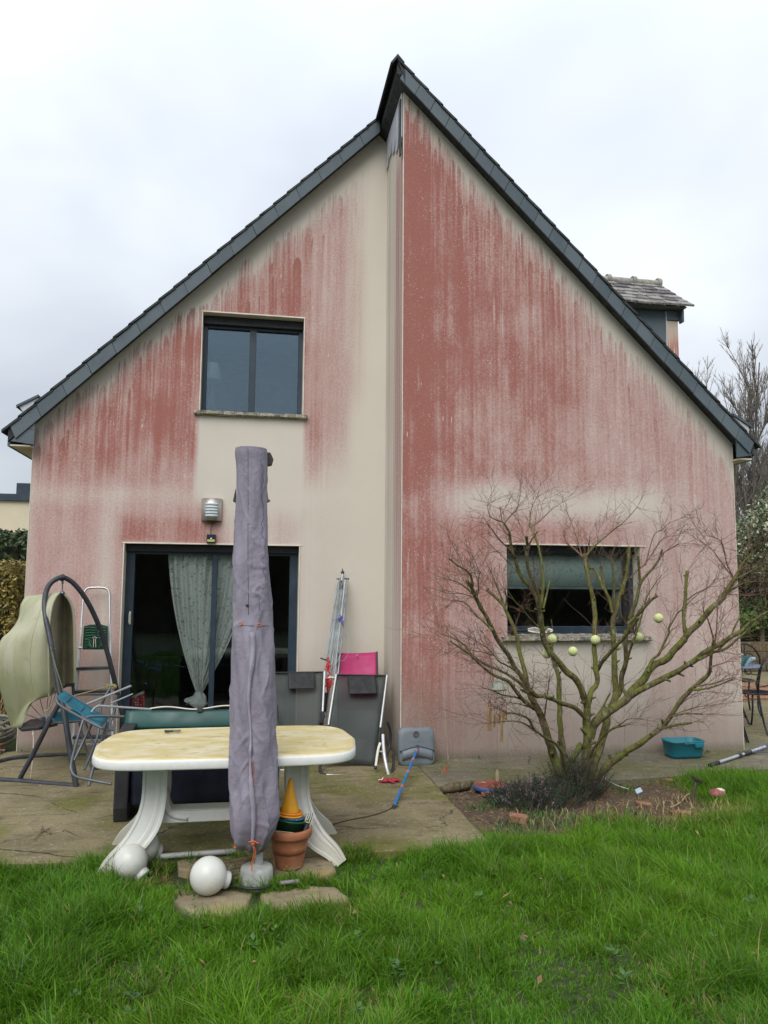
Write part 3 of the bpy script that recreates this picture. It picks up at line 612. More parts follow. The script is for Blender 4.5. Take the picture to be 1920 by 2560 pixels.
# (pieces of the stem: [(view, x, y)...], radius px from..to, depth from..to, name)
LIMBS = [
 ('C', [(1525,1400),(1522,1250),(1525,1000),(1530,800),(1525,650)], 12.5, 9.5, YB, YB-.05, 'trunk'),
 ('C', [(1525,660),(1500,560),(1440,430),(1330,310),(1230,200),(1150,90),(1100,-30),(1085,-140),(1080,-260),(1060,-335)], 8.8, 6.2, YB-.05, -2.45, 'limb'),
 ('A', [(1062,1140),(1040,1060),(980,960),(900,850),(850,760),(820,660),(790,560),(770,460),(762,395),(715,312)], 6., 2.8, -2.45, -2.60, 'limb'),
 ('A', [(1075,1130),(1040,980),(980,840),(945,720),(935,600),(940,520),(935,440)], 5., 3.6, -2.45, -2.7, 'limb'),
 ('A', [(940,560),(985,470),(1040,395)], 2.6, 1.6, -2.66, -2.72, 'branch'),
 ('A', [(1100,1150),(1130,1020),(1165,880)], 3.2, 2.4, -2.44, -2.3, 'branch'),
 ('A', [(1080,1110),(1100,900),(1085,750),(1070,620),(1030,470),(1000,390),(965,330)], 4., 2.2, -2.45, -2.15, 'limb'),
 ('A', [(965,330),(975,200),(1000,120),(1040,50)], 1.5, .6, -2.15, -2.1, 'branch'),
 ('A', [(985,345),(1060,290),(1130,220),(1200,160),(1285,100)], 1.9, .6, -2.15, -2.0, 'branch'),
 ('A', [(705,300),(620,270),(570,235),(545,130)], 1.9, .7, -2.6, -2.7, 'branch'),
 ('A', [(695,297),(680,220),(670,150)], 1.8, 1., -2.6, -2.55, 'branch'),
 ('A', [(720,302),(780,230),(830,180),(858,130)], 1.6, .7, -2.6, -2.65, 'branch'),
 ('A', [(830,650),(760,560),(680,480),(620,410),(550,310)], 2.6, 1.2, -2.55, -2.75, 'branch'),
 ('A', [(1040,1330),(960,1240),(900,1160),(820,1080),(740,960)], 2.6, .9, -2.4, -2.7, 'branch'),
 ('A', [(820,700),(750,690),(700,640),(640,585),(560,600)], 1.6, .6, -2.55, -2.8, 'branch'),
 ('C', [(1530,660),(1560,560),(1590,490),(1630,430),(1620,300),(1610,150),(1605,-60),(1610,-200),(1605,-360),(1580,-480),(1545,-610),(1520,-730),(1505,-830)], 7.5, 4.4, YB-.05, -1.75, 'limb'),
 ('A', [(1490,650),(1400,560),(1330,500),(1300,420)], 2.4, 1.4, -1.75, -1.65, 'branch'),
 ('A', [(1490,640),(1470,600),(1440,480),(1390,340),(1330,190)], 2., .7, -1.75, -1.6, 'branch'),
 ('A', [(1510,640),(1600,540),(1690,460),(1800,370),(1920,270),(2025,150)], 2.6, .7, -1.75, -1.5, 'branch'),
 ('A', [(1510,660),(1540,600),(1560,440)], 2., 1.3, -1.75, -1.7, 'branch'),
 ('A', [(1520,740),(1600,760),(1650,850),(1690,960)], 4.2, 2.6, -1.75, -1.9, 'branch'),
 ('C', [(1530,780),(1440,690),(1330,640),(1230,600),(1120,560),(1040,555),(985,500)], 6.2, 5., YB-.04, -2.55, 'limb'),
 ('C', [(1010,540),(940,520),(880,490)], 3.4, 2.6, -2.5, -2.6, 'branch'),
 ('C', [(985,500),(990,470),(1000,430)], 2.2, 1.4, -2.55, -2.58, 'branch'),
 ('C', [(1290,1420),(1245,1280),(1170,1050),(1100,820),(1030,660),(960,490),(925,370)], 12., 6.5, -2.15, -2.3, 'limb'),
 ('C', [(940,400),(925,340),(890,230),(870,120),(840,0),(800,-140),(740,-270),(700,-350),(640,-410),(580,-460),(540,-495)], 5.8, 3.4, -2.3, -1.9, 'limb'),
 ('A', [(715,1130),(690,1050),(640,930),(600,830),(550,720)], 2.8, .9, -2., -1.8, 'branch'),
 ('A', [(730,1120),(735,1040),(720,960)], 2.2, 1.4, -2.02, -2.1, 'branch'),
 ('C', [(920,420),(840,290),(780,190),(710,90),(650,0),(600,-100),(540,-230),(480,-330),(440,-420),(390,-520),(345,-576)], 6., 4.4, -2.3, -2.7, 'limb'),
 ('A', [(445,1040),(460,960),(460,850),(480,790)], 2.4, .9, -2.66, -2.75, 'branch'),
 ('A', [(405,930),(380,830),(330,770),(250,725),(170,660)], 3., 1.9, -2.68, -2.85, 'branch'),
 ('A', [(420,1020),(330,940),(250,890),(160,860),(110,850)], 2.5, 1., -2.65, -2.5, 'branch'),
 ('A', [(410,1040),(300,1005),(190,1000),(110,990)], 1.5, .7, -2.65, -2.8, 'branch'),
 ('A', [(600,1370),(530,1300),(450,1230),(330,1100),(220,1065)], 3., 1.1, -2.6, -2.4, 'branch'),
 ('C', [(1010,680),(900,590),(850,530),(760,420),(680,380),(560,310),(460,230),(370,140),(280,80),(180,10)], 6., 1.6, -2.25, -2.7, 'limb'),
 ('C', [(980,540),(860,420),(760,350),(640,290),(520,240),(400,150),(320,50),(200,-20),(90,-60)], 4.2, 1.2, -2.28, -1.9, 'limb'),
 ('C', [(880,340),(760,260),(660,210),(600,130),(520,60),(380,-20)], 2.6, .9, -2.35, -2.15, 'branch'),
 ('C', [(610,150),(500,120),(380,100)], 1.6, .7, -2.2, -2.4, 'branch'),
 ('C', [(1300,1400),(1295,1100),(1270,900),(1260,700),(1250,520),(1260,380),(1220,250),(1195,170),(1180,60),(1150,-80)], 8.2, 3.6, -2.0, -1.75, 'limb'),
 ('C', [(1310,1230),(1270,1090),(1200,1010),(1100,950),(1010,880),(960,790),(890,750),(800,720),(720,720)], 4., 2., -2.15, -2.75, 'branch'),
 ('C', [(1010,890),(920,830),(840,805),(740,800),(530,822)], 2.2, 1.4, -2.4, -2.9, 'branch'),
 ('C', [(870,580),(800,560),(690,540),(600,500),(500,468)], 2.4, 1., -2.3, -2.5, 'branch'),
 ('C', [(950,660),(850,630),(720,620)], 1.8, .9, -2.25, -2.4, 'branch'),
 ('D', [(70,1230),(150,1030),(190,880),(220,740),(260,640),(310,520),(312,420),(310,300),(300,180),(297,60)], 10.5, 6.6, -2.05, -1.7, 'limb'),
 ('B', [(135,1520),(132,1400),(132,1260),(170,1120),(200,1020),(230,930),(260,830),(275,700),(285,560)], 6.6, 4., -1.7, -1.55, 'limb'),
 ('B', [(125,1200),(90,1050),(40,930),(10,740)], 4.2, 3., -1.66, -1.5, 'branch'),
 ('B', [(135,1180),(140,1040),(135,900),(120,680)], 3.4, 2.4, -1.66, -1.75, 'branch'),
 ('D', [(330,500),(362,420),(370,300),(400,180),(402,60),(405,-60)], 6.4, 5.2, -1.85, -1.95, 'limb'),
 ('B', [(270,1400),(320,1180),(360,1050),(400,900),(460,820),(520,760),(580,660),(610,575)], 5., 2.4, -1.95, -2.1, 'limb'),
 ('B', [(400,890),(385,760),(375,640)], 3.6, 3., -2., -2.05, 'branch'),
 ('B', [(590,650),(640,590),(700,560),(770,515)], 2.1, 1.2, -2.1, -2.15, 'branch'),
 ('B', [(300,850),(360,780),(440,720),(520,600),(600,480),(680,440),(740,430)], 2.1, .7, -1.6, -1.45, 'branch'),
 ('B', [(450,720),(500,520),(545,410),(600,380),(680,310),(770,270)], 1.7, .6, -1.52, -1.4, 'branch'),
 ('D', [(395,240),(440,100),(475,-20),(500,-150)], 3.6, 2., -1.95, -2.2, 'branch'),
 ('B', [(330,1490),(380,1330),(430,1150),(470,1020),(560,880)], 2.8, 1.2, -2.2, -2.3, 'branch'),
 ('D', [(150,285),(200,190),(280,90),(360,0),(440,-90),(510,-190)], 5., 4.4, -1.95, -2.5, 'limb'),
 ('B', [(280,1300),(360,1230),(430,1150),(500,1070),(560,1030)], 4.4, 3.4, -2.42, -2.6, 'branch'),
 ('D', [(75,860),(110,780),(180,700),(300,600),(400,530),(440,480),(540,360),(620,260),(740,180),(830,80),(920,0)], 11.5, 8.4, -2.1, -2.3, 'limb'),
 ('B', [(830,1461),(900,1380),(1000,1260),(1100,1150),(1200,1050),(1270,950),(1340,860)], 8.2, 5.2, -2.3, -2.45, 'limb'),
 ('B', [(1335,865),(1400,720),(1460,650),(1510,590)], 4., 2.4, -2.45, -2.5, 'branch'),
 ('B', [(1335,870),(1430,820),(1500,780),(1590,730)], 3.2, 1.8, -2.45, -2.6, 'branch'),
 ('B', [(1230,1020),(1330,950),(1420,900),(1500,885),(1659,890)], 3.2, 1.1, -2.42, -2.3, 'branch'),
 ('B', [(1240,1010),(1330,1010),(1450,1020),(1600,1010)], 1.4, .6, -2.42, -2.5, 'branch'),
 ('B', [(1320,850),(1240,750),(1130,600),(1080,550),(960,450)], 2., .7, -2.45, -2.3, 'branch'),
 ('B', [(1315,840),(1250,700),(1220,550),(1180,470),(1060,430)], 1.8, .7, -2.45, -2.6, 'branch'),
 ('B', [(845,1430),(830,1250),(840,1050),(850,900),(862,795)], 4.6, 4., -2.32, -2.2, 'limb'),
 ('B', [(845,1080),(950,1000),(1080,930),(1190,800)], 1.6, .6, -2.25, -2.35, 'branch'),
 ('D', [(600,280),(640,180),(700,120),(745,20),(790,-70)], 4., 2.6, -2.3, -2.1, 'branch'),
 ('B', [(680,1380),(690,1330),(760,1200),(830,1150),(890,1080),(1000,980)], 2.6, .9, -2.1, -2., 'branch'),
 ('D', [(450,500),(560,430),(680,360),(800,300),(900,250),(1000,180),(1100,110),(1250,30),(1330,-30)], 8.4, 5.4, -2.2, -2.7, 'limb'),
 ('B', [(1290,1425),(1380,1380),(1470,1300),(1560,1240),(1659,1180),(1800,1120)], 5., 2., -2.7, -2.85, 'limb'),
 ('D', [(1040,175),(1170,115),(1300,70),(1400,-20),(1480,-90),(1560,-150)], 4.2, 1.6, -2.6, -2.4, 'limb'),
 ('B', [(1110,1580),(1130,1500),(1150,1370),(1160,1150),(1175,1030)], 2.3, 1.3, -2.65, -2.7, 'branch'),
 ('B', [(1130,1480),(1080,1300),(1020,1170)], 2.3, 1.5, -2.66, -2.75, 'branch'),
 ('B', [(1170,1560),(1280,1440),(1330,1330),(1375,1245)], 2.6, 1.7, -2.62, -2.5, 'branch'),
 ('D', [(85,1260),(160,1185),(230,1130),(320,1050),(400,990),(520,920),(620,850),(720,770),(780,690),(850,590),(910,510),(980,430),(1060,370),(1130,300),(1152,220),(1162,100),(1180,0)], 9.2, 3.2, -2.2, -2.95, 'limb'),
 ('D', [(1000,440),(1100,430),(1220,400),(1340,345)], 3., 1.6, -2.8, -2.95, 'branch'),
 ('D', [(1030,410),(1130,390),(1220,370),(1340,330)], 2., 1., -2.82, -2.6, 'branch'),
 ('D', [(830,670),(920,650),(1070,655)], 2.6, 1.8, -2.65, -2.75, 'branch'),
 ('D', [(715,785),(850,750),(980,735)], 3.2, 2.8, -2.55, -2.75, 'branch'),
 ('D', [(790,680),(900,630),(1040,590),(1200,570),(1400,545)], 1.6, .6, -2.65, -2.5, 'branch'),
 ('D', [(1155,240),(1270,200)], 2., 1.1, -2.92, -2.98, 'branch'),
 ('D', [(85,1040),(130,950),(200,850),(290,780),(400,750)], 4., 2.2, -2.2, -2.6, 'branch'),
 ('D', [(290,780),(360,740),(420,700),(520,690)], 1.8, .8, -2.5, -2.7, 'branch'),
 ('D', [(90,760),(130,690),(200,600),(230,540),(262,480)], 3.6, 2.2, -2.05, -1.8, 'branch'),
 ('C', [(1470,1020),(1420,1110),(1360,1180),(1310,1290)], 7., 8., -2.1, -2.1, 'limb'),
 ('C', [(1110,780),(1130,620),(1150,450),(1160,380)], 2.2, 1., -2.25, -2.4, 'branch'),
]
shrub = thing('bare_shrub', tuple(AZ(1470, 1965)), 'bare many-stemmed shrub with mossy pruned limbs in front of the lower window', 'shrub')
PATHS = []
M_CUT = plain('pruned_wood', (.42, .32, .20), .8, var=.15)
for view, pts, r0, r1, y0, y1, nm in LIMBS:
    zf = {'A': ZA_, 'B': ZB_, 'C': ZC_, 'D': ZD_}[view]; n = len(pts)
    raw = []
    for i, (x, y) in enumerate(pts):
        t = i/(n-1); p = AY(*zf(x, y), y0+(y1-y0)*t); sc = (p-CAM).dot(fw)/F
        raw.append((p.x, p.y, p.z, (r0+(r1-r0)*t)*sc))
    sp = smooth_path(raw, 7); P = []; Rr = []
    for i, q in enumerate(sp):
        k = q[3]*(1+.12*mnoise.noise(Vector((q[0]*11, q[1]*11, q[2]*11)))+.08*mnoise.noise(Vector((q[0]*31, q[1]*31, q[2]*31)))); wv = mnoise.noise_vector(Vector((q[0]*7, q[1]*7, q[2]*7)))*q[3]*.55
        P.append(Vector(q[:3])+wv); Rr.append(k)
    Rr[0] *= 1.05
    b = MB(); b.tube(P, Rr, 9 if r0 > 4 else 6)
    if nm != 'branch' or r0 > 2.2: b.sphere(P[-1], Rr[-1]*1.12, 8, 5)
    for q in range(3, len(P)-1):                     # knots and stubs of cut shoots
        if Rr[q] > .008 and random.random() < .10:
            t_ = (P[q]-P[q-1]).normalized(); s_ = t_.cross(Vector((random.gauss(0, 1), random.gauss(0, 1), random.gauss(0, 1)))).normalized(); e_ = P[q]+(s_+t_*.6).normalized()*Rr[q]*random.uniform(1.5, 3.2)
            b.tube([P[q], P[q]+(e_-P[q])*.6, e_], [Rr[q]*.6, Rr[q]*.42, Rr[q]*.34], 6)
    b.build(nm, M_BARK if r0 > 2.4 else M_TWIG, shrub)
    PATHS.append((P, Rr, nm))
# fine twigs, grown from the outer parts of every limb
tw = MB(); trng = random.Random(5); BASE = Vector((2.95, -2.1, .55))
def twig(p, d, L, r, lvl):
    n = max(3, int(L/.05)); pts = [p]; c = Vector(p); d = d.normalized()
    for i in range(n):
        d = (d+Vector((trng.gauss(0, .16), trng.gauss(0, .16), trng.gauss(.02, .13)))).normalized(); c = c+d*(L/n)
        if c.y > -1.08: c.y = -1.08-.04*trng.random(); d.y = -abs(d.y)*.3
        pts.append(c.copy())
    tw.tube(pts, [r*(1-.55*i/n) for i in range(n+1)], 3, False)
    if lvl:
        for i in range(1, n):
            if trng.random() < (.62 if lvl == 2 else .42):
                a = (d+Vector((trng.gauss(0, .75), trng.gauss(0, .75), trng.gauss(.12, .6)))).normalized()
                twig(pts[i], a, L*trng.uniform(.28, .55), r*.72, lvl-1)
for P, Rr, nm in PATHS:
    for i in range(2, len(P), 2):
        if Rr[i] > .024: continue
        if trng.random() > (.34 if Rr[i] > .012 else .48): continue
        if P[i].z < .35: continue
        out = (P[i]-BASE); out.z = abs(out.z)*.5+.25; out.normalize(); t = (P[i]-P[i-1]).normalized()
        d = t*.7+out*.6+Vector((trng.gauss(0, .6), trng.gauss(0, .55), trng.gauss(.05, .5)))
        twig(P[i], d, trng.uniform(.16, .50), trng.uniform(.0017, .0027), 2)
    if nm == 'branch':
        for k in range(3): twig(P[-1], (P[-1]-P[-4])+Vector((trng.gauss(0, .05), trng.gauss(0, .05), trng.gauss(0, .05))), trng.uniform(.15, .35), .0018, 2)
tw.build('twigs', M_TWIG, shrub)['kind'] = 'stuff'

# pale green balls hung in the shrub
def ball_mat():
    M = Mat('faded_felt_ball'); n = M.noise(scale=60, detail=4, rough=.7)
    M.set('Base Color', M.mix(n.ss(.3, .7), (.46, .50, .20), (.62, .66, .34))).set('Roughness', .95); M.bump(n, .4, .004); return M.m
M_BALL = ball_mat()
BALLS = [((1137,659), -2.35, 'pale green ball hanging at the far right, alone in front of the wall'), ((1042,750), -2.15, 'yellow green ball hanging by the right end of the window sill'),
 ((836,762), -2.0, 'green ball sitting on the upright limb in front of the sill'), ((938,790), -1.65, 'green ball half hidden behind a limb below the right part of the sill'),
 ((729,817), -2.2, 'yellow green ball below the sill, between two limbs'), ((605,828), -2.25, 'lowest left green ball, beside the thick mossy limb below the sill'), ((630,758), -2.15, 'green ball half hidden by the mossy limb at sill height')]
for (x, y), Y_, lab in BALLS:
    p = AY(1050+x*.5244, 1200+y*.5244, Y_); r = 12*(p-CAM).dot(fw)/F
    o = MB().sphere(p, r, 20, 12).build('ball', M_BALL, None, loc=p); tag(o, lab, 'ball', 'green balls hung in the bare shrub')
    MB().tube([p+Vector((0, 0, r*.98)), p+Vector((.006, 0, r+.05)), p+Vector((-.004, .01, r+.13))], .0012, 4).build('string', M_CUT, o)

# heather at the shrub's foot
hea = thing('heather', tuple(AZ(1345, 2000)), 'low dark heather in pink flower at the foot of the bare shrub', 'heather')
M_HEA = plain('heather_leaf', (.030, .046, .024), .9, var=.5, scale=12); M_HEA2 = plain('heather_dry', (.07, .045, .033), .9, var=.5, scale=12); M_FLO = plain('heather_flower', (.42, .20, .31), .8, var=.35, scale=20)
hl, hd, hf = MB(), MB(), MB(); hr = random.Random(3)
def needles(b, p, d, L, n, s):
    for i in range(n):
        t = hr.random(); c = p+d*(L*t); a = Vector((hr.gauss(0, 1), hr.gauss(0, 1), hr.gauss(.4, .8))).normalized()*s; w = a.orthogonal().normalized()*s*.22
        b.add([c-w, c+w, c+a], [(0, 1, 2)])
for k in range(1000):
    u = hr.random()**.8; a = hr.uniform(0, 2*math.pi); left = hr.random() < .62
    if left: c0 = Vector((2.30, -2.52, -.02)); rx, ry, h = .38, .27, .21
    else: c0 = Vector((2.76, -2.30, -.02)); rx, ry, h = .20, .22, .36
    p = c0+Vector((rx*u*math.cos(a), ry*u*math.sin(a), 0)); L = h*hr.uniform(.55, 1.15)*(1-.45*u)
    d = Vector((math.cos(a)*u*.65+hr.gauss(0, .2), math.sin(a)*u*.65+hr.gauss(0, .2), 1)).normalized()
    dry = hr.random() < (.22 if left else .42)
    b = hd if dry else hl
    b.tube([p, p+d*L*.55, p+d*L+Vector((hr.gauss(0, .012), hr.gauss(0, .012), 0))], [.0022, .0016, .0009], 3, False)
    needles(b, p+d*L*.25, d, L*.8, 26 if not dry else 13, .013)
    if left and p.x < 2.36 and hr.random() < .30 and not dry: needles(hf, p+d*L*.55, d, L*.5, 20, .0095)
hl.build('foliage', M_HEA, hea)['kind'] = 'stuff'; hd.build('dry_stems', M_HEA2, hea)['kind'] = 'stuff'; hf.build('flowers', M_FLO, hea)['kind'] = 'stuff'

# ------------------------------------------------------------------ grass
def in_poly(x, y, poly):
    c = np.zeros(x.shape, bool); n = len(poly)
    for i in range(n):
        (x1, y1), (x2, y2) = poly[i], poly[(i+1) % n]
        cond = ((y1 > y) != (y2 > y)) & (x < (x2-x1)*(y-y1)/(y2-y1+1e-12)+x1); c ^= cond
    return c
def vnoise(x, y, s, seed):
    """smooth value noise, vectorised"""
    r = np.random.default_rng(seed); T = r.random((64, 64)); X, Y_ = x*s+100, y*s+100
    i, j = np.floor(X).astype(int), np.floor(Y_).astype(int); fx, fy = X-i, Y_-j; fx = fx*fx*(3-2*fx); fy = fy*fy*(3-2*fy)
    g = lambda a, b: T[a % 64, b % 64]
    return (g(i, j)*(1-fx)+g(i+1, j)*fx)*(1-fy)+(g(i, j+1)*(1-fx)+g(i+1, j+1)*fx)*fy
PATIO = [(-6, -.45), (-2.55, -.12), (-2.32, 0), (1.62, 0), (1.62, -3.45), (.95, -3.47), (.3, -3.5), (-.75, -3.40), (-1.5, -3.35), (-6, -3.28)]
PATHP = [(1.4, -1.97), (1.4, -.4), (9, -.4), (9, -1.73), (5.1, -1.78), (3.4, -1.98)]
SLABS = [[(-.42, -4.02), (-.28, -4.30), (.06, -4.36), (.14, -4.02), (-.1, -3.92)], [(.14, -4.00), (.10, -4.26), (.48, -4.22), (.60, -4.08), (.50, -3.95)], [(.10, -3.45), (.10, -3.85), (.50, -3.80), (.52, -3.45)], [(-.42, -3.5), (-.44, -3.75), (.1, -3.9), (.1, -3.5)]]
def grass_mat():
    M = Mat('grass_blade'); col, _ = M.attr('tint'); M.set('Base Color', col).set('Roughness', .55).set('Specular IOR Level', .25)
    nt = M.nt; tl = nt.nodes.new('ShaderNodeBsdfTranslucent'); nt.links.new(col, tl.inputs[0]); ad = nt.nodes.new('ShaderNodeMixShader'); ad.inputs[0].default_value = .30
    out = nt.nodes['Material Output']; nt.links.new(M.b.outputs[0], ad.inputs[1]); nt.links.new(tl.outputs[0], ad.inputs[2]); nt.links.new(ad.outputs[0], out.inputs[0]); return M.m
M_GRASS = grass_mat()
def grass(name, x0, x1, y0, y1, dens, hmin, hmax, width, seed, keep=None, tone=1., lean=.55):
    r = np.random.default_rng(seed); n = int((x1-x0)*(y1-y0)*dens)
    x = r.uniform(x0, x1, n); y = r.uniform(y0, y1, n)
    # gather the blades into tufts
    tx = np.round(x/.055)+r.normal(0, .3, n)*0; ty = np.round(y/.055)
    jx = (np.sin(tx*12.9898+ty*78.233)*43758.5453) % 1-.5; jy = (np.sin(tx*39.346+ty*11.135)*24634.634) % 1-.5
    k = r.random(n) < .6
    x = np.where(k, (tx+jx)*.055+r.normal(0, .011, n), x); y = np.where(k, (ty+jy)*.055+r.normal(0, .011, n), y)
    ex = .16*(vnoise(x, y, 6.5, 51)-.62)+.07*(vnoise(x, y, 17., 53)-.5); ok = ~in_poly(x+ex*.6, y-ex, PATIO) & ~in_poly(x, y-ex, PATHP)
    for s in SLABS: ok &= ~in_poly(x, y, s)
    clump = vnoise(x, y, 1.9, seed+1)*.55+vnoise(x, y, 5.5, seed+2)*.45
    bed = (np.clip((x-1.58)/.1, 0, 1)*np.clip((y+3.32+.30*(vnoise(x, y, 2.5, 41)-.5)-.10*np.clip(x-2.2, 0, 2))/.32, 0, 1)*np.clip((3.78+.35*(vnoise(x, y, 3., 43)-.5)-x)/.3, 0, 1)); bed = np.where(y > -2.05, np.maximum(bed, np.clip((3.7-x)/.2, 0, 1)), bed)
    dry = np.clip((vnoise(x, y, 2.1, 91)-.74)*1.2, 0, .14)+np.clip(1-np.hypot((x+.42)/.28, (y+3.70)/.22), 0, 1)+np.clip(1-np.hypot((x-3.55)/.75, (y+3.02)/.28), 0, 1)*.9
    ok &= r.random(n) > bed*.93
    bare = np.maximum(np.clip(1.4-np.hypot((x+.64)/.16, (y+3.66)/.10), 0, 1), np.clip((vnoise(x, y, 3.3, 97)-.80)*6, 0, .8)); ok &= r.random(n) > bare*.9
    if keep is not None: ok &= keep(x, y, r)
    x, y, clump, dry, bed = x[ok], y[ok], clump[ok], dry[ok], bed[ok]; n = len(x)
    cl2 = np.clip((clump-.5)*1.8+.5, 0, 1); h = r.uniform(hmin, hmax, n)*(.38+1.25*cl2)*(1-.45*np.clip(dry+bed, 0, 1)); h *= np.where(r.random(n) < .06, 1.45, 1.)
    edge = np.clip((-3.62-y)/.25, 0, 1); 
    ang0 = vnoise(x, y, 2.4, seed+5)*5*np.pi+r.normal(0, 1.5, n); bend = np.clip(r.normal(lean, .32, n)+.45*(clump-.5), .05, 1.5)
    w = width*r.uniform(.6, 1.3, n); dx, dy = np.cos(ang0), np.sin(ang0)
    az = r.uniform(0, np.pi, n); wx, wy = np.cos(az)*.6-dy*.6, np.sin(az)*.6+dx*.6; q = np.hypot(wx, wy)+1e-6; wx, wy = wx/q*w/2, wy/q*w/2
    Vv = np.zeros((n, 9, 3)); z0 = -.06
    for i, t in enumerate((0., .3, .58, .82)):
        a = bend*t*1.25; hx = h*(t-.28*bend*t*t*.7); out = h*bend*t*t*.85
        cw = (1., .95, .72, .42)[i]
        for sgn, kx in ((-1, 0), (1, 1)):
            Vv[:, i*2+kx, 0] = x+dx*out+sgn*wx*cw; Vv[:, i*2+kx, 1] = y+dy*out+sgn*wy*cw; Vv[:, i*2+kx, 2] = z0+hx*(1-.18*bend*t)
    t = 1.; Vv[:, 8, 0] = x+dx*h*bend*.85; Vv[:, 8, 1] = y+dy*h*bend*.85; Vv[:, 8, 2] = z0+h*(t-.28*bend*.7)*(1-.18*bend)
    me = bpy.data.meshes.new(name); base = np.arange(n)[:, None]*9
    quads = np.concatenate([base+np.array([i*2, i*2+1, i*2+3, i*2+2]) for i in range(3)], 1).reshape(-1, 4); tris = base+np.array([6, 7, 8])
    me.vertices.add(n*9); me.vertices.foreach_set('co', Vv.ravel())
    loops = np.concatenate([quads.ravel(), tris.ravel()]); me.loops.add(len(loops)); me.loops.foreach_set('vertex_index', loops.astype(np.int32))
    nf = len(quads)+len(tris); me.polygons.add(nf); tot = np.concatenate([np.full(len(quads), 4), np.full(len(tris), 3)]); st = np.concatenate([[0], np.cumsum(tot)[:-1]])
    me.polygons.foreach_set('loop_start', st.astype(np.int32)); me.polygons.foreach_set('loop_total', tot.astype(np.int32)); me.polygons.foreach_set('use_smooth', np.ones(nf, bool))
    g = r.random(n); big = vnoise(x, y, .9, seed+9)
    g = g**1.35; mid = vnoise(x, y, 4.2, seed+21); c = np.stack([.046+.072*g+.038*big, .136+.150*g+.045*big, .006+.012*g], 1)*(.78+.44*mid)[:, None]
    pale = r.random(n) < .05; c[pale] = np.stack([.12+.06*g[pale], .21+.06*g[pale], .075+.03*g[pale]], 1)
    yl = r.random(n) < np.clip(.018+dry*.75+bed*.55, 0, .9); c[yl] = np.stack([.26+.14*g[yl], .19+.10*g[yl], .075+.05*g[yl]], 1)
    c *= tone
    C = np.ones((n, 9, 4)); C[:, :, :3] = c[:, None, :]; C[:, 0:2, :3] *= np.array([1.0, .95, .9])
    at = me.color_attributes.new('tint', 'FLOAT_COLOR', 'POINT'); at.data.foreach_set('color', C.ravel())
    me.materials.append(M_GRASS); me.update(); me.validate()
    o = bpy.data.objects.new(name, me); S.collection.objects.link(o); o['kind'] = 'stuff'; return o
grass('grass', -1.75, 3.0, -6.2, -3.2, 16500, .075, .135, .0050, 11, lean=.62)
grass('grass', 2.4, 5.6, -5.6, -1.6, 7500, .08, .155, .0056, 12, keep=lambda x, y, r: (x > 3.0) | (y > -3.2))
grass('grass', 1.55, 2.4, -3.6, -1.9, 6000, .05, .09, .0048, 14, keep=lambda x, y, r: (y > -3.2))
grass('grass', 3.7, 4.75, -3.35, -1.95, 5200, .12, .22, .0055, 15, keep=lambda x, y, r: (vnoise(x, y, 2.6, 77) > .42))
grass('grass', -5.5, -1.75, -7., -3.2, 900, .08, .15, .009, 16); grass('grass', 5.6, 9, -7., -1.7, 900, .08, .15, .009, 17); grass('grass', -5, 8, -11., -6.2, 500, .08, .16, .012, 18)
# longer tufts where nobody mows: round the slabs, table feet and globes
for i, (px, py, rr, hh, dn) in enumerate(((0.62, -3.52, .16, .14, 4200), (-.76, -3.52, .14, .16, 5200), (-.58, -3.60, .13, .17, 4600), (.08, -4.42, .13, .12, 4200), (-.30, -4.30, .12, .09, 3200), (-.12, -4.40, .12, .10, 3200), (.22, -4.32, .12, .09, 3000), (.42, -4.27, .12, .09, 3000), (.60, -4.12, .12, .10, 3200), (.12, -4.10, .06, .07, 2500), (-.40, -3.90, .10, .10, 2600), (.52, -3.86, .10, .09, 2600), (2.65, -3.22, .2, .12, 4000), (4.0, -2.9, .35, .14, 4200))):
    grass('grass_tuft', px-rr, px+rr, py-rr, py+rr, dn, hh*.7, hh*1.3, .0045, 30+i, keep=lambda x, y, r, px=px, py=py, rr=rr: np.hypot(x-px, y-py) < rr*(.5+.5*r.random(len(x))), lean=.7)
# small weeds and fallen leaves in the turf
wb, fb_ = MB(), MB(); wr_ = random.Random(31)
for k in range(110):
    x, y = wr_.uniform(-1.9, 4.6), wr_.uniform(-5.8, -3.45)
    if any(abs(x-cx_) < .35 and abs(y-cy_) < .3 for cx_, cy_ in ((.1, -4.1),)): continue
    n_ = wr_.randint(4, 7); a0 = wr_.uniform(0, 6.28); s_ = wr_.uniform(.012, .026)
    for j in range(n_):
        a = a0+6.28*j/n_; d = Vector((math.cos(a), math.sin(a), wr_.uniform(.1, .6))); p = Vector((x, y, wr_.uniform(-.01, .035))); w_ = Vector((-d.y, d.x, 0))*s_*.5
        wb.add([p, p+d*s_*.8+w_, p+d*s_*1.7, p+d*s_*.8-w_], [(0, 1, 2, 3)])
for k in range(90):
    x, y = wr_.uniform(-1.9, 4.6), wr_.uniform(-5.8, -3.3); p = Vector((x, y, wr_.uniform(.0, .05))); a = wr_.uniform(0, 6.28); s_ = wr_.uniform(.010, .024); d = Vector((math.cos(a), math.sin(a), wr_.gauss(0, .4)))*s_; w_ = Vector((-math.sin(a), math.cos(a), wr_.gauss(0, .4)))*s_*.55
    fb_.add([p-d, p+w_+Vector((0, 0, .004)), p+d, p-w_], [(0, 1, 2, 3)])
wb.build('turf_weeds', plain('clover_leaf', (.045, .115, .022), .6, var=.4, scale=9), None)['kind'] = 'stuff'; fb_.build('fallen_leaves', plain('brown_leaf_litter', (.22, .13, .06), .8, var=.5, scale=11), None)['kind'] = 'stuff'
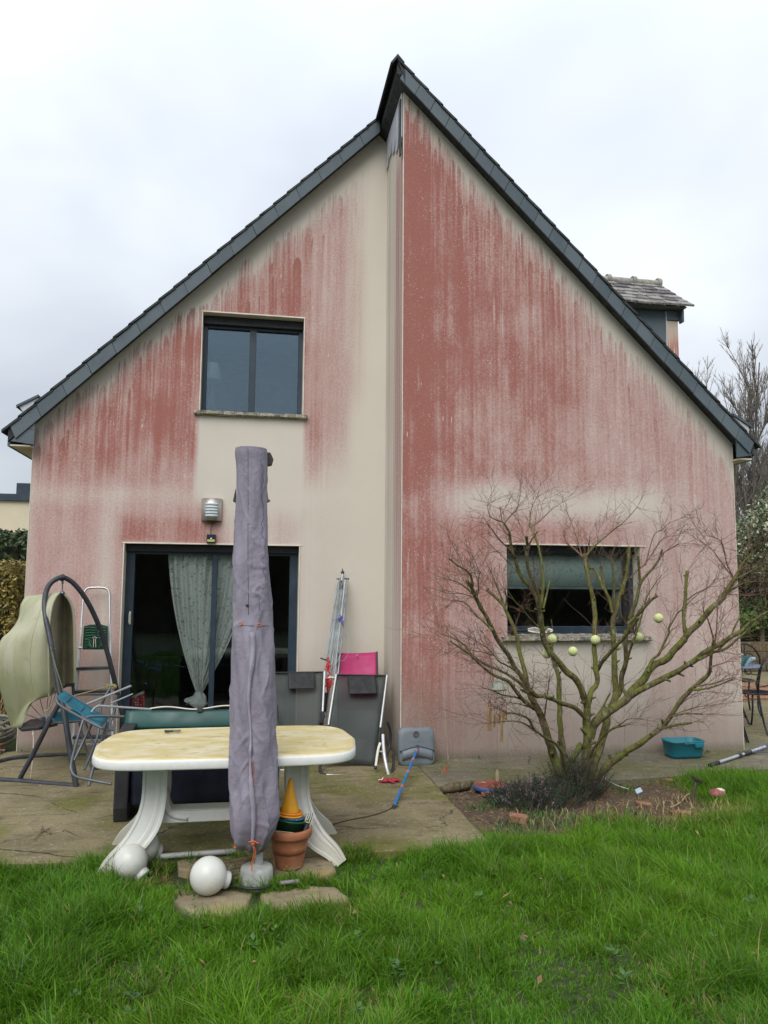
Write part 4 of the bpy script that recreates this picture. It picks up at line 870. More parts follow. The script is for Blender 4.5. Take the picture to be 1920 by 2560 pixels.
# leaf litter and dry stalks on the bed
lit = MB(); lr = random.Random(9)
for k in range(5200):
    x, y = lr.uniform(1.66, 4.1), lr.uniform(-3.35, -2.02); z = -.03+.9*hgt(x, y)+lr.uniform(.002, .012); a = lr.uniform(0, 6.28); L = lr.uniform(.008, .05); w = lr.uniform(.0012, .006)
    L = L*(1.8 if y < -2.95 else 1); w = w*(.5 if y < -2.95 else 1)
    d = Vector((math.cos(a), math.sin(a), lr.gauss(0, .25))).normalized()*L/2; s_ = Vector((-math.sin(a), math.cos(a), lr.gauss(0, .3))).normalized()*w
    c = Vector((x, y, z)); lit.add([c-d-s_*.4, c-s_, c+d, c+s_], [(0, 1, 2, 3)])
lit.build('leaf_litter', plain('dry_litter', (.20, .13, .075), .9, var=.7, scale=25), None)['kind'] = 'stuff'
# ------------------------------------------------------------------ white garden table
z1 = lambda x, y: (x*.42195, 1380+y*.42195)
z2 = lambda x, y: (550+x*.52911, 1080+y*.52911)
def plastic_table_mat():
    M = Mat('weathered_white_plastic'); n = M.noise(M.vec(M.x*1., M.y*2.2, 0.), 3.2, 6, .65); f = M.noise(scale=24, detail=5, rough=.7)
    top = M.z.ss(.686, .694); b = M.mix(f.ss(.35, .7)*.35, (.74, .74, .71), (.60, .59, .52))
    y = M.mix(n.ss(.3, .62), (.64, .59, .43), (.52, .43, .19)); s = M.noise(M.vec(M.x*1.6, M.y*5., 4.), 3., 6, .7)
    ctr = (1.-((M.x-.12)*1.6).abs().ss(.2, .8)); y = M.mix(s.ss(.52, .66)*ctr*.75, y, (.30, .19, .03)); y = M.mix(M.noise(scale=11, detail=5).ss(.6, .75)*.6, y, (.24, .24, .05))
    c = M.mix(top, b, y); low = (1.-(M.z+(f-.5)*.1).ss(.02, .2))*.5; c = M.mix(low, c, (.36, .33, .20))
    c = M.mix(M.z.ss(.62, .645)*(1.-M.z.ss(.655, .69))*0., c, (.8, .8, .8))
    M.set('Base Color', c).set('Roughness', .42).set('Specular IOR Level', .4); M.bump(f, .06, .004); return M.m
M_WPLAS = plastic_table_mat()
TX, TY = -.112, -3.33
tb = thing('garden_table', (TX, TY, 0), 'white plastic garden table with yellow algae on its top', 'table')
def table_outline(inset, z):
    pts = []; n = 72
    for i in range(n):
        a = 2*math.pi*i/n; c, s = math.cos(a), math.sin(a)
        e = .36 if True else 0
        x = .735*math.copysign(abs(c)**.20, c); y = .47*math.copysign(abs(s)**.22, s)
        x = math.copysign(max(0, abs(x)+.095*(1-(y/.47)**2)*abs(c)**1.2), x); y += .035*math.copysign((1-(x/.83)**2), s)*abs(s)
        k = 1-inset/.55; kx = 1-inset/.80
        pts.append(Vector((TX+x*kx, TY+y*k, z)))
    return pts
b = MB(); prof = [(.62, .648), (.018, .630), (.004, .632), (0, .640), (0, .676), (.006, .690), (.018, .697), (.032, .699), (.046, .694), (.06, .6945)]
rings = [table_outline(i, z) for i, z in prof]; P = [r+[r[0]] for r in rings]
b.grid(P, True).add(rings[-1], [tuple(range(len(rings[-1])))], False)
b.build('tabletop', M_WPLAS, tb)
def sweep(path, wid, th, wdir=(0, 1, 0)):
    """box section swept along a path; width measured across the path in its own plane, thickness along wdir"""
    b = MB(); pts = [Vector(p) for p in path]; wd = Vector(wdir); n = len(pts); vs = []
    for i, p in enumerate(pts):
        t = (pts[min(i+1, n-1)]-pts[max(i-1, 0)]).normalized(); s = t.cross(wd).normalized(); w = wid[i]/2; h = th/2
        rim = min(.016, w*.4)
        # a shallow channel between two raised edges
        prof = [(-w, -h), (-w, h), (-w, -h)]
        sec = [(-w, h), (-w, -h), (-w+rim, -h), (-w+rim*1.5, -h+.005), (w*.15, -h+.005), (w*.2, -h+.003), (w*.42, -h+.003), (w*.47, -h+.005), (w-rim*1.5, -h+.005), (w-rim, -h), (w, -h), (w, h)]
        vs.append([p+s*a+wd*c for a, c in sec])
    b.grid([r+[r[0]] for r in vs], False); b.add(vs[0], [tuple(range(12))]).add(vs[-1], [tuple(range(11, -1, -1))]); return b
def leg(sx, sy):
    x0 = TX+sx*.445; y0 = TY+sy*.10
    raw = [(x0, y0, .645, .155), (x0-sx*.002, y0+sy*.012, .50, .150), (x0+sx*.002, y0+sy*.035, .36, .150), (x0+sx*.034, y0+sy*.07, .235, .155), (x0+sx*.115, y0+sy*.11, .125, .132), (x0+sx*.215, y0+sy*.14, .045, .10), (x0+sx*.268, y0+sy*.155, -.02, .08)]
    sp = smooth_path(raw, 5); o = sweep([tuple(q[:3]) for q in sp], [q[3] for q in sp], .045, (0, -sy, 0))
    o.build('leg', M_WPLAS, tb, bevel=.003, seg=1)
for sx in (-1, 1):
    for sy in (-1, 1): leg(sx, sy)
    MB().box((TX+sx*.445-.055, TY-.10, .30), (TX+sx*.445+.055, TY+.10, .64)).build('leg_web', M_WPLAS, tb, bevel=.01)
    raw = [(TX+sx*.40, TY, .42, .11), (TX+sx*.385, TY, .33, .10), (TX+sx*.34, TY, .275, .09), (TX+sx*.24, TY, .25, .085)]
    sp = smooth_path(raw, 4); b = MB(); b.grid([[(q[0]-.0*sx, TY-.09, q[2]-q[3]*.3), (q[0], TY+.09, q[2]-q[3]*.3)] for q in sp], True, .025).build('gusset', M_WPLAS, tb)
MB().box((TX-.44, TY-.085, .215), (TX+.44, TY-.060, .285)).box((TX-.44, TY-.060, .272), (TX+.44, TY+.060, .286)).box((TX-.44, TY+.060, .215), (TX+.44, TY+.085, .285)).build('stretcher', M_WPLAS, tb, bevel=.004, seg=1)
# pliers lying on the table
p = AZ(*z1(1022, 1068), .70); M_STEEL = plain('tool_steel', (.16, .18, .20), .4, .8, dirt=(.12, .06, .03, .5)); M_BGRIP = plain('blue_black_grip', (.02, .03, .05), .5)
pl = thing('pliers', tuple(p), 'small dark pliers lying at the back of the white table top', 'pliers')
MB().bar(p+Vector((-.055, .012, .008)), p+Vector((.005, -.004, .008)), .014, .012).bar(p+Vector((-.05, -.014, .008)), p+Vector((.005, .006, .008)), .014, .012).build('handle', M_BGRIP, pl, bevel=.003, seg=1)
MB().bar(p+Vector((.0, .002, .009)), p+Vector((.055, .004, .009)), .020, .011).build('jaw', M_STEEL, pl, bevel=.003, seg=1)

# ------------------------------------------------------------------ closed parasol under its cover
PX, PY = .077, -3.87
ps = thing('parasol', (PX, PY, 0), 'closed parasol in a tall faded lavender cover with an orange drawstring', 'parasol')
def cover_mat():
    M = Mat('faded_lavender_fabric'); w = M.noise(M.vec(M.x, M.y, M.z*.8), 5., 5, .6); f = M.noise(scale=240, detail=2); g = M.noise(M.vec(M.x*6., M.y*6., M.z*1.4), 1, 5, .6)
    cr = M.noise(M.vec(M.x*9.+M.z*5., M.y*9., M.z*7.-M.x*4.), 1, 4, .6, .8)
    c = M.mix(w.ss(.3, .7), (.215, .192, .240), (.275, .250, .305)); c = M.mix(g.ss(.58, .75)*.35, c, (.20, .17, .19))
    lowz = (1.-(M.z+(g-.5)*.35).ss(.18, .50)); c = M.mix(lowz*.45, c, (.155, .135, .165)); c = M.mix((1.-(M.z+(w-.5)*.2).ss(.19, .28))*.6, c, (.09, .085, .055))
    M.set('Base Color', c).set('Roughness', .82).set('Specular IOR Level', .25); rg = (cr-.5).abs()*-2.+1.; c2_ = M.noise(M.vec(M.x*14.-M.z*9., M.y*14., M.z*11.+M.x*7.), 1, 3, .55, .6); rg2 = ((c2_-.5).abs()*-3.+1.).max(0.); sp_ = M.noise(scale=75, detail=3, rough=.7).ss(.64, .72)*(1.-M.z.ss(.3, 1.2)); c = M.mix(sp_*.6, c, (.09, .08, .085)); M.set('Base Color', c); M.bump(rg*.6+rg2*.5+f*.15, .5, .010); return M.m
M_COVER = cover_mat(); M_SEAM = plain('dark_seam', (.075, .065, .095), .8); M_ORANGE = plain('orange_cord', (.62, .13, .035), .5, var=.1); M_DKTAB = plain('dark_fabric_tab', (.06, .05, .045), .8)
def pxr(y):          # silhouette of the cover: left and right pixel at row y
    T = [(1122, 587, 668), (1135, 586, 669), (1165, 590, 669), (1200, 590.5, 669), (1253, 590, 669), (1300, 588, 670), (1362, 585, 672), (1430, 582, 675), (1500, 579.5, 679), (1556, 581, 681), (1600, 579, 684), (1680, 578, 688), (1750, 577, 690.5), (1810, 577, 691.5), (1900, 576, 693.5), (1979, 575, 696), (2030, 574.5, 696), (2062, 575, 688), (2085, 577, 676), (2105, 580, 667), (2120, 588, 650)]
    ys = [t[0] for t in T]; return np.interp(y, ys, [t[1] for t in T]), np.interp(y, ys, [t[2] for t in T])
def cover_pt(y, a, extra=0., tilt=True):
    l, r = pxr(y); c = AY((l+r)/2, y, PY); s = (c-CAM).dot(fw)/F; R_ = (r-l)/2*s
    if tilt: c.z += .035*math.cos(a)*np.interp(y, [2000, 2120], [0, -1.])*1.
    zz = c.z; v = np.interp(y, [1122, 1500, 2100], [.35, .8, 1.25])
    fold = .0105*v*math.sin(3*a+zz*5.1+.6)+.008*v*math.sin(5*a-zz*8.3+2.)+.006*v*math.sin(9*a+zz*13)+.012*v*mnoise.noise(Vector((math.cos(a)*1.9+zz*2.5, math.sin(a)*1.9-zz*1.6, zz*3.6)))+.012*v*abs(mnoise.noise(Vector((math.cos(a)*2.6-zz*4.2, math.sin(a)*2.6+zz*3., zz*5.2+7))))
    def crease(k, th, ph, pw): return (1-abs(math.sin(k*(zz*math.cos(th)+a*.13*math.sin(th))*.5+ph+2.6*mnoise.noise(Vector((a*.8, zz*2.2, ph))))))**pw
    m1 = max(0, mnoise.noise(Vector((a*1.1+3, zz*2.0, 1))))*1.6; m2 = max(0, mnoise.noise(Vector((a*1.3, zz*2.3, 9))))*1.6; m3 = max(0, mnoise.noise(Vector((a*1.2, zz*1.6, 17))))*1.6
    fold += v*(.020*m1*crease(46, .75, .3, 5)+.019*m2*crease(52, -.9, 1.9, 5)+.017*m3*crease(30, 1.35, 4., 6)+.008*m1*crease(120, -.4, 2.2, 3))
    fold *= .35+.65*abs(math.sin(a)); rr = R_+fold-.004+extra
    return c+Vector((math.cos(a)*rr, math.sin(a)*rr*.92, 0))
ysr = [1122]+list(np.linspace(1128, 2120, 210)); na = 150
P = [[cover_pt(y, 2*math.pi*k/na) for k in range(na+1)] for y in ysr]
for row in P: row[-1] = row[0]
b = MB(); b.grid(P, True)
topc = AY(627, 1119, PY); b.add(P[0][:-1]+[topc], [(k, (k+1) % na, na) for k in range(na)], True)
b.build('cover', M_COVER, ps)
def ang(y, px):      # angle on the front of the cover that shows at pixel column px
    l, r = pxr(y); return -math.acos(max(-1, min(1, (px-(l+r)/2)/((r-l)/2))))
def on_cover(pts, name, mat, r=.0022, ex=.002, n=5):
    MB().tube([cover_pt(y, ang(y, x), ex) for x, y in pts], r, n).build(name, mat, ps)
on_cover([(620, y) for y in range(1128, 1545, 12)], 'seam', M_SEAM, .0014, .0008)
on_cover([(657+3*math.sin(y*.07)+2*math.sin(y*.21)+(-6 if y > 1440 else 0)*min(1, (y-1440)/40), y) for y in range(1165, 1540, 6)], 'seam', M_SEAM, .0011, .0008)
on_cover([(x, 1562+(x-630)*.03) for x in range(582, 681, 6)], 'seam', M_SEAM, .0014, .001)
# placket running down the front, one edge lifting
P = []
for y in range(1578, 2118, 12):
    t = (y-1578)/540; xl = 624-6*math.sin(t*3)+6*t+3*math.sin(t*17); xr_ = xl+9+4*math.sin(t*9+1)
    P.append([cover_pt(y, ang(y, xl), .001), cover_pt(y, ang(y, (xl+xr_)/2), .013+.006*math.sin(t*14)), cover_pt(y, ang(y, xr_), .006)])
MB().grid(P, True, .002).build('placket', plain('pale_fabric_fold', (.33, .30, .37), .8), ps)
on_cover([(x, y) for x, y in zip(np.linspace(623, 627, 14), np.linspace(1690, 1800, 14))], 'zip', M_ORANGE, .0018, .002)
on_cover([(x, y) for x, y in zip(np.linspace(634, 631, 14), np.linspace(1890, 1965, 14))], 'zip', M_ORANGE, .0018, .004)
for x, y in ((603, 1558), (647.5, 1560), (597, 2121)):
    c = cover_pt(min(y, 2112), ang(min(y, 2112), x), .004); nrm = (c-AY(631, y, PY)); nrm.z = 0; nrm.normalize(); ring = []
    u = Vector((0, 0, 1)); w = nrm.cross(u)
    MB().tube([c+(u*math.cos(a)+w*math.sin(a))*.0085 for a in np.linspace(0, 2*math.pi, 13)], .0033, 6).build('eyelet', M_ORANGE, ps)
MB().bar(cover_pt(1512, ang(1512, 614), .004), cover_pt(1512, ang(1512, 621), .008), .006, .010).build('zip_pull', M_BLACK, ps)
k0 = cover_pt(2092, ang(2092, 632), .02)
b = MB(); b.tube([k0+Vector((-.025, 0, .01)), k0+Vector((.0, -.012, .018)), k0+Vector((.03, 0, .0))], .004, 6).tube([k0, k0+Vector((.006, -.01, -.05)), k0+Vector((-.006, -.006, -.10)), k0+Vector((-.004, 0, -.13))], .0022, 5).tube([k0, k0+Vector((.016, -.01, -.04)), k0+Vector((.0, -.006, -.115))], .0022, 5).sphere(k0, .011, 10, 6)
b.bar(k0+Vector((-.004, 0, -.115)), k0+Vector((-.004, 0, -.145)), .010, .007).build('drawstring', M_ORANGE, ps)
# flared tabs at the head and half way
for pts in ([(663, 1130), (676, 1131), (684, 1148), (680, 1162), (668, 1164)], [(589, 1220), (583, 1248), (582, 1252), (591, 1256)], [(668, 1225), (671, 1247), (677, 1251), (668, 1256)], [(587, 1128), (600, 1124), (612, 1128), (594, 1168), (590, 1160)]):
    MB().prism([AY(x, y, PY+.03) for x, y in pts], (0, .05, 0)).build('tab', M_DKTAB if pts[0][0] in (663, 589) else M_COVER, ps, bevel=.003, seg=1)
M_GALV = plain('galvanised_pole', (.40, .42, .42), .5, .35, dirt=(.30, .22, .14, .4)); M_CONC = plain('cast_concrete', (.34, .35, .325), .95, var=.25, scale=9, dirt=(.17, .19, .13, .5), bump=.5, bscale=40)
MB().tube([(PX+.012, PY, .08), (PX+.012, PY, .45)], .0225, 14).build('pole', M_GALV, ps)
MB().lathe([(0, .135), (.028, .135), (.03, .128), (.075, .127), (.088, .121), (.094, .105), (.096, .02), (.092, 0), (0, 0)], (PX, PY, -.035), 40).build('base', M_CONC, ps)

# ------------------------------------------------------------------ white globes
M_GLOBE = plain('opal_plastic', (.60, .60, .555), .36, var=.06, scale=5, dirt=(.42, .39, .24, .55)); M_COLLAR = plain('globe_collar', (.55, .56, .54), .5)
def globe(px, py, Y_, rpx, ax, lab):
    c = AY(px, py, Y_); r = rpx*(c-CAM).dot(fw)/F; g = thing('globe_lamp', (c.x, c.y, c.z-r), lab, 'globe lamp', 'white globe lamps lying on the ground')
    a = Vector(ax).normalized(); MB().sphere(c, r, 40, 24).build('globe', M_GLOBE, g)
    b = MB(); b.lathe([(r*.42, r*.86), (r*.45, r*.90), (r*.45, r*1.16), (r*.42, r*1.20), (r*.30, r*1.20)], c, 28, a)
    for k in range(3): b.lathe([(r*.45, r*(.95+.07*k)), (r*.47, r*(.965+.07*k)), (r*.45, r*(.98+.07*k))], c, 28, a)
    b.build('collar', M_COLLAR, g); return g
globe(521, 2189, -3.97, 45.5, (.93, .25, -.36), 'white globe lamp lying in front of the wooden decking, collar to the right')
globe(354, 2114, -3.42, 43, (.8, .4, -.5), 'white globe lamp behind, by the left foot of the table')
globe(326, 2154, -3.60, 42, (.7, -.3, -.65), 'white globe lamp sunk in the grass at the left table foot')

# ------------------------------------------------------------------ terracotta pot filled with toys
def terra_mat():
    M = Mat('terracotta'); n = M.noise(scale=9, detail=5, rough=.65); c = M.mix(n.ss(.3, .7), (.30, .105, .045), (.40, .155, .075)); c = M.mix(M.noise(scale=5, detail=5).ss(.55, .72)*.4, c, (.45, .30, .20))
    M.set('Base Color', c).set('Roughness', .85); M.bump(M.noise(scale=70, detail=3), .15, .003); return M.m
QX, QY = .275, -3.66
pot = thing('flower_pot', (QX, QY, 0), 'terracotta pot full of plastic toys beside the parasol pole', 'pot')
MB().lathe([(0, .0), (.078, 0), (.083, .01), (.104, .115), (.108, .122), (.106, .128), (.118, .178), (.120, .181), (.133, .186), (.137, .196), (.138, .218), (.134, .232), (.126, .236), (.120, .228), (.112, .18), (.10, .09), (0, .09)], (QX, QY, 0), 48).build('pot', terra_mat(), pot)
def toy(name, mb, mat, lab, cat): return tag(mb.build(name, mat, None, loc=mb.v[0]), lab, cat, 'toys in the terracotta pot')
def tilt(c, axis, deg): return Matrix.Translation(Vector(c)) @ Matrix.Rotation(R(deg), 4, axis)
def xf(mb, M): mb.v = [tuple(M@Vector(v)) for v in mb.v]; return mb
toy('bucket', xf(MB().lathe([(0, 0), (.072, 0), (.098, .105), (.104, .108), (.104, .116), (.098, .118), (.072, .01), (0, .01)], (0, 0, 0), 32), tilt((QX-.012, QY, .175), 'Y', 9)), plain('dark_green_plastic', (.012, .075, .035), .4), 'dark green plastic bucket in the terracotta pot', 'bucket')
toy('traffic_cone', MB().lathe([(.058, 0), (.055, .012), (.030, .115), (.012, .190), (.008, .200), (0, .203)], (QX+.0, QY+.03, .315), 28), plain('yellow_plastic', (.72, .33, .006), .42, var=.08), 'tall yellow plastic cone standing in the terracotta pot', 'traffic cone')
for i, (dx, dz, r_, col, nm) in enumerate(((-.01, .318, .088, (.70, .22, .01), 'orange'), (-.012, .304, .092, (.72, .30, .02), 'deep orange'), (.0, .289, .090, (.02, .12, .25), 'blue'))):
    toy('ring', xf(MB().lathe([(r_-.022, 0), (r_-.004, .0), (r_, .006), (r_-.004, .013), (r_-.022, .012), (r_-.022, 0)], (0, 0, 0), 32), tilt((QX+dx, QY+.01, dz), 'Y', 8)), plain('ring_'+nm.replace(' ', '_'), col, .45), f'{nm} plastic ring in the terracotta pot, '+('under the yellow cone', 'below the topmost ring', 'lying across the green bucket')[i], 'ring')
toy('rope', MB().tube([(QX-.06+.11*t, QY-.05+.02*math.sin(t*20), .287+.006*math.sin(t*30)) for t in np.linspace(0, 1, 24)], .004, 5), plain('lime_cord', (.30, .55, .06), .6), 'lime green cord lying across the green bucket in the pot', 'cord')
b = MB()
for k in range(4): b.box((-.004+k*.0125, 0, 0), (.003+k*.0125, .05, .075+.004*k))
b.box((-.004, .0505, 0), (.045, .054, .08)); toy('shuttlecock', xf(b, tilt((QX+.082, QY-.02, .235), 'Y', 18)), plain('white_ribbed_plastic', (.66, .66, .62), .5), 'white ribbed plastic piece sticking out of the pot', 'toy')
toy('handle_tube', xf(MB().lathe([(.013, 0), (.013, .07), (.010, .07), (.010, .0)], (0, 0, 0), 14), tilt((QX+.078, QY-.06, .20), 'Y', 22)), M_BLACK, 'black tube standing at the right rim of the pot', 'tube')
toy('rope', MB().tube([(QX+.10+.012*math.sin(t*26), QY-.045+.012*math.cos(t*26), .20+.085*t) for t in np.linspace(0, 1, 30)], .0045, 5), plain('striped_rope', (.42, .42, .25), .8, var=.5, scale=60), 'striped rope coiled at the right rim of the pot', 'rope')
for i in range(3): toy('stick', MB().tube([(QX-.12+.006*i, QY-.085, .243-.006*i), (QX+.02+.012*i, QY-.105, .228-.004*i)], .004, 6), M_CUT, ('uppermost of three thin pale sticks across the front rim of the pot', 'middle one of three thin pale sticks across the front rim of the pot', 'lowest of three thin pale sticks across the front rim of the pot')[i], 'stick')

# ------------------------------------------------------------------ storage bench behind the table
M_NAVY = plain('navy_plastic', (.010, .014, .030), .38, var=.3, scale=4, dirt=(.04, .04, .045, .3)); M_TEAL = plain('teal_panel', (.006, .066, .056), .5, var=.18, scale=2); M_CHAR = plain('charcoal_plastic', (.022, .023, .025), .5, var=.25)
sb = thing('storage_bench', (-.3, -2.35, 0), 'dark navy storage bench with a green back panel, behind the white table', 'storage bench')
a = AZ(283, 2040, 0); bx0 = AY(283, 2000, -2.62).x; bx1 = AY(699, 1900, -2.62).x
b = MB(); b.prism([(bx0, -2.62, .10), (bx0, -2.60, .0), (bx0, -2.12, .0), (bx0, -2.08, .10), (bx0, -2.10, .66), (bx0, -2.60, .62)], (.10, 0, 0)); b.build('side_panel', M_CHAR, sb, bevel=.012)
b = MB(); b.prism([(bx1-.10, -2.62, .10), (bx1-.10, -2.60, .0), (bx1-.10, -2.12, .0), (bx1-.10, -2.08, .10), (bx1-.10, -2.10, .66), (bx1-.10, -2.60, .62)], (.10, 0, 0)); b.build('side_panel', M_CHAR, sb, bevel=.012)
MB().box((bx0+.102, -2.585, .09), (bx1-.102, -2.15, .60)).build('body', M_NAVY, sb, bevel=.05, seg=4)
xg0, xg1 = AY(314, 1800, -2.25).x, AY(692, 1800, -2.25).x; zt = AY(330, 1776, -2.25).z
rows = []
for j in range(9):
    t = j/8; rows.append([(xg0+(xg1-xg0)*i/20, -2.25-.05*math.sin(math.pi*(1-t)*.5)+.01*math.sin(i*.5), .60+(zt-.60)*t-.008*math.sin(math.pi*i/20)*t) for i in range(21)])
MB().grid(rows, True, .02).build('back_panel', M_TEAL, sb)
MB().tube([(xg0+.18+(xg1-xg0-.2)*t, -2.262, zt+.012+.012*math.sin(t*13)) for t in np.linspace(0, 1, 30)], .006, 6).build('edging', M_BEAD, sb)
MB().box((AY(500, 1770, -2.26).x-.02, -2.285, zt-.014), (AY(500, 1770, -2.26).x+.02, -2.262, zt+.028)).build('clip', M_STEEL, sb)

# ------------------------------------------------------------------ folding sling chairs at the left
M_BLUE = plain('blue_sling', (.010, .130, .185), .7, var=.18, scale=5, dirt=(.03, .10, .12, .4)); M_GFRAME = plain('grey_tube', (.115, .125, .140), .45, .3, var=.2, dirt=(.05, .045, .04, .3)); M_GPALE = plain('pale_grey_tube', (.30, .315, .335), .45, .3, var=.12)
def tubeY(pts, r, n=8, flat=False):
    """pts: (x, y) in the left detail view, then depth"""
    P = smooth_path([tuple(AY(*z1(x, y), Y_)) for x, y, Y_ in pts], 5) if len(pts) > 2 else [tuple(AY(*z1(x, y), Y_)) for x, y, Y_ in pts]
    return MB().tube([Vector(q) for q in P], r, n)
def quad_sheet(c, mat, name, par, sag=.02, nu=8, nv=10):
    """c: four corners (x, y, depth) clockwise; a slightly sagging cloth"""
    q = [AY(*z1(x, y), Y_) for x, y, Y_ in c]; rows = []
    for j in range(nv+1):
        v = j/nv; rows.append([q[0].lerp(q[1], i/nu).lerp(q[3].lerp(q[2], i/nu), v)+Vector((0, 0, -sag*math.sin(math.pi*i/nu)*math.sin(math.pi*v))) for i in range(nu+1)])
    return MB().grid(rows, True, .004).build(name, mat, par)
c1 = thing('folding_chair', (-1.25, -1.95, 0), 'folded blue sling chair with grey frame, the nearer of two at the left', 'chair', 'folded blue sling chairs')
quad_sheet([(332, 862, -1.72), (378, 826, -1.5), (642, 985, -1.55), (600, 1042, -1.95)], M_BLUE, 'sling', c1, .03)
tubeY([(330, 858, -1.73), (352, 905, -1.76), (470, 975, -1.85), (608, 1047, -1.97)], .0105).build('side_rail', M_GFRAME, c1)
tubeY([(376, 822, -1.49), (455, 870, -1.5), (560, 935, -1.53), (646, 985, -1.56)], .0095).build('side_rail', M_GFRAME, c1)
for f_ in (.18, .5, .75):
    x0, y0, x1, y1 = 332+(600-332)*f_, 862+(1042-862)*f_, 378+(642-378)*f_, 826+(985-826)*f_
    tubeY([(x0, y0+4, -1.76), (x1, y1+4, -1.53)], .004, 5).build('batten', M_GFRAME, c1)
tubeY([(735, 976, -1.75), (620, 972, -1.8), (540, 975, -1.84), (500, 990, -1.87), (482, 1030, -1.9), (450, 1140, -1.96), (425, 1240, -2.0), (422, 1290, -2.03), (450, 1330, -2.06), (530, 1350, -2.08), (660, 1375, -2.12)], .0115).build('leg_frame', M_GFRAME, c1)
tubeY([(640, 1010, -1.6), (600, 1120, -1.68), (552, 1280, -1.78), (525, 1385, -1.85)], .013).build('leg', M_GFRAME, c1)
tubeY([(505, 1010, -1.62), (535, 1090, -1.66), (560, 1150, -1.7)], .010).build('leg', M_GFRAME, c1)
tubeY([(548, 1010, -1.65), (500, 1110, -1.72), (440, 1235, -1.8)], .011).build('leg', M_GFRAME, c1)
MB().bar(AY(*z1(583, 910), -1.6), AY(*z1(897, 932), -1.55), .030, .016).build('armrest', M_GPALE, c1, bevel=.004, seg=1)
tubeY([(590, 908, -1.6), (560, 925, -1.62), (540, 950, -1.65)], .009).build('armrest_tube', M_GPALE, c1)
tubeY([(555, 1285, -1.72), (640, 1278, -1.6), (740, 1290, -1.5)], .011).build('cross_bar', M_GFRAME, c1)
c2 = thing('folding_chair', (-1.45, -1.2, 0), 'folded blue sling chair with grey frame, the farther of two, under the nearer one', 'chair', 'folded blue sling chairs')
quad_sheet([(300, 952, -1.35), (470, 925, -1.1), (485, 998, -1.1), (312, 1005, -1.35)], M_BLUE, 'sling', c2, .02)
tubeY([(318, 1012, -1.36), (400, 1008, -1.3), (500, 998, -1.2)], .0105).build('side_rail', M_GFRAME, c2)
MB().bar(AY(*z1(505, 905), -1.15), AY(*z1(778, 792), -1.0), .034, .016).build('armrest', M_GPALE, c2, bevel=.004, seg=1)
MB().bar(AY(*z1(655, 897), -1.1), AY(*z1(788, 840), -1.05), .016, .012).build('armrest', M_GPALE, c2, bevel=.003, seg=1)
tubeY([(655, 800, -1.), (612, 880, -1.05), (590, 980, -1.1), (575, 1100, -1.2), (500, 1290, -1.35)], .012).build('leg', M_GFRAME, c2)
tubeY([(690, 850, -.95), (680, 930, -1.0), (650, 1020, -1.1), (600, 1130, -1.2)], .012).build('leg', M_GFRAME, c2)
tubeY([(470, 1010, -1.2), (490, 1100, -1.2), (520, 1200, -1.2), (545, 1300, -1.25)], .011).build('leg', M_GFRAME, c2)
MB().bar(AY(*z1(640, 990), -1.1), AY(*z1(660, 1060), -1.15), .045, .02).build('hinge_plate', M_GFRAME, c2)

# ------------------------------------------------------------------ hanging swing seat with its shell
M_DARKTUBE = plain('anthracite_tube', (.040, .046, .056), .48, .2, var=.25, dirt=(.10, .095, .08, .4)); sw = thing('swing_seat', (-1.75, -.9, 0), 'hanging swing seat with pale green fabric shell and dark tubular stand', 'swing seat')
tubeY([(452, 1388, -1.52), (420, 1210, -1.47), (385, 980, -1.40), (352, 820, -1.33), (318, 640, -1.25), (290, 480, -1.18), (270, 390, -1.12), (264, 300, -1.06), (275, 230, -1.02), (300, 185, -.99), (335, 160, -.96), (367, 151, -.93), (400, 160, -.90), (440, 190, -.86), (490, 250, -.81), (540, 335, -.76), (590, 450, -.68), (640, 610, -.60), (680, 770, -.52), (725, 960, -.42), (770, 1150, -.32)], .0235, 12).build('hoop', M_DARKTUBE, sw)
tubeY([(362, 880, -1.36), (300, 990, -1.33), (210, 1170, -1.3), (118, 1342, -1.28)], .021, 10).build('brace', M_DARKTUBE, sw)
tubeY([(458, 1386, -1.52), (300, 1374, -1.42), (120, 1358, -1.3), (-60, 1345, -1.2), (-200, 1330, -1.05)], .0225, 10).build('base_bar', M_DARKTUBE, sw)
tubeY([(-200, 1300, -.9), (0, 1240, -.5), (130, 1215, -.36), (300, 1204, -.30), (480, 1205, -.28), (620, 1215, -.3)], .0225, 10).build('base_bar', M_DARKTUBE, sw)
MB().box(AY(*z1(100, 1352), -1.30), AY(*z1(140, 1338), -1.26)).build('bracket', M_DARKTUBE, sw, bevel=.003, seg=1)
hk = AY(*z1(370, 152), -.93)
MB().lathe([(.030, -.022), (.032, 0), (.030, .022)], hk, 14, (1, .3, .25)).build('clamp', M_BLACK, sw)
b = MB(); t0, t1 = AY(*z1(371, 165), -.93), AY(*z1(370, 245), -.93)
b.tube([t0, t0.lerp(t1, .3)], .010, 8).tube([t0.lerp(t1, .3), t1], .0055, 6).sphere(t1, .022, 10, 6).build('hanger', M_STEEL, sw)
for x, y, Y_ in ((299, 545, -1.24), (304, 580, -1.26), (328, 575, -1.26), (585, 470, -.69), (590, 510, -.68)):
    MB().sphere(AY(*z1(x, y), Y_-.024), .0065, 8, 5).build('bolt', M_STEEL, sw)
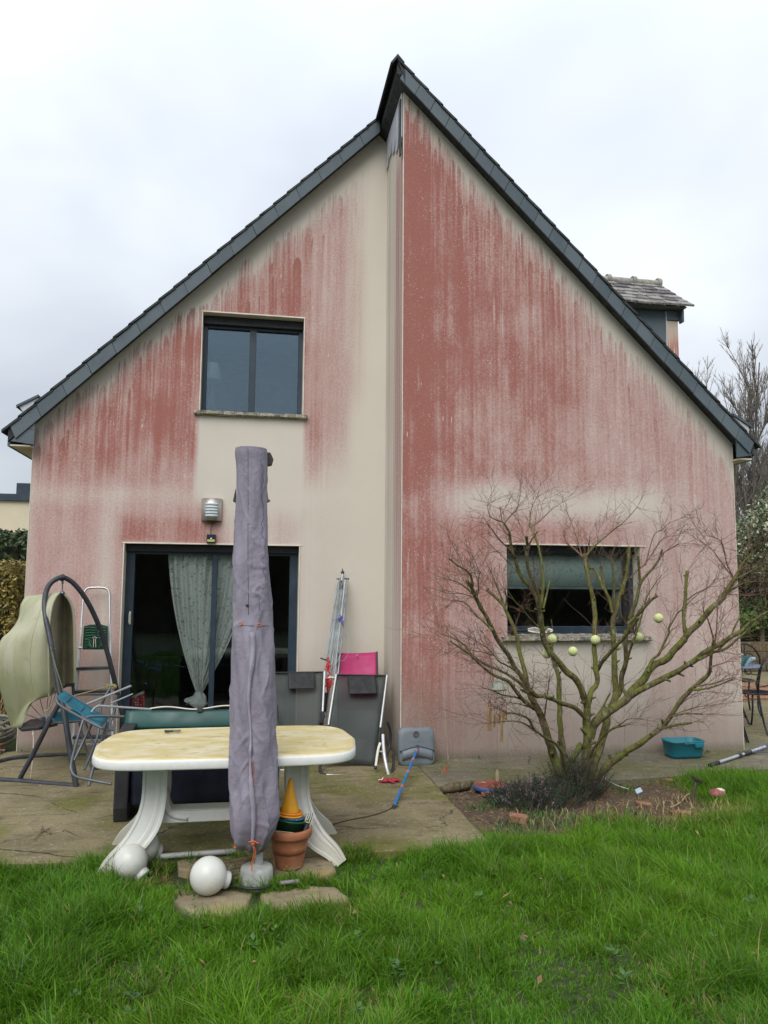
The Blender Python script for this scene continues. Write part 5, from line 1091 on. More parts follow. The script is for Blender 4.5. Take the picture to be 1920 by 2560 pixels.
def shell_mat():
    M = Mat('algae_stained_fabric'); n = M.noise(scale=2.6, detail=5, rough=.6); f = M.noise(scale=120, detail=3); st = M.noise(M.vec(M.x*5., M.y*5., M.z*.9), 1, 5, .6)
    c = M.mix(n.ss(.3, .7), (.44, .44, .29), (.53, .52, .39)); c = M.mix(st.ss(.50, .72)*.6, c, (.33, .37, .14)); c = M.mix(M.noise(scale=7, detail=5).ss(.58, .75)*.45, c, (.24, .24, .11)); c = M.mix((1.-M.z.ss(.78, 1.0))*.45, c, (.24, .27, .10))
    M.set('Base Color', c).set('Roughness', .85); M.bump(f+n, .2, .006)
    nt = M.nt; tl = nt.nodes.new('ShaderNodeBsdfTranslucent'); nt.links.new(c, tl.inputs[0]); mx = nt.nodes.new('ShaderNodeMixShader'); mx.inputs[0].default_value = .22
    nt.links.new(M.b.outputs[0], mx.inputs[1]); nt.links.new(tl.outputs[0], mx.inputs[2]); nt.links.new(mx.outputs[0], nt.nodes['Material Output'].inputs[0]); return M.m
M_SHELL = shell_mat(); M_INNER = plain('shell_lining', (.30, .265, .18), .85, var=.2, scale=3, dirt=(.14, .14, .06, .4))
def strip_sheet(left, right, n, m, bulge, yl, yr, ym):
    """cloth between two traced edges; depth runs yl -> yr and bulges by ym toward the viewer"""
    L_ = smooth_path([(float(x), float(y)) for x, y in left], 6); R__ = smooth_path([(float(x), float(y)) for x, y in right], 6)
    pick = lambda C, t: C[min(len(C)-1, int(t*(len(C)-1)))]*(1-(t*(len(C)-1) % 1))+C[min(len(C)-1, int(t*(len(C)-1))+1)]*(t*(len(C)-1) % 1)
    rows = []
    for j in range(n+1):
        v = j/n; a, c = pick(L_, v), pick(R__, v); row = []
        for i in range(m+1):
            u = i/m; q = a*(1-u)+c*u; Y_ = yl(v)*(1-u)+yr(v)*u-ym*math.sin(math.pi*u)*(.55+.45*math.sin(math.pi*v))+.022*math.sin(u*9+v*4)*math.sin(math.pi*u)
            row.append(AY(*z1(q[0], q[1]), Y_))
        rows.append(row)
    return rows
lft = [(150, 264), (122, 320), (108, 400), (60, 470), (8, 520), (-22, 620), (-8, 760), (25, 900), (60, 1010), (66, 1046)]
rid = [(352, 240), (325, 275), (305, 330), (292, 420), (287, 520), (286, 650), (290, 760), (290, 848), (200, 880), (128, 1040)]
rows = strip_sheet(lft, rid, 40, 26, 0, lambda v: -.55-.35*math.sin(math.pi*v), lambda v: -1.02-.12*math.sin(math.pi*v), .16)
MB().grid(rows, True, .004).build('shell', M_SHELL, sw)
for col in (9, 17): MB().tube([Vector(r_[col])+Vector((0, -.003, 0)) for r_ in rows], .0022, 4).build('seam', plain('shell_seam', (.20, .21, .10), .9) if col == 9 else bpy.data.materials['shell_seam'], sw)
rid2 = [(352, 240), (325, 275), (305, 330), (292, 420), (287, 520), (286, 650), (290, 760), (290, 850), (310, 840), (335, 800)]
rgt = [(376, 243), (410, 285), (432, 345), (440, 440), (442, 560), (443, 660), (443, 730), (442, 775), (400, 783), (345, 798)]
rows = strip_sheet(rid2, rgt, 34, 16, 0, lambda v: -1.02-.12*math.sin(math.pi*v), lambda v: -.80, -.34)
MB().grid(rows, True, .004).build('lining', M_INNER, sw)
tubeY([(x, y, -.80) for x, y in rgt[:8]], .013, 8).build('shell_rim', M_SHELL, sw)
tubeY([(x, y, -1.02-.12*math.sin(math.pi*i/9)) for i, (x, y) in enumerate(rid2[:8])], .011, 8).build('shell_rim', M_SHELL, sw)
P = [AY(*z1(x, y), Y_) for x, y, Y_ in ((125, 1045, -1.08), (230, 1036, -1.1), (345, 1010, -.98), (300, 975, -.72), (180, 990, -.62), (110, 1030, -.75))]
MB().prism(P, (0, 0, -.03)).build('seat_pan', M_BLACK, sw, bevel=.006, seg=1)
P2 = [AY(*z1(x, y), Y_) for x, y, Y_ in ((135, 1018, -1.0), (170, 985, -1.0), (255, 975, -.95), (300, 985, -.9), (330, 1008, -.95))]
hub = AY(*z1(272, 1004), -1.04); b = MB()
for x, y in ((150, 960), (180, 905), (235, 862), (285, 850), (320, 800), (345, 800)): b.tube([hub, AY(*z1(x, y), -.92)], .0032, 5)
b.build('spokes', M_STEEL, sw)
MB().box(AY(*z1(246, 1030), -1.06), AY(*z1(268, 975), -1.04)).build('bracket', M_DARKTUBE, sw)
tubeY([(192, 1040, -1.08), (197, 1090, -1.1), (195, 1200, -1.15), (180, 1340, -1.2)], .003, 5).build('cord', M_BEAD, sw)
MB().box(AY(*z1(190, 1085), -1.11), AY(*z1(200, 1070), -1.10)).build('cord_toggle', M_BEAD, sw)
tubeY([(262, 942, -1.2), (290, 930, -1.22), (325, 880, -1.28), (340, 862, -1.36)], .0045, 5).build('cord', plain('yellow_rope', (.42, .34, .15), .8), sw)
tubeY([(440, 852, -1.), (520, 830, -.85), (600, 808, -.68), (650, 795, -.56), (680, 788, -.52)], .0055, 6).build('cord', bpy.data.materials['yellow_rope'], sw)
b = MB()
for k in range(9):
    a = k*1.1; c = AY(*z1(660+8*math.cos(a*2), 796+6*math.sin(a*3)), -.56); b.tube([c+Vector((-.04, 0, .012*math.sin(a))), c+Vector((0, -.02, .02*math.cos(a))), c+Vector((.035, .01, -.012*math.sin(a)))], .0055, 5)
b.build('knot', bpy.data.materials['yellow_rope'], sw)
tubeY([(290, 750, -1.0), (320, 800, -.95), (345, 835, -1.2), (365, 860, -1.4)], .003, 5).build('cord', bpy.data.materials['yellow_rope'], sw)
tubeY([(300, 560, -1.27), (330, 680, -1.3), (365, 790, -1.33), (385, 870, -1.36)], .006, 5).build('cord', plain('olive_strap', (.16, .16, .09), .8), sw)
MB().bar(AY(*z1(390, 790), -.85), AY(*z1(440, 785), -.80), .02, .03).build('rim_end', M_BLACK, sw)
tubeY([(432, 785, -.8), (436, 860, -.8), (438, 960, -.8)], .014, 8).build('support_post', M_DARKTUBE, sw)

# ------------------------------------------------------------------ step ladder leaning on the wall
M_ALUM = plain('bare_aluminium', (.52, .52, .50), .35, .7, var=.12, dirt=(.3, .28, .22, .35)); lad = thing('step_ladder', (-1.62, -.2, 0), 'aluminium step ladder leaning against the wall behind the swing', 'ladder')
yl = lambda y: -.10-.40*(y-210)/950.
tubeY([(x, y, yl(y)) for x, y in ((428, 1130), (438, 900), (452, 740), (470, 570), (482, 430), (492, 300), (500, 240), (520, 216), (560, 211), (600, 211), (632, 218), (648, 245), (650, 320), (650, 450), (655, 700), (660, 900), (664, 1130))], .0125, 8).build('handle_rail', M_ALUM, lad)
for xs in (((432, 1135), (448, 850), (466, 600), (484, 430)), ((664, 1135), (658, 850), (652, 600), (648, 430))):
    MB().bar(AY(*z1(*xs[0]), yl(xs[0][1])-.02), AY(*z1(*xs[-1]), yl(xs[-1][1])-.02), .022, .045).build('stile', M_ALUM, lad, bevel=.003, seg=1)
for y, xa, xb in ((690, 455, 648), (828, 445, 652), (1098, 434, 660)):
    a, c = AY(*z1(xa, y), yl(y)-.05), AY(*z1(xb, y-4), yl(y)-.05)
    MB().bar(a, c, .075, .026).build('tread', M_DARKTUBE, lad, bevel=.003, seg=1); MB().bar(a+Vector((0, -.04, -.018)), c+Vector((0, -.04, -.018)), .006, .010).build('tread_edge', M_ALUM, lad)
MB().tube([AY(*z1(464, 566), yl(566)-.05), AY(*z1(642, 566), yl(566)-.05)], .008, 8).build('cross_rail', M_ALUM, lad)
MB().tube([AY(*z1(434, 848), yl(848)-.03), AY(*z1(655, 846), yl(848)-.03)], .008, 8).build('cross_rail', M_ALUM, lad)
MB().tube([AY(*z1(424, 1138), yl(1138)-.03), AY(*z1(664, 1138), yl(1138)-.03)], .008, 8).build('cross_rail', M_ALUM, lad)
gy = -.33; cs = [AY(*z1(x, y), gy) for x, y in ((496, 440), (530, 430), (600, 430), (636, 440), (638, 578), (488, 578))]
M_GREENP = plain('bottle_green_plastic', (.008, .050, .030), .45, var=.2); pltf = MB().prism(cs, (0, .03, 0)).build('platform', M_GREENP, lad, bevel=.004, seg=1)
b = MB()
def rib(pts): b.tube([AY(*z1(x, y), gy-.004) for x, y in pts], .0042, 5)
for k in range(5): rib([(505, 450+k*16), (535, 445+k*16), (565, 452+k*14)]); rib([(575, 452+k*14), (600, 446+k*15), (630, 450+k*16)])
for k in range(5): rib([(505, 568-k*12-k*4), (525-0*k, 550-k*10), (545, 570)] if k < 4 else [(505, 520), (530, 520), (545, 535)]); rib([(630, 568-k*16), (605, 550-k*10), (585, 570)] if k < 4 else [(630, 520), (605, 520), (588, 535)])
b.build('ribs', plain('green_rib', (.03, .14, .08), .45), pltf); MB().tube([AY(*z1(x, y), gy-.01) for x, y in ((553, 565), (556, 515), (548, 508), (562, 503), (575, 508), (566, 515), (568, 565))], .0035, 6).build('latch', M_BEAD, pltf)

# ------------------------------------------------------------------ loungers, pink chair, clothes airer at the corner
def mesh_fabric(name, col, alpha):
    M = Mat(name); n = M.noise(scale=4, detail=4); f = M.noise(scale=300, detail=1)
    c = M.mix(n.ss(.3, .7), tuple(q*.75 for q in col), tuple(q*1.25 for q in col)); M.set('Base Color', c).set('Roughness', .6).set('Specular IOR Level', .45)
    nt = M.nt; t = nt.nodes.new('ShaderNodeBsdfTransparent'); mx = nt.nodes.new('ShaderNodeMixShader'); mx.inputs[0].default_value = alpha
    nt.links.new(t.outputs[0], mx.inputs[1]); nt.links.new(M.b.outputs[0], mx.inputs[2]); nt.links.new(mx.outputs[0], nt.nodes['Material Output'].inputs[0]); return M.m
M_MESH = mesh_fabric('grey_green_mesh', (.042, .052, .047), .70); M_PILLOW = plain('black_pillow', (.012, .014, .016), .7, var=.3); M_SILVER = plain('silver_tube', (.55, .56, .56), .35, .5, var=.08)
q7 = lambda x, y: (680+x*.27728, 1740+y*.27728)
q6 = lambda x, y: (680+x*.26522, 1400+y*.26522)
def lounger(tl, tr, bl, br, yt, yb, lab, pil, full):
    A, B_, C_, D_ = AY(*tl, yt), AY(*tr, yt), AY(*bl, yb), AY(*br, yb); o = thing('lounger', (C_.lerp(D_, .5).x, yb, 0), lab, 'lounger', 'grey mesh loungers stood on end by the wall')
    rows = [[A.lerp(B_, i/10).lerp(C_.lerp(D_, i/10), j/14)+Vector((0, .03*math.sin(math.pi*i/10), -.006*math.sin(math.pi*i/10)*(1-j/14))) for i in range(11)] for j in range(15)]
    MB().grid(rows, True, .003).build('mesh_sheet', M_MESH, o)
    for P, Q in ((A, C_), (B_, D_)):
        e = (Q-P); MB().tube([P-e*.005+Vector((0, -.012, 0)), P+e*.62+Vector((0, -.014, 0))], .0115, 10).build('side_tube', M_SILVER, o)
        MB().tube([P+e*.60+Vector((0, -.014, 0)), P+e*.80+Vector((0, -.03, 0))], .014, 10).build('arm_sleeve', M_BLACK, o)
    MB().tube([A, B_], .008, 8).build('head_bar', M_BLACK, o)
    pa, pb = pil; c0 = AY(*pa, yt-.045); c2 = AY(*pb, yt-.045)
    sl_ = (yb-yt)/(C_.z-A.z); dz = lambda z: yt+sl_*(z-A.z)
    MB().prism([(c0.x, dz(c0.z)-.012, c0.z), (c0.x, dz(c2.z)-.012, c2.z), (c0.x, dz(c2.z)-.07, c2.z), (c0.x, dz(c0.z)-.07, c0.z)], (c2.x-c0.x, 0, 0)).build('pillow', M_PILLOW, o, bevel=.02, seg=4)
    return o
l1 = lounger((840, 1687), (967, 1689), (806, 1904), (938, 1914), -.62, -1.18, 'grey mesh lounger stood on end in the wall corner, right one of the pair', (q6(712, 1095), q6(975, 1240)), True)
def tq(pts, r, nm, mat, par, n=10): MB().tube([Vector(v) for v in smooth_path([tuple(AY(*q7(x, y), Y_)) for x, y, Y_ in pts], 5)], r, n).build(nm, mat, par)
tq([(1000, 350, -1.25), (1004, 440, -1.32), (1014, 540, -1.40), (1032, 640, -1.46), (1058, 740, -1.50)], .016, 'rocker', M_SILVER, l1)
tq([(1095, 530, -1.18), (1096, 600, -1.28), (1085, 680, -1.40), (1062, 742, -1.50)], .014, 'rocker', M_CHAR, l1)
tq([(975, 425, -1.3), (958, 480, -1.34), (945, 560, -1.38), (935, 640, -1.42)], .0125, 'foot_tube', M_BEAD, l1); tq([(936, 632, -1.418), (934, 645, -1.424), (933, 655, -1.43)], .015, 'foot_cap', M_BLACK, l1)
tq([(490, 712, -1.42), (700, 720, -1.45), (1028, 735, -1.49)], .010, 'ground_bar', M_SILVER, l1)
tq([(470, 580, -1.2), (432, 640, -1.3), (450, 700, -1.38), (492, 714, -1.42)], .014, 'rocker', M_CHAR, l1)
tq([(1040, 230, -1.0), (1068, 330, -.98), (1060, 460, -1.0), (1020, 560, -1.1)], .012, 'arm_tube', M_CHAR, l1); tq([(960, 500, -1.33), (1005, 502, -1.36)], .008, 'brace', M_SILVER, l1)
l2 = lounger((664, 1682), (811, 1680), (655, 1850), (803, 1850), -.55, -1.0, 'grey mesh lounger stood on end behind the parasol, left one of the pair', (q6(150, 1065), q6(402, 1195)), True)
tq([(75, 668, -1.2), (240, 672, -1.2)], .009, 'ground_bar', M_SILVER, l2); tq([(465, 170, -.95), (452, 215, -1.0), (440, 250, -1.05)], .016, 'arm_sleeve', M_BLACK, l2)
tq([(40, 80, -.9), (55, 300, -1.0), (70, 600, -1.15), (78, 900, -1.3)], .015, 'rocker', M_CHAR, l2)
pk = thing('pink_chair', (1.1, -.35, 0), 'pink sling chair with an oval badge standing behind the grey loungers', 'chair')
pA, pB, pC, pD = (AY(*q6(x, y), Y_) for x, y, Y_ in ((620, 876, -.30), (988, 868, -.30), (1000, 1420, -.55), (625, 1420, -.55)))
M_PINK = plain('pink_sling', (.40, .022, .120), .6, var=.1, scale=3)
rows = [[pA.lerp(pB, i/12).lerp(pD.lerp(pC, i/12), j/10)+Vector((0, .03*math.sin(math.pi*i/12), -.010*math.sin(math.pi*i/12)*(1-j/10))) for i in range(13)] for j in range(11)]
MB().grid(rows, True, .004).build('sling', M_PINK, pk)
for P_, Q_ in ((pA, pD), (pB, pC)): MB().tube([P_+Vector((0, -.004, .004)), Q_+Vector((0, -.004, 0))], .010, 8).tube([Q_, Vector((Q_.x, -.7, 0))], .010, 8).build('side_tube', M_CHAR, pk)
c = AY(*q6(802, 902), -.312); MB().lathe([(0, .004), (.021, .003), (.023, 0)], c, 24, (0, -1, 0)).build('badge', M_BEAD, pk).scale = (1.25, 1, .75)
pk.children[-1].location = (0, 0, 0); pk.children[-1].scale = (1, 1, 1)
MB().lathe([(0, .0065), (.012, .006), (.013, .005)], c, 20, (0, -1, 0)).build('badge_print', plain('badge_grey', (.25, .26, .27), .5), pk)
M_AIR = plain('blue_grey_tube', (.34, .38, .40), .45, .3, var=.12)
air = thing('clothes_airer', (.62, -.5, 0), 'folded rotary clothes airer leaning on the cream wall, hung with pegs', 'clothes airer')
aT, aB = AY(*q6(667, 120), -.06), AY(*q6(490, 1560), -.62)
q6t = lambda x, y: AY(*q6(x, y), -.06-.56*(y-120)/1440.)
MB().tube([q6t(664, 128), q6t(652, 300), q6t(575, 900), q6t(500, 1480)], .015, 10).build('mast', M_AIR, air); MB().lathe([(.019, 0), (.020, .02), (.008, .03), (.003, .055), (0, .06)], q6t(665, 128), 14).build('mast_cap', M_BLACK, air)
for x0, x1, dy in ((620, 505, 0), (650, 548, .02), (688, 585, -.03), (715, 620, .0)):
    a, c = q6t(x0, 185)+Vector((0, dy, 0)), q6t(x1, 1090)+Vector((0, dy, 0)); MB().tube([a, c], .0098, 8).build('arm', M_AIR, air); MB().tube([a, a+(c-a)*-.012], .0135, 8).build('arm_cap', M_BLACK, air)
for y in (215, 255): MB().tube([q6t(652, y-18), q6t(648, y+18)], .021, 10).build('hub', M_DARKTUBE, air)
ar = random.Random(4); b = MB()
for k in range(44):
    xa = ar.uniform(612, 712); xb = xa-115+ar.gauss(0, 14); ya = ar.uniform(190, 330); yb_ = ar.uniform(760, 1060); m_ = ar.uniform(-14, 14); pts = [q6t(xa, ya)+Vector((0, -.02-ar.random()*.03, 0)), q6t((xa+xb)/2+m_*.6, (ya+yb_)/2)+Vector((0, -.03, 0)), q6t(xb, yb_)+Vector((0, -.03, 0))]
    b.tube([Vector(v) for v in smooth_path(pts, 5)], .0016, 4, False)
for pts in ([(690, 300), (712, 560), (714, 800), (700, 900), (660, 942), (600, 930), (560, 850)], [(640, 560), (650, 760), (620, 930), (570, 985), (530, 940), (545, 880)], [(600, 700), (640, 840), (600, 960), (560, 1010)], [(650, 600), (690, 760), (705, 870)]):
    b.tube([Vector(v) for v in smooth_path([tuple(q6t(x, y)+Vector((0, -.06, 0))) for x, y in pts], 6)], .0019, 4, False)
b.build('lines', plain('clothes_line', (.34, .38, .38), .6), air)['kind'] = 'stuff'
MB().tube([q6t(452, 920)+Vector((0, -.05, 0)), q6t(515, 942)+Vector((0, -.05, 0))], .008, 8).build('winder', M_DARKTUBE, air)
M_PEGR = plain('red_peg', (.55, .03, .035), .45); M_PEGP = plain('violet_peg', (.16, .14, .42), .45)
for n_, cx, cy, sx, sy, mat in ((12, 522, 985, 14, 60, M_PEGR), (18, 530, 1150, 26, 70, M_PEGR), (8, 640, 568, 26, 26, M_PEGP)):
    for k in range(n_):
        c = q6t(cx+ar.uniform(-1, 1)*sx, cy+ar.uniform(-1, 1)*sy)+Vector((0, -.055-.02*ar.random(), 0)); d = Vector((ar.gauss(0, .6), ar.gauss(0, .4), ar.gauss(0, 1))).normalized()*.035
        MB().bar(c-d, c+d, .010, .008).build('peg', mat, air)
MB().tube([q6t(500, 1110)+Vector((0, -.06, 0)), q6t(540, 1098)+Vector((0, -.08, 0)), q6t(596, 1104)+Vector((0, -.06, 0))], .010, 8).build('strap', M_BEAD, air)
MB().tube([q6t(510, 1250)+Vector((0, -.02, 0)), q6t(490, 1420)+Vector((0, -.02, 0))], .022, 10).build('sleeve', M_BLACK, air)
# ------------------------------------------------------------------ slabs, decking and pipe round the parasol base
z3b = lambda x, y: (440+x*.27728, 1950+y*.27728)
def stone_mat(name, a, b, moss):
    M = Mat(name); n = M.noise(scale=7, detail=6, rough=.68); f = M.noise(scale=55, detail=5, rough=.7); y = M.noise(scale=3.5, detail=4)
    c = M.mix(n.ss(.3, .7), a, b); c = M.mix(y.ss(.5, .68)*.7, c, moss); c = M.mix(f.ss(.6, .72)*.6, c, tuple(q*.35 for q in a))
    M.set('Base Color', c).set('Roughness', .95); M.bump(n+f*.7, .7, .012); return M.m
M_STONE = stone_mat('weathered_slab', (.185, .145, .085), (.30, .245, .155), (.27, .21, .06))
def rough_slab(pts, z0, z1, lab, cat='slab', mat=M_STONE, name='stone_slab', group='stone slabs round the parasol base'):
    """an uneven slab: outline with wobble, domed top"""
    e = strip_noise_edge(pts, .030, .03); n = len(e); cx = sum(x for x, y in e)/n; cy = sum(y for x, y in e)/n; rows = []
    for k, zz in ((1.03, z0), (1.01, z0+(z1-z0)*.8), (.985, z1-.002), (.9, z1), (.7, z1), (.4, z1), (.2, z1), (.001, z1)):
        rows.append([(cx+(x-cx)*k, cy+(y-cy)*k, zz+(.012*mnoise.noise(Vector((x*k*6+cx, y*k*6, zz))) if k < 1 else 0)) for x, y in e]); rows[-1].append(rows[-1][0])
    o = MB().grid(rows, True).build(name, mat, None, loc=(cx, cy, z0)); return tag(o, lab, cat, group)
G = lambda x, y, z=.0: tuple(AZ(*z3b(x, y), z))[:2]
rough_slab([G(-60, 960), G(20, 1100), G(180, 1170), G(480, 1190), G(640, 1090), G(690, 985), G(420, 940)], -.09, -.018, 'front left stone slab, under the white globe')
rough_slab([G(770, 990), G(800, 1080), G(1000, 1120), G(1330, 1110), G(1560, 1040), G(1480, 940), G(1150, 920)], -.09, -.020, 'front right stone slab, level with the parasol base')
rough_slab([G(880, 800), G(900, 890), G(1250, 880), G(1420, 800), G(1400, 700), G(1150, 650), G(860, 690)], -.09, -.004, 'pale stone slab behind, under the terracotta pot')
rough_slab([G(430, 1010), G(560, 960), G(880, 960), G(870, 800), G(560, 860), G(300, 960)], -.09, -.032, 'mossy stone slab under the concrete parasol base')
rough_slab([G(0, 745), G(20, 800), G(110, 815), G(190, 780), G(180, 735), G(80, 728)], -.09, .006, 'small pale stone at the left end of the wooden decking')
M_DECK = bark_mat('grey_decking', (.105, .075, .045), (.20, .15, .09), (.10, .10, .05), .4)
dk = thing('decking_panel', (-.15, -3.75, 0), 'worn wooden decking slats lying on the ground behind the globe lamp', 'decking')
dA, dB, dC, dD = (Vector((*G(x, y, z), z)) for x, y, z in ((120, 790, .05), (690, 690, .06), (700, 880, .02), (330, 945, .01)))
for k in range(6):
    t0, t1 = k/6, (k+.82)/6; p, q = dA.lerp(dD, (t0+t1)/2), dB.lerp(dC, (t0+t1)/2); e = Vector((0, 0, random.uniform(-.004, .004)))
    MB().bar(p+e, q+e, (dD-dA).length/6*.84, .018).build('slat', M_DECK, dk, bevel=.002, seg=1)
for t in (.15, .85): MB().bar(dA.lerp(dB, t)-Vector((0, 0, .018)), dD.lerp(dC, t)-Vector((0, 0, .018)), .03, .018).build('batten', M_DECK, dk)
p, q = Vector((*G(-140, 690, .03), .03)), Vector((*G(545, 640, .03), .03))
tag(MB().tube([p, p.lerp(q, .5), q], .0165, 14).build('pipe', plain('grey_pipe', (.36, .37, .37), .5, dirt=(.25, .2, .13, .4)), None, loc=p), 'grey plastic pipe lying on the ground under the table', 'pipe')
p = Vector((*G(930, 930, .02), .02)); q = Vector((*G(1110, 912, .02), .02)); tag(MB().tube([p, q], .012, 8).build('tube', plain('dull_grey_tube', (.20, .20, .19), .6), None, loc=p), 'short grey tube in the joint between the stone slabs', 'tube')
pts = [Vector((*G(x, y, .012), .014)) for x, y in ((455, 945), (520, 955), (600, 972), (640, 982), (720, 985), (800, 975), (850, 950))]
tag(MB().tube(pts, .010, 8).build('cable', M_BLACK, None, loc=pts[0]), 'black cable running from the globe lamp round the parasol base', 'cable')
# dry stalks standing by the pot
b = MB(); sr = random.Random(2)
for x0, y0, x1, y1 in ((895, 800, 865, 600), (935, 800, 938, 500), (915, 790, 910, 670), (1285, 640, 1200, 525), (900, 810, 830, 600), (830, 760, 780, 640), (690, 790, 630, 640), (1040, 830, 1130, 780), (950, 830, 1030, 760), (690, 760, 640, 700)):
    p = Vector((*G(x0, y0), 0)); d = AY(*z3b(x1, y1), p.y-.01); b.tube([p, p.lerp(d, .55)+Vector((.006, 0, .01)), d, d+Vector((-.012, 0, -.006))], [.0016, .0014, .001, .0006], 4)
b.build('dry_stalks', plain('straw', (.38, .29, .14), .85), None)['kind'] = 'stuff'
# twig on the patio
tg = AZ(*z1(255, 1670), 0); b = MB()
for pts in ([(200, 1712), (235, 1672), (262, 1655), (305, 1668)], [(252, 1660), (249, 1622)], [(262, 1655), (290, 1640)], [(270, 1655), (298, 1650), (308, 1640)], [(240, 1668), (250, 1640)], [(280, 1658), (300, 1674)]):
    b.tube([AZ(*z1(x, y), .006)+Vector((0, 0, random.uniform(0, .012))) for x, y in pts], .0028, 5)
tag(b.build('fallen_twig', M_TWIG, None, loc=tg), 'small forked twig lying on the left of the concrete patio', 'twig')
# litter of pale flakes on the concrete
b = MB(); fr = random.Random(8)
for k in range(260):
    x, y = fr.uniform(-2, 4.9), fr.uniform(-3.2, -.1)
    if x > 1.6 and not (-1.95 < y < -1.02): continue
    z = .0045 if x < 1.62 else .0075; a = fr.uniform(0, 6.3); s_ = fr.uniform(.003, .011); b.add([(x+s_*math.cos(a+q)*(1 if q % 2 else .5), y+s_*math.sin(a+q)*.7, z) for q in (0, 1.4, 3.1, 4.6)], [(0, 1, 2, 3)])
b.build('flakes', plain('pale_flake', (.40, .36, .28), .9, var=.5, scale=30), None)['kind'] = 'stuff'

# ------------------------------------------------------------------ lamp and sensor over the door
M_STAIN = plain('brushed_steel', (.50, .48, .44), .38, .75, var=.08, scale=2)
wl = thing('wall_lamp', (-.43, 0, 2.52), 'half-round brushed steel wall lamp with louvres above the terrace door', 'wall lamp')
cx, hw, za, zb2 = -.435, .112, 2.41, 2.655
def arc(z, r=1., a0=-1.25, a1=1.25, n=18): return [(cx+hw*math.sin(a)*r/math.sin(1.25), -.012-.085*(math.cos(a)-math.cos(1.25))/(1-math.cos(1.25))*r, z) for a in np.linspace(a0, a1, n)]
MB().grid([arc(za), arc(zb2)], True, .003).build('shade', M_STAIN, wl)
MB().prism(arc(zb2-.004, .97), (0, 0, .003)).prism(arc(za+.002, .97), (0, 0, .003)).build('end_plate', M_STAIN, wl)
for k in range(5):
    z = 2.45+.0315*k; MB().grid([[(x, y-.004, zz) for x, y, zz in arc(z, 1.0, -.62, .62, 10)], [(x, y-.006, zz) for x, y, zz in arc(z+.025, 1.0, -.62, .62, 10)]], True, .003).build('louvre', plain('lamp_louvre', (.46, .52, .56), .35) if k == 0 else bpy.data.materials['lamp_louvre'], wl)
MB().box((cx-.05, -.05, 2.385), (cx+.05, -.002, 2.409)).build('bracket', plain('rusty_bracket', (.16, .09, .05), .8, var=.4), wl, bevel=.004, seg=1)
so = thing('solar_lamp', (-.434, 0, 2.21), 'small black solar lamp fixed right above the door opening', 'solar lamp')
MB().box((-.482, -.045, 2.168), (-.386, -.004, 2.262)).build('housing', M_BLACK, so, bevel=.006, seg=2); MB().box((-.474, -.052, 2.180), (-.394, -.0455, 2.205)).build('led_panel', plain('yellow_led', (.42, .40, .13), .4), so)
MB().box((-.474, -.050, 2.222), (-.394, -.0452, 2.256)).build('solar_cell', plain('solar_cell', (.01, .016, .045), .15), so); MB().sphere((-.432, -.047, 2.213), .011, 12, 8).build('sensor', M_BEAD, so)
MB().tube([(-.44, -.01, 2.262), (-.44, -.012, 2.33), (-.425, -.006, 2.385)], .003, 5).build('wire', M_BLACK, so)

# ------------------------------------------------------------------ behind the panes
def curtain_mat():
    M = Mat('floral_curtain'); col, _ = M.attr('uv_flat'); sp = M.nt.nodes.new('ShaderNodeSeparateColor'); M.nt.links.new(col, sp.inputs[0])
    u, v = V(M.nt, sp.outputs[0]), V(M.nt, sp.outputs[1])
    w = M.vec(u*5., v*11., 0.); n = M.noise(w, 1., 2, .5, 1.2); vine = (1.-((n-.5).abs()).ss(.006, .014))
    vd = M.voro(w, 1.35); vr = M.voro(w, 4.4); petals = vd.ss(.10, .13)*(1.-vd.ss(.15, .19)); leaf = (1.-vr.ss(.10, .15))*M.voro(w, 4.4, 'Color').ss(.6, .65)
    dot = (1.-vd.ss(.05, .075))
    f = (vine*.8+petals+leaf*.9+dot).clamp()
    c = M.mix(f*.75, (.90, .93, .84), (.12, .16, .12)); M.set('Base Color', c).set('Roughness', .9)
    nt = M.nt; tl = nt.nodes.new('ShaderNodeBsdfTranslucent'); nt.links.new(c, tl.inputs[0]); mx = nt.nodes.new('ShaderNodeMixShader'); mx.inputs[0].default_value = .25
    nt.links.new(M.b.outputs[0], mx.inputs[1]); nt.links.new(tl.outputs[0], mx.inputs[2]); nt.links.new(mx.outputs[0], nt.nodes['Material Output'].inputs[0]); return M.m
M_CURT = curtain_mat()
def cloth(name, rows, par=None, loc=None, us=1., vs=1.):
    b = MB(); b.grid(rows, True); o = b.build(name, M_CURT, par, loc=loc); me = o.data
    at = me.color_attributes.new('uv_flat', 'FLOAT_COLOR', 'POINT'); nr, nc = len(rows), len(rows[0])
    at.data.foreach_set('color', np.array([[(j/(nc-1))*us, (i/(nr-1))*vs, 0, 1] for i in range(nr) for j in range(nc)]).ravel()); return o
cu = thing('curtain', (-.5, .36, .45), 'white curtain with green flower print, knotted at the bottom, behind the terrace door', 'curtain')
kx, kz = -.532, .50
def drape(xa, xb, ya, nf, ph, us):
    rows = []
    for i in range(50):
        t = i/49; z = 2.09-(2.09-kz)*t; g = t**1.5*(.80+.2*t); row = []
        for j in range(61):
            u = j/60; x = (xa+(xb-xa)*u)*(1-g)+(kx+.05*(u-.5))*g; y = ya+.032*math.sin(u*nf*2*math.pi+ph+.6*t)*(1-.45*t)+.012*math.sin(u*nf*4.7+t*6)
            row.append((x, y, z))
        rows.append(row)
    return rows
cloth('drape', drape(-.915, -.36, .285, 5, .4, 1), cu, us=1., vs=1.25); cloth('drape', drape(-.40, .04, .30, 4, 1.7, 1), cu, us=.8, vs=1.25)
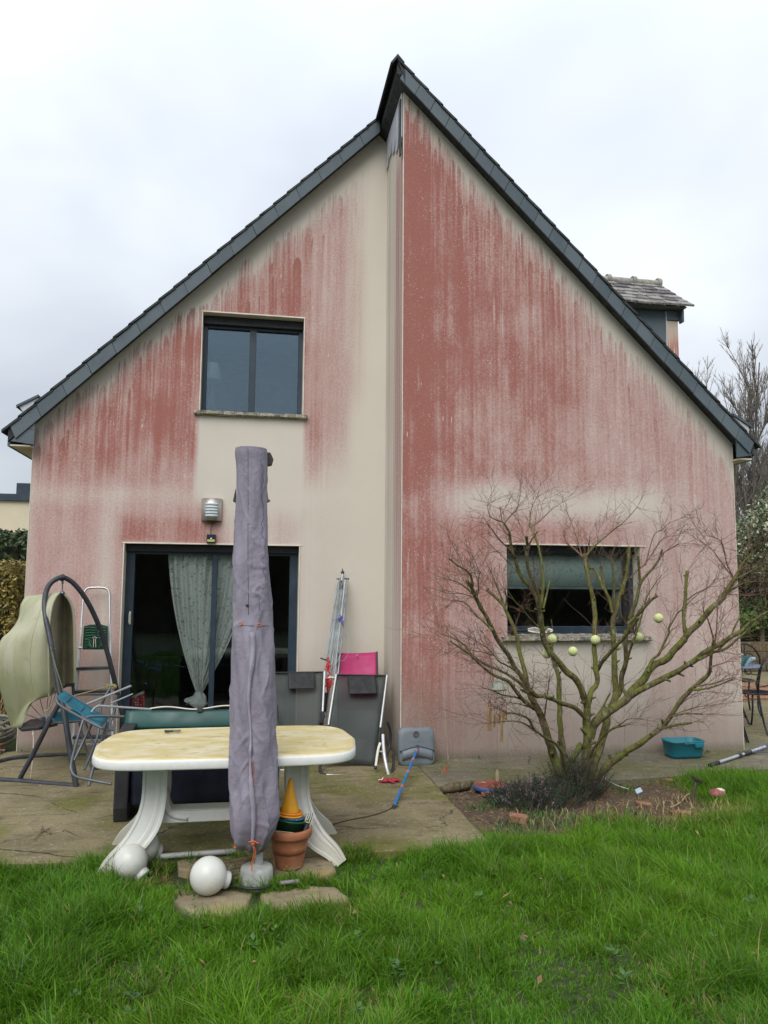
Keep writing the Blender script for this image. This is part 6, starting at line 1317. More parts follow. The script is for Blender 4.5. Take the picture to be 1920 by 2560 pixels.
kn = [[(kx+(.03+.05*math.sin(math.pi*t)**1.2+.012*math.sin(a*5+t*7))*math.cos(a)*(1 if t < .6 else 1.3), .30+(.025+.035*math.sin(math.pi*t))*math.sin(a), kz+.03-.19*t+.012*math.sin(a*3)) for a in np.linspace(0, 2*math.pi, 25)] for t in np.linspace(0, 1, 16)]
M_KNOT = plain('curtain_knot', (.70, .74, .66), .9); MB().grid(kn, True).build('knot', M_KNOT, cu)
MB().grid([[(kx-.02-.12*t+.02*math.sin(u*6), .28+.02*math.cos(u*7), kz-.03-.05*t+(.05+.02*t)*(u-.5)*2*.5) for u in np.linspace(0, 1, 10)] for t in np.linspace(0, 1, 8)], True, .004).build('knot_tail', M_KNOT, cu)
def dots_mat():
    M = Mat('red_dotted_paper'); v = M.voro(M.vec(M.x, 0., M.z), 34., rand=.35); M.set('Base Color', M.mix(1.-v.ss(.22, .3), (.42, .02, .03), (.75, .68, .64))).set('Roughness', .5); return M.m
bg = thing('gift_bag', (-1.05, .5, .02), 'red paper bag with white dots standing inside the terrace door', 'bag'); g0, g1 = AY(*z1(757, 912), .42), AY(*z1(858, 838), .42)
MB().prism([(g0.x, .42, .02), (g1.x-.01, .42, .02), (g1.x, .42, g1.z+.0), (g0.x+.10, .42, g1.z-.03), (g0.x, .42, g1.z-.045)], (0, .12, 0)).build('bag', dots_mat(), bg)
MB().prism([(g0.x+.01, .417, g1.z-.045), (g0.x+.08, .417, g1.z-.035), (g1.x-.01, .417, g1.z+.002), (g1.x-.03, .417, g1.z+.02), (g0.x+.06, .417, g1.z-.02)], (0, .10, 0)).build('tissue', M_BEAD, bg)
it = thing('dining_table', (-.5, 2.6, 0), 'dark table standing in the dim room behind the terrace door', 'table')
MB().box((-1.3, 2.2, .72), (.6, 3.1, .76)).build('tabletop', M_ROOMDK, it)
for x in (-1.2, .5):
    for y in (2.3, 3.0): MB().box((x-.03, y-.03, .02), (x+.03, y+.03, .72)).build('leg', M_ROOMDK, it)
ca = thing('cabinet', (.1, 4.3, 0), 'tall dark cabinet at the back of the dim room', 'cabinet'); MB().box((-1.2, 4.15, .02), (.4, 4.55, 1.9)).build('carcass', M_ROOMDK, ca)
for i in range(4): MB().box((-1.18+.395*i, 4.13, .06), (-1.18+.395*i+.37, 4.148, 1.86)).build('door', M_ROOMDK, ca)
z5 = lambda x, y: (480+x*.19288, 760+y*.19288)
fl = thing('floor_lamp', (-.46, .8, 2.95), 'floor lamp with pale shade on wooden tripod behind the upper window', 'floor lamp'); sa, sb_, sc = AY(*z5(300, 838), .55), AY(*z5(300, 1020), .55), AY(*z5(405, 1030), .55); lx = AY(*z5(268, 900), .55).x
MB().lathe([(.078, sa.z), (.118, sb_.z-.03), (.116, sb_.z-.03), (.076, sa.z)], (lx, .35, 0), 28).build('lamp_shade', plain('lamp_shade', (.92, .90, .76), .8, var=.03), fl)
for dx, dy in ((-.16, -.06), (.12, -.08), (0, .14)): MB().tube([(lx, .55, sb_.z-.03), (lx+dx, .55+dy, 2.93)], .011, 8).build('leg', M_CUT, fl)
# blind, side curtain and things on the lower window sill
def blind_mat():
    M = Mat('printed_blind'); w = M.vec(M.x*7., 0., M.z*7.); n = M.noise(w, 1., 2, .5, 1.); f = (1.-((n-.5).abs()).ss(.006, .016))*.7+(1.-M.voro(w, 2.6).ss(.1, .16))
    c = M.mix(f.clamp()*.6, (.50, .60, .52), (.10, .15, .13)); M.set('Base Color', c).set('Roughness', .9); return M.m
bl = thing('roller_blind', (3.35, -.70, 2.1), 'grey green printed blind half drawn behind the lower window', 'blind')
MB().grid([[(2.66+1.37*i/30, -.725+.006*math.sin(i*.9), z) for i in range(31)] for z in (2.08, 1.9, 1.72)], True, .003).build('fabric', blind_mat(), bl); MB().box((2.66, -.738, 1.695), (4.03, -.70, 1.718)).build('bottom_bar', plain('blind_bar', (.28, .36, .34), .6), bl)
MB().grid([[(3.93+.10*i/10, -.66+.02*math.sin(i*1.7), z) for i in range(11)] for z in (2.08, 1.7, 1.31)], True, .003).build('side_curtain', plain('grey_drape', (.45, .48, .47), .9), None)
tag(bpy.context.scene.objects['side_curtain'], 'narrow grey drape hanging at the right of the lower window', 'curtain')
z3 = lambda x, y: (1050+x*.5244, 1200+y*.5244)
rk = thing('racket', tuple(AZ(*z3(540, 728), 1.215)), 'white racket lying on the lower window sill, handle to the left', 'racket'); rc = AZ(*z3(572, 722), 1.225); rc.y = -PR-.0; rc = AY(*z3(572, 716), -.985); ring = [rc+Vector((.135*math.cos(a), .055*math.sin(a), .022*math.sin(a)+.0)) for a in np.linspace(0, 2*math.pi, 33)]
MB().tube(ring, .007, 6).build('frame', M_BEAD, rk); b = MB()
for k in range(-7, 8):
    x = .017*k; h = math.sqrt(max(0, 1-(x/.135)**2)); b.bar(rc+Vector((x, -.055*h, -.022*h)), rc+Vector((x, .055*h, .022*h)), .003, .002)
for k in range(-2, 3): y = .018*k; h = math.sqrt(max(0, 1-(y/.055)**2)); b.bar(rc+Vector((-.135*h, y, y*.4)), rc+Vector((.135*h, y, y*.4)), .003, .002)
b.build('strings', M_BEAD, rk)
MB().tube([rc+Vector((-.13, 0, 0)), rc+Vector((-.20, -.005, -.004)), rc+Vector((-.34, -.01, -.004))], .014, 8).build('handle', M_BLACK, rk)
tag(MB().lathe([(0, 0), (.035, 0), (.04, .06), (.03, .075), (0, .08)], (2.70, -.93, 1.222), 16).build('jar', plain('dark_red_jar', (.16, .03, .035), .4), None, loc=(2.70, -.93, 1.222)), 'small dark red jar at the left end of the lower window sill', 'jar')

# ------------------------------------------------------------------ parasol weight, blue pole, gloves, lure, chime
M_WEIGHT = plain('grey_blow_moulding', (.155, .180, .200), .5, var=.12, scale=4, dirt=(.14, .14, .12, .25))
wt = thing('parasol_weight', (1.66, -1.12, 0), 'grey plastic water weight leaning against the wall corner', 'parasol weight')
def sq(w, h, r, n=8):
    out = []
    for cx_, cz_, a0 in ((w-r, h-r, 0), (-w+r, h-r, 90), (-w+r, -h+r, 180), (w-r, -h+r, 270)): out += [(cx_+r*math.cos(R(a0+90*k/n)), cz_+r*math.sin(R(a0+90*k/n))) for k in range(n+1)]
    return out
wc = AY(*q7(1303, 462), -1.16); lean = Matrix.Translation(Vector((wc.x, -1.135, wc.z))) @ Matrix.Rotation(R(-9), 4, 'X')
ww, wh = .180, .185
rows = []
for k, y in ((.72, -.052), (.90, -.05), (.97, -.036), (1., -.012), (1., .03), (.96, .05), (.8, .056)):
    rows.append([lean@Vector((x, y, z)) for x, z in sq(ww*k if k < .9 else ww-(1-k)*.2, wh*k if k < .9 else wh-(1-k)*.2, .07*k)]); rows[-1].append(rows[-1][0])
front = [lean@Vector((x, -.054, z)) for x, z in sq(ww*.5, wh*.5, .03)]; front.append(front[0])
MB().grid([front]+rows, True).add(front[:-1], [tuple(range(len(front)-1))]).add(rows[-1][:-1], [tuple(range(len(rows[-1])-1))]).build('body', M_WEIGHT, wt)
LP = lambda x, y, z: lean@Vector((x, y, z))
MB().tube([LP(x, -.056, -.012+.022*math.cos(x*14)-.010) for x in np.linspace(-.172, .172, 20)], .0075, 6).build('groove', plain('dark_groove', (.03, .035, .04), .6), wt)
MB().grid([[LP(x, -.0575-.012*(1-((x/.15)**2)), -.02+.022*math.cos(x*14)+dz) for x in np.linspace(-.15, .15, 16)] for dz in (-.006, -.05, -.09)], True, .004).build('lower_relief', M_WEIGHT, wt)
MB().lathe([(.0, .002), (.021, .002), (.026, .006), (.030, .004), (.030, 0)], LP(-.008, -.055, .118), 20, lean.to_3x3()@Vector((0, -1, 0))).build('filler_cap', plain('dark_cap', (.05, .05, .05), .5, dirt=(.3, .3, .28, .5)), wt)
MB().lathe([(.014, .004), (.027, .006), (.030, 0)], LP(0, -.056, -.012), 20, lean.to_3x3()@Vector((0, -1, 0))).build('socket', M_CHAR, wt)
MB().box((wc.x-.005, -1.19, .0), (wc.x+.075, -1.165, .035)).build('notch', M_BLACK, wt)
b = MB(); er = random.Random(12)
for k in range(9):          # embossed lettering, worn past reading
    x0 = -.075+.017*k; b.box((x0, -.0562, .046), (x0+.010, -.053, .052)).box((x0, -.0562, .055+(k % 3)*.002), (x0+.004+.006*(k % 2), -.053, .060))
xf(b, lean).build('embossing', M_WEIGHT, wt)
bp = thing('telescopic_pole', (1.5, -1.7, 0), 'blue telescopic pole with orange rings, from the grey weight down to the patio', 'pole'); p0, p1 = LP(0, -.07, -.012), AZ(986, 2014, .02)
M_BLUEP = plain('blue_pole', (.012, .16, .42), .4, var=.1); MB().tube([p0, p1], .0118, 12).build('pole', M_BLUEP, bp)
for t in (.06, .24, .47, .72):
    c = p0.lerp(p1, t); d = (p1-p0).normalized(); MB().tube([c-d*.018, c+d*.018], .0155, 12).build('ring', plain('orange_ring', (.55, .15, .06), .5) if t == .06 else bpy.data.materials['orange_ring'], bp)
d = (p1-p0).normalized(); MB().tube([p1-d*.03, p1+d*.012], .0150, 12).build('end_cap', M_BLUEP, bp); MB().tube([p1+d*.012, p1+d*.02], .016, 12).build('end_ring', M_STEEL, bp)
pts = [AZ(*q7(x, y), .006) for x, y in ((1140, 995), (1090, 1000), (1040, 1030), (950, 1062), (840, 1090), (720, 1112), (600, 1142), (515, 1165))]
tag(MB().tube([Vector(v) for v in smooth_path([tuple(p) for p in pts], 5)], .0034, 5).build('cord', plain('dark_cord', (.05, .042, .022), .9), None, loc=pts[0]), 'thin dark cord lying across the patio from the blue pole to the table', 'cord')
M_GLOVE = plain('red_glove', (.30, .022, .040), .75, var=.3, scale=30); gc = AZ(*q7(1050, 778), .0)
gl = thing('glove', tuple(gc), 'crumpled dark red glove lying at the foot of the lounger', 'glove'); b = MB()
for k, (dx, dy, r_) in enumerate(((-.055, 0, .024), (-.03, -.01, .028), (.0, 0, .030), (.03, .01, .026), (.055, -.005, .022))): b.sphere(gc+Vector((dx, dy, .016)), r_, 14, 8, (1.2, 1, .72))
for k in range(4): b.tube([gc+Vector((.04, -.015+.012*k, .018)), gc+Vector((.075, -.025+.016*k, .022)), gc+Vector((.098, -.02+.013*k, .009))], [.011, .010, .007], 8)
b.tube([gc+Vector((0, -.02, .02)), gc+Vector((.02, -.05, .018)), gc+Vector((.045, -.06, .008))], [.012, .011, .007], 8).build('glove', M_GLOVE, gl)
MB().tube([gc+Vector((-.085, .012, .02)), gc+Vector((-.06, -.02, .03)), gc+Vector((-.045, .02, .035))], .006, 6).build('cuff_tag', M_BEAD, gl)
lu = thing('fishing_lure', tuple(AY(1120, 1915, -1.95)), 'fishing lure with orange red tassel hanging on a thin line from the shrub', 'fishing lure'); la, lb, lc_ = AY(1119, 1884, -1.95), AY(1122, 1912, -1.95), AY(1111, 1931, -1.95)
MB().tube([la, la.lerp(lb, .4), lb], [.004, .010, .007], 8).build('body', M_STAIN, lu); b = MB()
for k in range(9): b.tube([lb, lb.lerp(lc_, .5)+Vector((random.gauss(0, .005), random.gauss(0, .005), 0)), lc_+Vector((random.gauss(0, .010), random.gauss(0, .008), random.gauss(0, .006)))], [.003, .003, .0012], 4)
b.build('tassel', M_PEGR if False else plain('orange_red_tassel', (.60, .07, .035), .5), lu)
lt = AY(*ZA_(215, 1075), -2.4); MB().tube([lt, AY(1117, 1640, -2.2), AY(1114, 1800, -2.05), la], .0011, 4).build('line', M_BEAD, lu)
ch = thing('wind_chime', tuple(AY(1242, 1720, -2.42)), 'bamboo wind chime under a pale dome hanging from the left limbs of the shrub', 'wind chime'); cc = AY(1243, 1722, -2.42); M_BAMB = plain('bamboo', (.33, .21, .10), .6, var=.25, scale=20); M_DOME = plain('coconut_dome', (.30, .33, .27), .8, var=.2, scale=14, dirt=(.14, .14, .08, .5))
MB().lathe([(.068, 0), (.066, .012), (.055, .040), (.034, .060), (.012, .070), (0, .072), (0, .064), (.03, .05), (.058, .004), (.068, 0)], cc-Vector((0, 0, .006)), 28).build('dome', M_DOME, ch)
MB().tube([cc+Vector((.067*math.cos(a), .067*math.sin(a), -.005)) for a in np.linspace(0, 2*math.pi, 25)], .006, 6).build('rim', M_TWIG, ch)
px_m = (cc-CAM).dot(fw)/F
for x, y0, y1, r_, Y_ in ((555, 660, 895, 8, -2.45), (576, 670, 895, 9, -2.38), (618, 745, 860, 7, -2.36), (640, 745, 830, 6, -2.46), (665, 740, 830, 6, -2.36), (690, 700, 1010, 9, -2.48), (712, 690, 820, 6, -2.40), (735, 690, 790, 6, -2.37)):
    a, c = AY(*ZC_(x, y0), Y_), AY(*ZC_(x-2, y1), Y_); MB().tube([a, c], r_*.36*px_m, 10).build('tube', M_BAMB, ch); MB().tube([a, AY(*ZC_(x*.9+64, 500), -2.42)], .0012, 4).build('thread', M_TWIG, ch)
    for k in range(4): pass
b = MB(); cr = random.Random(6)
for k in range(22): b.sphere(AY(*ZC_(cr.uniform(560, 725), cr.uniform(560, 700)), -2.42+cr.uniform(-.05, .05)), cr.uniform(.004, .008), 8, 5)
b.build('beads', M_TWIG, ch); MB().tube([AY(*ZC_(x, 740), -2.42) for x in (612, 640, 668, 690)], .008, 8).build('cross_piece', M_BAMB, ch)
hp = AY(*ZC_(652, 268), -2.42); b = MB()
for dx in (-.06, 0, .05): b.tube([hp, cc+Vector((dx, 0, .045))], .0014, 4)
b.build('hanger', M_TWIG, ch); MB().tube([AY(*ZC_(643, 830), -2.42), AY(*ZC_(645, 1280), -2.32)], .0010, 4).build('cord', M_TWIG, ch)

# ------------------------------------------------------------------ bits on the flower bed
ds = AZ(1226, 1971, 0); dc = thing('toy_disc', tuple(ds), 'red round disc with blue rim lying in the flower bed, a stake behind it', 'disc')
MB().lathe([(.142, .0), (.146, .01), (.145, .030), (.138, .034)], ds, 40).build('rim', plain('blue_rim', (.055, .105, .28), .55, dirt=(.12, .09, .06, .4)), dc); MB().lathe([(.138, .034), (.10, .036), (0, .037)], ds, 40).build('top', plain('brick_red_plastic', (.25, .055, .035), .7, var=.2, dirt=(.3, .2, .12, .35)), dc)
MB().prism([ds+Vector((-.09, .05, .038)), ds+Vector((-.03, .03, .038)), ds+Vector((-.02, .055, .038)), ds+Vector((-.05, .075, .038))], (0, 0, .002)).build('label_scrap', plain('label_scrap', (.42, .33, .20), .8, var=.4, scale=40), dc)
sk = AZ(1243, 1958, 0); sk.z = 0; b = MB(); b.box((sk.x-.013, sk.y-.008, -.03), (sk.x+.013, sk.y+.008, .09)).prism([(sk.x-.013, sk.y-.008, .09), (sk.x+.013, sk.y-.008, .09), (sk.x+.002, sk.y-.004, .122)], (0, .014, 0)); tag(b.build('wooden_stake', M_CUT, None, loc=sk), 'short pointed wooden stake behind the red disc', 'stake')
M_BRICK = plain('brick_clay', (.27, .125, .075), .9, var=.25, scale=14, dirt=(.2, .16, .11, .4), bump=.5)
def brick(px, py, L, w, h, rz, z, lab, group='loose bricks', mat=None):
    c = AZ(px, py, z); b = MB(); b.box((-L/2, -w/2, 0), (L/2, w/2, h)); xf(b, Matrix.Translation(c) @ Matrix.Rotation(R(rz), 4, 'Z') @ Matrix.Rotation(R(4), 4, 'Y'))
    tag(b.build('brick', mat or M_BRICK, None, bevel=.004, seg=1, loc=c), lab, 'brick', group)
brick(1294, 2056, .13, .085, .055, -18, -.02, 'orange brick end sticking out at the front of the heather')
brick(1700, 2034, .17, .07, .02, 8, -.03, 'flat reddish brick sunk in the right part of the bed'); brick(1610, 2012, .12, .06, .02, -25, -.028, 'buff broken brick below the blue tag in the bed'); brick(1708, 1950, .10, .04, .02, -4, -.01, 'thin brick end at the back edge of the bed, right'); brick(1672, 1953, .08, .04, .02, 8, -.01, 'small brick piece at the back edge of the bed, left of the thin one'); brick(1228, 1990, .16, .07, .02, -5, -.02, 'reddish brick half buried in front of the red disc')
lg = AZ(1135, 1972, -.01); tag(MB().tube([AZ(1105, 1975, 0), AZ(1130, 1968, .01), AZ(1160, 1965, .01), AZ(1182, 1958, 0)], [.03, .042, .04, .028], 10).build('log', M_DECK, None, loc=lg), 'short weathered log lying in the corner of the bed', 'log')
st = AZ(*ZC_(330, 1470), 0)
hm = thing('hammer', tuple(AZ(1725, 2000, 0)), 'old hammer standing head up in the flower bed', 'hammer'); hY = AZ(1728, 1995, 0).y
h0, h1 = AY(*ZD_(985, 1400), hY), AY(*ZD_(1030, 1225), hY); h0.z = min(h0.z, -.02); MB().tube([h0, h0.lerp(h1, .5), h1], [.013, .011, .010], 8).build('handle', M_BARK if False else plain('old_handle', (.085, .072, .058), .8, var=.3), hm)
MB().bar(AY(*ZD_(992, 1208), hY-.0), AY(*ZD_(1075, 1255), hY-.02), .032, .026).build('head', plain('rusty_iron', (.040, .036, .034), .7, .4, var=.4), hm, bevel=.004, seg=1)
pts = [AZ(*ZD_(x, y), .0) for x, y in ((970, 1355), (930, 1385), (895, 1430), (850, 1460), (800, 1478))]; tag(MB().tube([Vector(v)+Vector((0, 0, .004)) for v in smooth_path([tuple(p) for p in pts], 4)], [.004]*17, 6).build('stick', M_CUT, None, loc=pts[0]), 'pale bent stick lying left of the hammer', 'stick')
pts = [AZ(*ZD_(x, y), 0)+Vector((0, 0, h)) for x, y, h in ((190, 1218, .02), (250, 1262, .02), (330, 1300, .015), (430, 1326, .01))]; tag(MB().tube([Vector(v) for v in smooth_path([tuple(p) for p in pts], 5)], .0035, 6).build('wire', M_BEAD, None, loc=pts[0]), 'white wire running from the shrub over the bed', 'wire')
tp = AZ(*ZD_(528, 1352), .0); tag(xf(MB().box((-.028, -.012, 0), (.028, .004, .04)), Matrix.Translation(tp) @ Matrix.Rotation(R(-20), 4, 'Y') @ Matrix.Rotation(R(-35), 4, 'X')).build('plant_tag', plain('pale_blue_tag', (.36, .48, .58), .5), None, bevel=.003, seg=1, loc=tp), 'pale blue tag lying on the soil at the end of the white wire', 'tag')
pb = AZ(*ZD_(1210, 1345), .02); ba = thing('deflated_ball', tuple(pb), 'pink and white deflated ball half hidden in the long grass at right', 'ball')
MB().sphere(pb+Vector((0, 0, -.01)), .070, 24, 12, (1, .9, .55)).build('skin', plain('pink_rubber', (.42, .085, .13), .5, dirt=(.3, .12, .12, .4)), ba); MB().sphere(pb+Vector((.025, .0, .008)), .044, 18, 10, (1, .8, .60)).build('patch', M_BEAD, ba)

# ------------------------------------------------------------------ teal tub and landing net on the path
tu = thing('plastic_tub', tuple(AZ(1716, 1898, .003)), 'teal plastic tub with handles standing against the right wall', 'tub'); tc = Vector((AZ(1716, 1895, .003).x, -1.22, .003)); M_TUB = plain('teal_plastic', (.012, .165, .215), .45, var=.12, scale=4, dirt=(.06, .13, .13, .5))
rows = []
for w, d, z in ((.0, .0, .004), (.155, .085, .004), (.163, .092, .0), (.172, .10, .03), (.190, .118, .155), (.198, .126, .160), (.198, .126, .172), (.190, .119, .174), (.184, .113, .165), (.165, .094, .012), (0, 0, .010)):
    rows.append([tc+Vector((x, y, z)) for x, y in (sq(w, d, min(d, w)*.55, 6) if w else [(0, 0)]*28)]); rows[-1].append(rows[-1][0])
MB().grid(rows, True).build('tub', M_TUB, tu)
MB().box(tc+Vector((.05, -.150, .118)), tc+Vector((.145, -.124, .158))).build('handle', M_TUB, tu, bevel=.006); MB().box(tc+Vector((-.06, -.138, .148)), tc+Vector((.05, -.126, .160))).build('lip', M_TUB, tu, bevel=.003, seg=1)
ln = thing('landing_net', tuple(AZ(1780, 1912, .003)), 'aluminium landing net with black grip lying on the path at the right edge', 'landing net'); n0, n1 = AZ(1774, 1914, .02), AZ(1912, 1871, .02); n0.z = .022; n1.z = .035
M_ALU2 = plain('bright_tube', (.50, .52, .58), .3, .6, var=.08); MB().tube([n0.lerp(n1, .13), n0.lerp(n1, .52)], .0165, 12).build('pole', M_ALU2, ln); MB().tube([n0, n0.lerp(n1, .15)], .019, 12).build('grip', M_BLACK, ln); MB().tube([n0.lerp(n1, .62), n1], .0175, 12).build('pole', M_ALU2, ln)
MB().tube([n0.lerp(n1, .49), n0.lerp(n1, .54)], .021, 12).build('joint', M_CHAR, ln); MB().tube([n0.lerp(n1, .60), n0.lerp(n1, .72)], .022, 12).build('joint', M_CHAR, ln); MB().tube([n0.lerp(n1, .52), n0.lerp(n1, .62)], .0150, 12).build('pole', M_ALU2, ln)
f1 = n0.lerp(n1, .70); hoop = [f1, f1+Vector((.22, .0, -.008)), f1+Vector((.50, .08, -.01)), f1+Vector((.66, .26, .0)), f1+Vector((.55, .42, .01)), n1+Vector((.14, .02, .01)), n1]
MB().tube([Vector(v) for v in smooth_path([tuple(p) for p in hoop], 5)], .006, 6).build('hoop', M_STEEL, ln); b = MB()
for k in range(9):
    t = k/8; b.tube([f1.lerp(f1+Vector((.50, .08, -.01)), t), n1.lerp(f1+Vector((.55, .42, .01)), t)], .0014, 4)
    b.tube([f1.lerp(n1, t), (f1+Vector((.50, .08, -.01))).lerp(f1+Vector((.55, .42, .01)), t)], .0014, 4)
b.build('netting', M_STEEL, ln)

# ------------------------------------------------------------------ left of the house: neighbour, hedges, hoses
M_NBR = plain('pale_yellow_render', (.62, .54, .40), .9, var=.04, scale=1.5); nb = thing('neighbour_house', (-9, 16, 0), 'flat-roofed pale yellow house beyond the hedge at the left', 'house')
MB().box((-15, 16, -.1), (-6.60, 24, 4.24)).build('wall', M_NBR, nb); MB().box((-15.1, 15.9, 4.24), (-6.52, 24.1, 4.44)).build('parapet', M_ALU, nb); MB().box((-7.08, 15.95, 4.44), (-6.50, 18, 4.78)).build('parapet', M_ALU, nb)
x0 = AY(20, 1337, 16).x; MB().box((x0-1.5, 15.94, 1.2), (x0, 15.99, 3.2)).build('shutter', M_BEAD, nb)
rl = thing('railing', (-7.4, 15, 0), 'thin white railing in front of the pale yellow house', 'railing'); ra = AY(0, 1373, 15); rb = AY(46, 1379, 15); b = MB(); b.tube([ra-Vector((2, 0, 0)), ra, rb], .03, 6); b.build('rail', M_BEAD, rl)
for k in range(6): MB().tube([(rb.x-.45*k, 15, 0), (rb.x-.45*k, 15, rb.z)], .02, 6).build('post', M_BEAD, rl)
def leaf_cloud(name, pts_fn, n, size, mat, par=None, seed=1, flat=.0, kind=None):
    """many small folded leaves filling a volume: positions and outward directions from pts_fn(rng, n)"""
    r = np.random.default_rng(seed); P_, D_ = pts_fn(r, n); n = len(P_); a = r.normal(0, 1, (n, 3))+D_*1.1; a /= np.linalg.norm(a, axis=1)[:, None]+1e-9; u = np.cross(a, r.normal(0, 1, (n, 3))); u /= np.linalg.norm(u, axis=1)[:, None]+1e-9; w = np.cross(a, u)
    s = size*r.uniform(.6, 1.4, n)[:, None]; Vv = np.stack([P_-u*s, P_+w*s*.45+a*s*.12, P_+u*s, P_-w*s*.45+a*s*.12], 1)
    me = bpy.data.meshes.new(name); me.vertices.add(n*4); me.vertices.foreach_set('co', Vv.ravel()); me.loops.add(n*4); me.loops.foreach_set('vertex_index', np.arange(n*4, dtype=np.int32)); me.polygons.add(n); me.polygons.foreach_set('loop_start', np.arange(0, n*4, 4, dtype=np.int32)); me.polygons.foreach_set('loop_total', np.full(n, 4, np.int32))
    at = me.color_attributes.new('tint', 'FLOAT_COLOR', 'POINT'); g = np.repeat(r.random(n), 4); at.data.foreach_set('color', np.stack([g, g, g, np.ones(n*4)], 1).ravel()); me.materials.append(mat); me.update(); me.validate()
    o = bpy.data.objects.new(name, me); S.collection.objects.link(o)
    if par: o.parent = par; o.location = -wloc(par)
    if kind: o['kind'] = kind
    return o
def leaf_mat(name, a, b, c3=None, amt=.2):
    M = Mat(name); col, f = M.attr('tint'); sp = M.nt.nodes.new('ShaderNodeSeparateColor'); M.nt.links.new(col, sp.inputs[0]); f = V(M.nt, sp.outputs[0]); c = M.mix(f, a, b)
    if c3: c = M.mix(((f*7.3).fract()).ss(1-amt, 1-amt+.02), c, c3)
    M.set('Base Color', c).set('Roughness', .55); return M.m
def hedge_fn(x0, x1, y0, y1, z0, z1, depth=.35):
    def fn(r, n):
        p = np.stack([r.uniform(x0, x1, n), r.uniform(y0, y1, n), r.uniform(z0, z1, n)], 1); face = r.integers(0, 4, n); d = np.abs(r.normal(0, depth*.4, n)); nrm = np.zeros((n, 3))
        bump = .12*(vnoise(p[:, 0]+p[:, 1], p[:, 2], 2.2, 3)-.5)
        for k, (ax, val, sg) in enumerate(((1, y0, 1), (2, z1, -1), (0, x1, -1), (1, y0, 1))):
            m = face == k; p[m, ax] = val+sg*(d[m]+bump[m]); nrm[m, ax] = -sg
        return p, nrm
    return fn
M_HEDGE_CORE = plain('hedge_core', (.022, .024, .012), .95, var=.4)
gh = thing('golden_hedge', (-3.6, 1.4, 0), 'clipped golden leaved hedge beyond the left corner of the house', 'hedge')
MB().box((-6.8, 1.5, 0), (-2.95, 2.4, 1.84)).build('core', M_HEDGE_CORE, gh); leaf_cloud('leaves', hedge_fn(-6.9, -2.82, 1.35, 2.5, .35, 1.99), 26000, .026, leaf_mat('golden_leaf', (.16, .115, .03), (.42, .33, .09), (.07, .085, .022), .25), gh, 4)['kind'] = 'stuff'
dh = thing('dark_hedge', (-4, 6, 0), 'dark green hedge rising behind the golden hedge', 'hedge')
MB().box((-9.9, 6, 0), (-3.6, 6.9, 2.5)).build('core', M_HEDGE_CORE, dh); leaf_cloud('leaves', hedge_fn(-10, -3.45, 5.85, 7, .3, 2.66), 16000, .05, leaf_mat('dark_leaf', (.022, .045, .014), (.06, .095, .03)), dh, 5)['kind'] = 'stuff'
hs = thing('garden_hose', (-2.7, .2, 0), 'old grey hose coiled on the ground beside the left corner of the house', 'hose'); hr2 = random.Random(21); M_HOSE = plain('grey_hose', (.20, .20, .17), .6, var=.2, dirt=(.1, .09, .05, .4))
b = MB()
for k in range(7):
    c = Vector((-2.85+hr2.gauss(0, .05), .28+hr2.gauss(0, .04), .03+.035*k)); pts = []
    for a in np.linspace(0, 2*math.pi, 25): pts.append(c+Vector((.36*math.cos(a+k)*(1+.1*math.sin(3*a+k)), .24*math.sin(a+k), .03*math.sin(2*a+k*2)+.02)))
    b.tube(pts, .016, 8)
b.tube([Vector(v) for v in smooth_path([(-2.45, .02, .22), (-2.62, -.02, .30), (-2.9, .0, .26), (-3.1, .1, .1)], 5)], .016, 8).tube([Vector(v) for v in smooth_path([(-2.42, -.06, .02), (-2.5, -.15, .04), (-2.65, -.2, .10), (-2.9, -.12, .2)], 5)], .016, 8); b.build('coil', M_HOSE, hs)
for i, (x, y, rz) in enumerate(((-2.52, -.16, 20), (-2.66, -.05, -15), (-2.75, -.22, 40), (-2.55, .08, 70))):
    q = P_ = None; b = MB(); b.box((-.09, -.045, 0), (.09, .045, .055)); c = Vector((x, y, .0)); xf(b, Matrix.Translation(c) @ Matrix.Rotation(R(rz), 4, 'Z')); tag(b.build('brick', M_BRICK, None, bevel=.004, seg=1, loc=c), ('red brick nearest the patio edge, in front of the hose', 'red brick right under the hose coil', 'red brick at the left of the pile by the hose', 'red brick behind, against the house corner')[i], 'brick', 'bricks lying beside the hose')
def weeds(name, cx, cy, rr, n, h, col, seed):
    b = MB(); r = random.Random(seed)
    for k in range(n):
        a = r.uniform(0, 6.28); q = rr*math.sqrt(r.random()); p = Vector((cx+q*math.cos(a), cy+q*math.sin(a), -.02)); L = h*r.uniform(.5, 1.2); d = Vector((r.gauss(0, .4), r.gauss(0, .4), 1)).normalized(); w = Vector((-d.y, d.x, 0)); w = (w if w.length > .01 else Vector((1, 0, 0))).normalized()*.004
        m_ = p+d*L*.6; t = p+d*L+Vector((d.x, d.y, -.3))*L*.3; b.add([p-w, p+w, m_+w*.7, m_-w*.7, t], [(0, 1, 2, 3), (3, 2, 4)])
    o = b.build(name, col, None); o['kind'] = 'stuff'; return o
M_DRYG = plain('dry_grass', (.30, .22, .10), .9, var=.5, scale=20); M_WEED = plain('weed_leaf', (.06, .14, .025), .7, var=.4, scale=20)
weeds('dry_grass', -3.0, .75, .4, 420, .55, M_DRYG, 3); weeds('weeds', -2.75, -.45, .2, 220, .14, M_WEED, 4)
for k, (x, y) in enumerate(((2.27, -1.03), (3.55, -1.03), (4.75, -1.04), (3.8, -1.03), (1.75, -1.0))): weeds('wall_weeds', x, y, .05, 26, .07, M_WEED, 40+k)
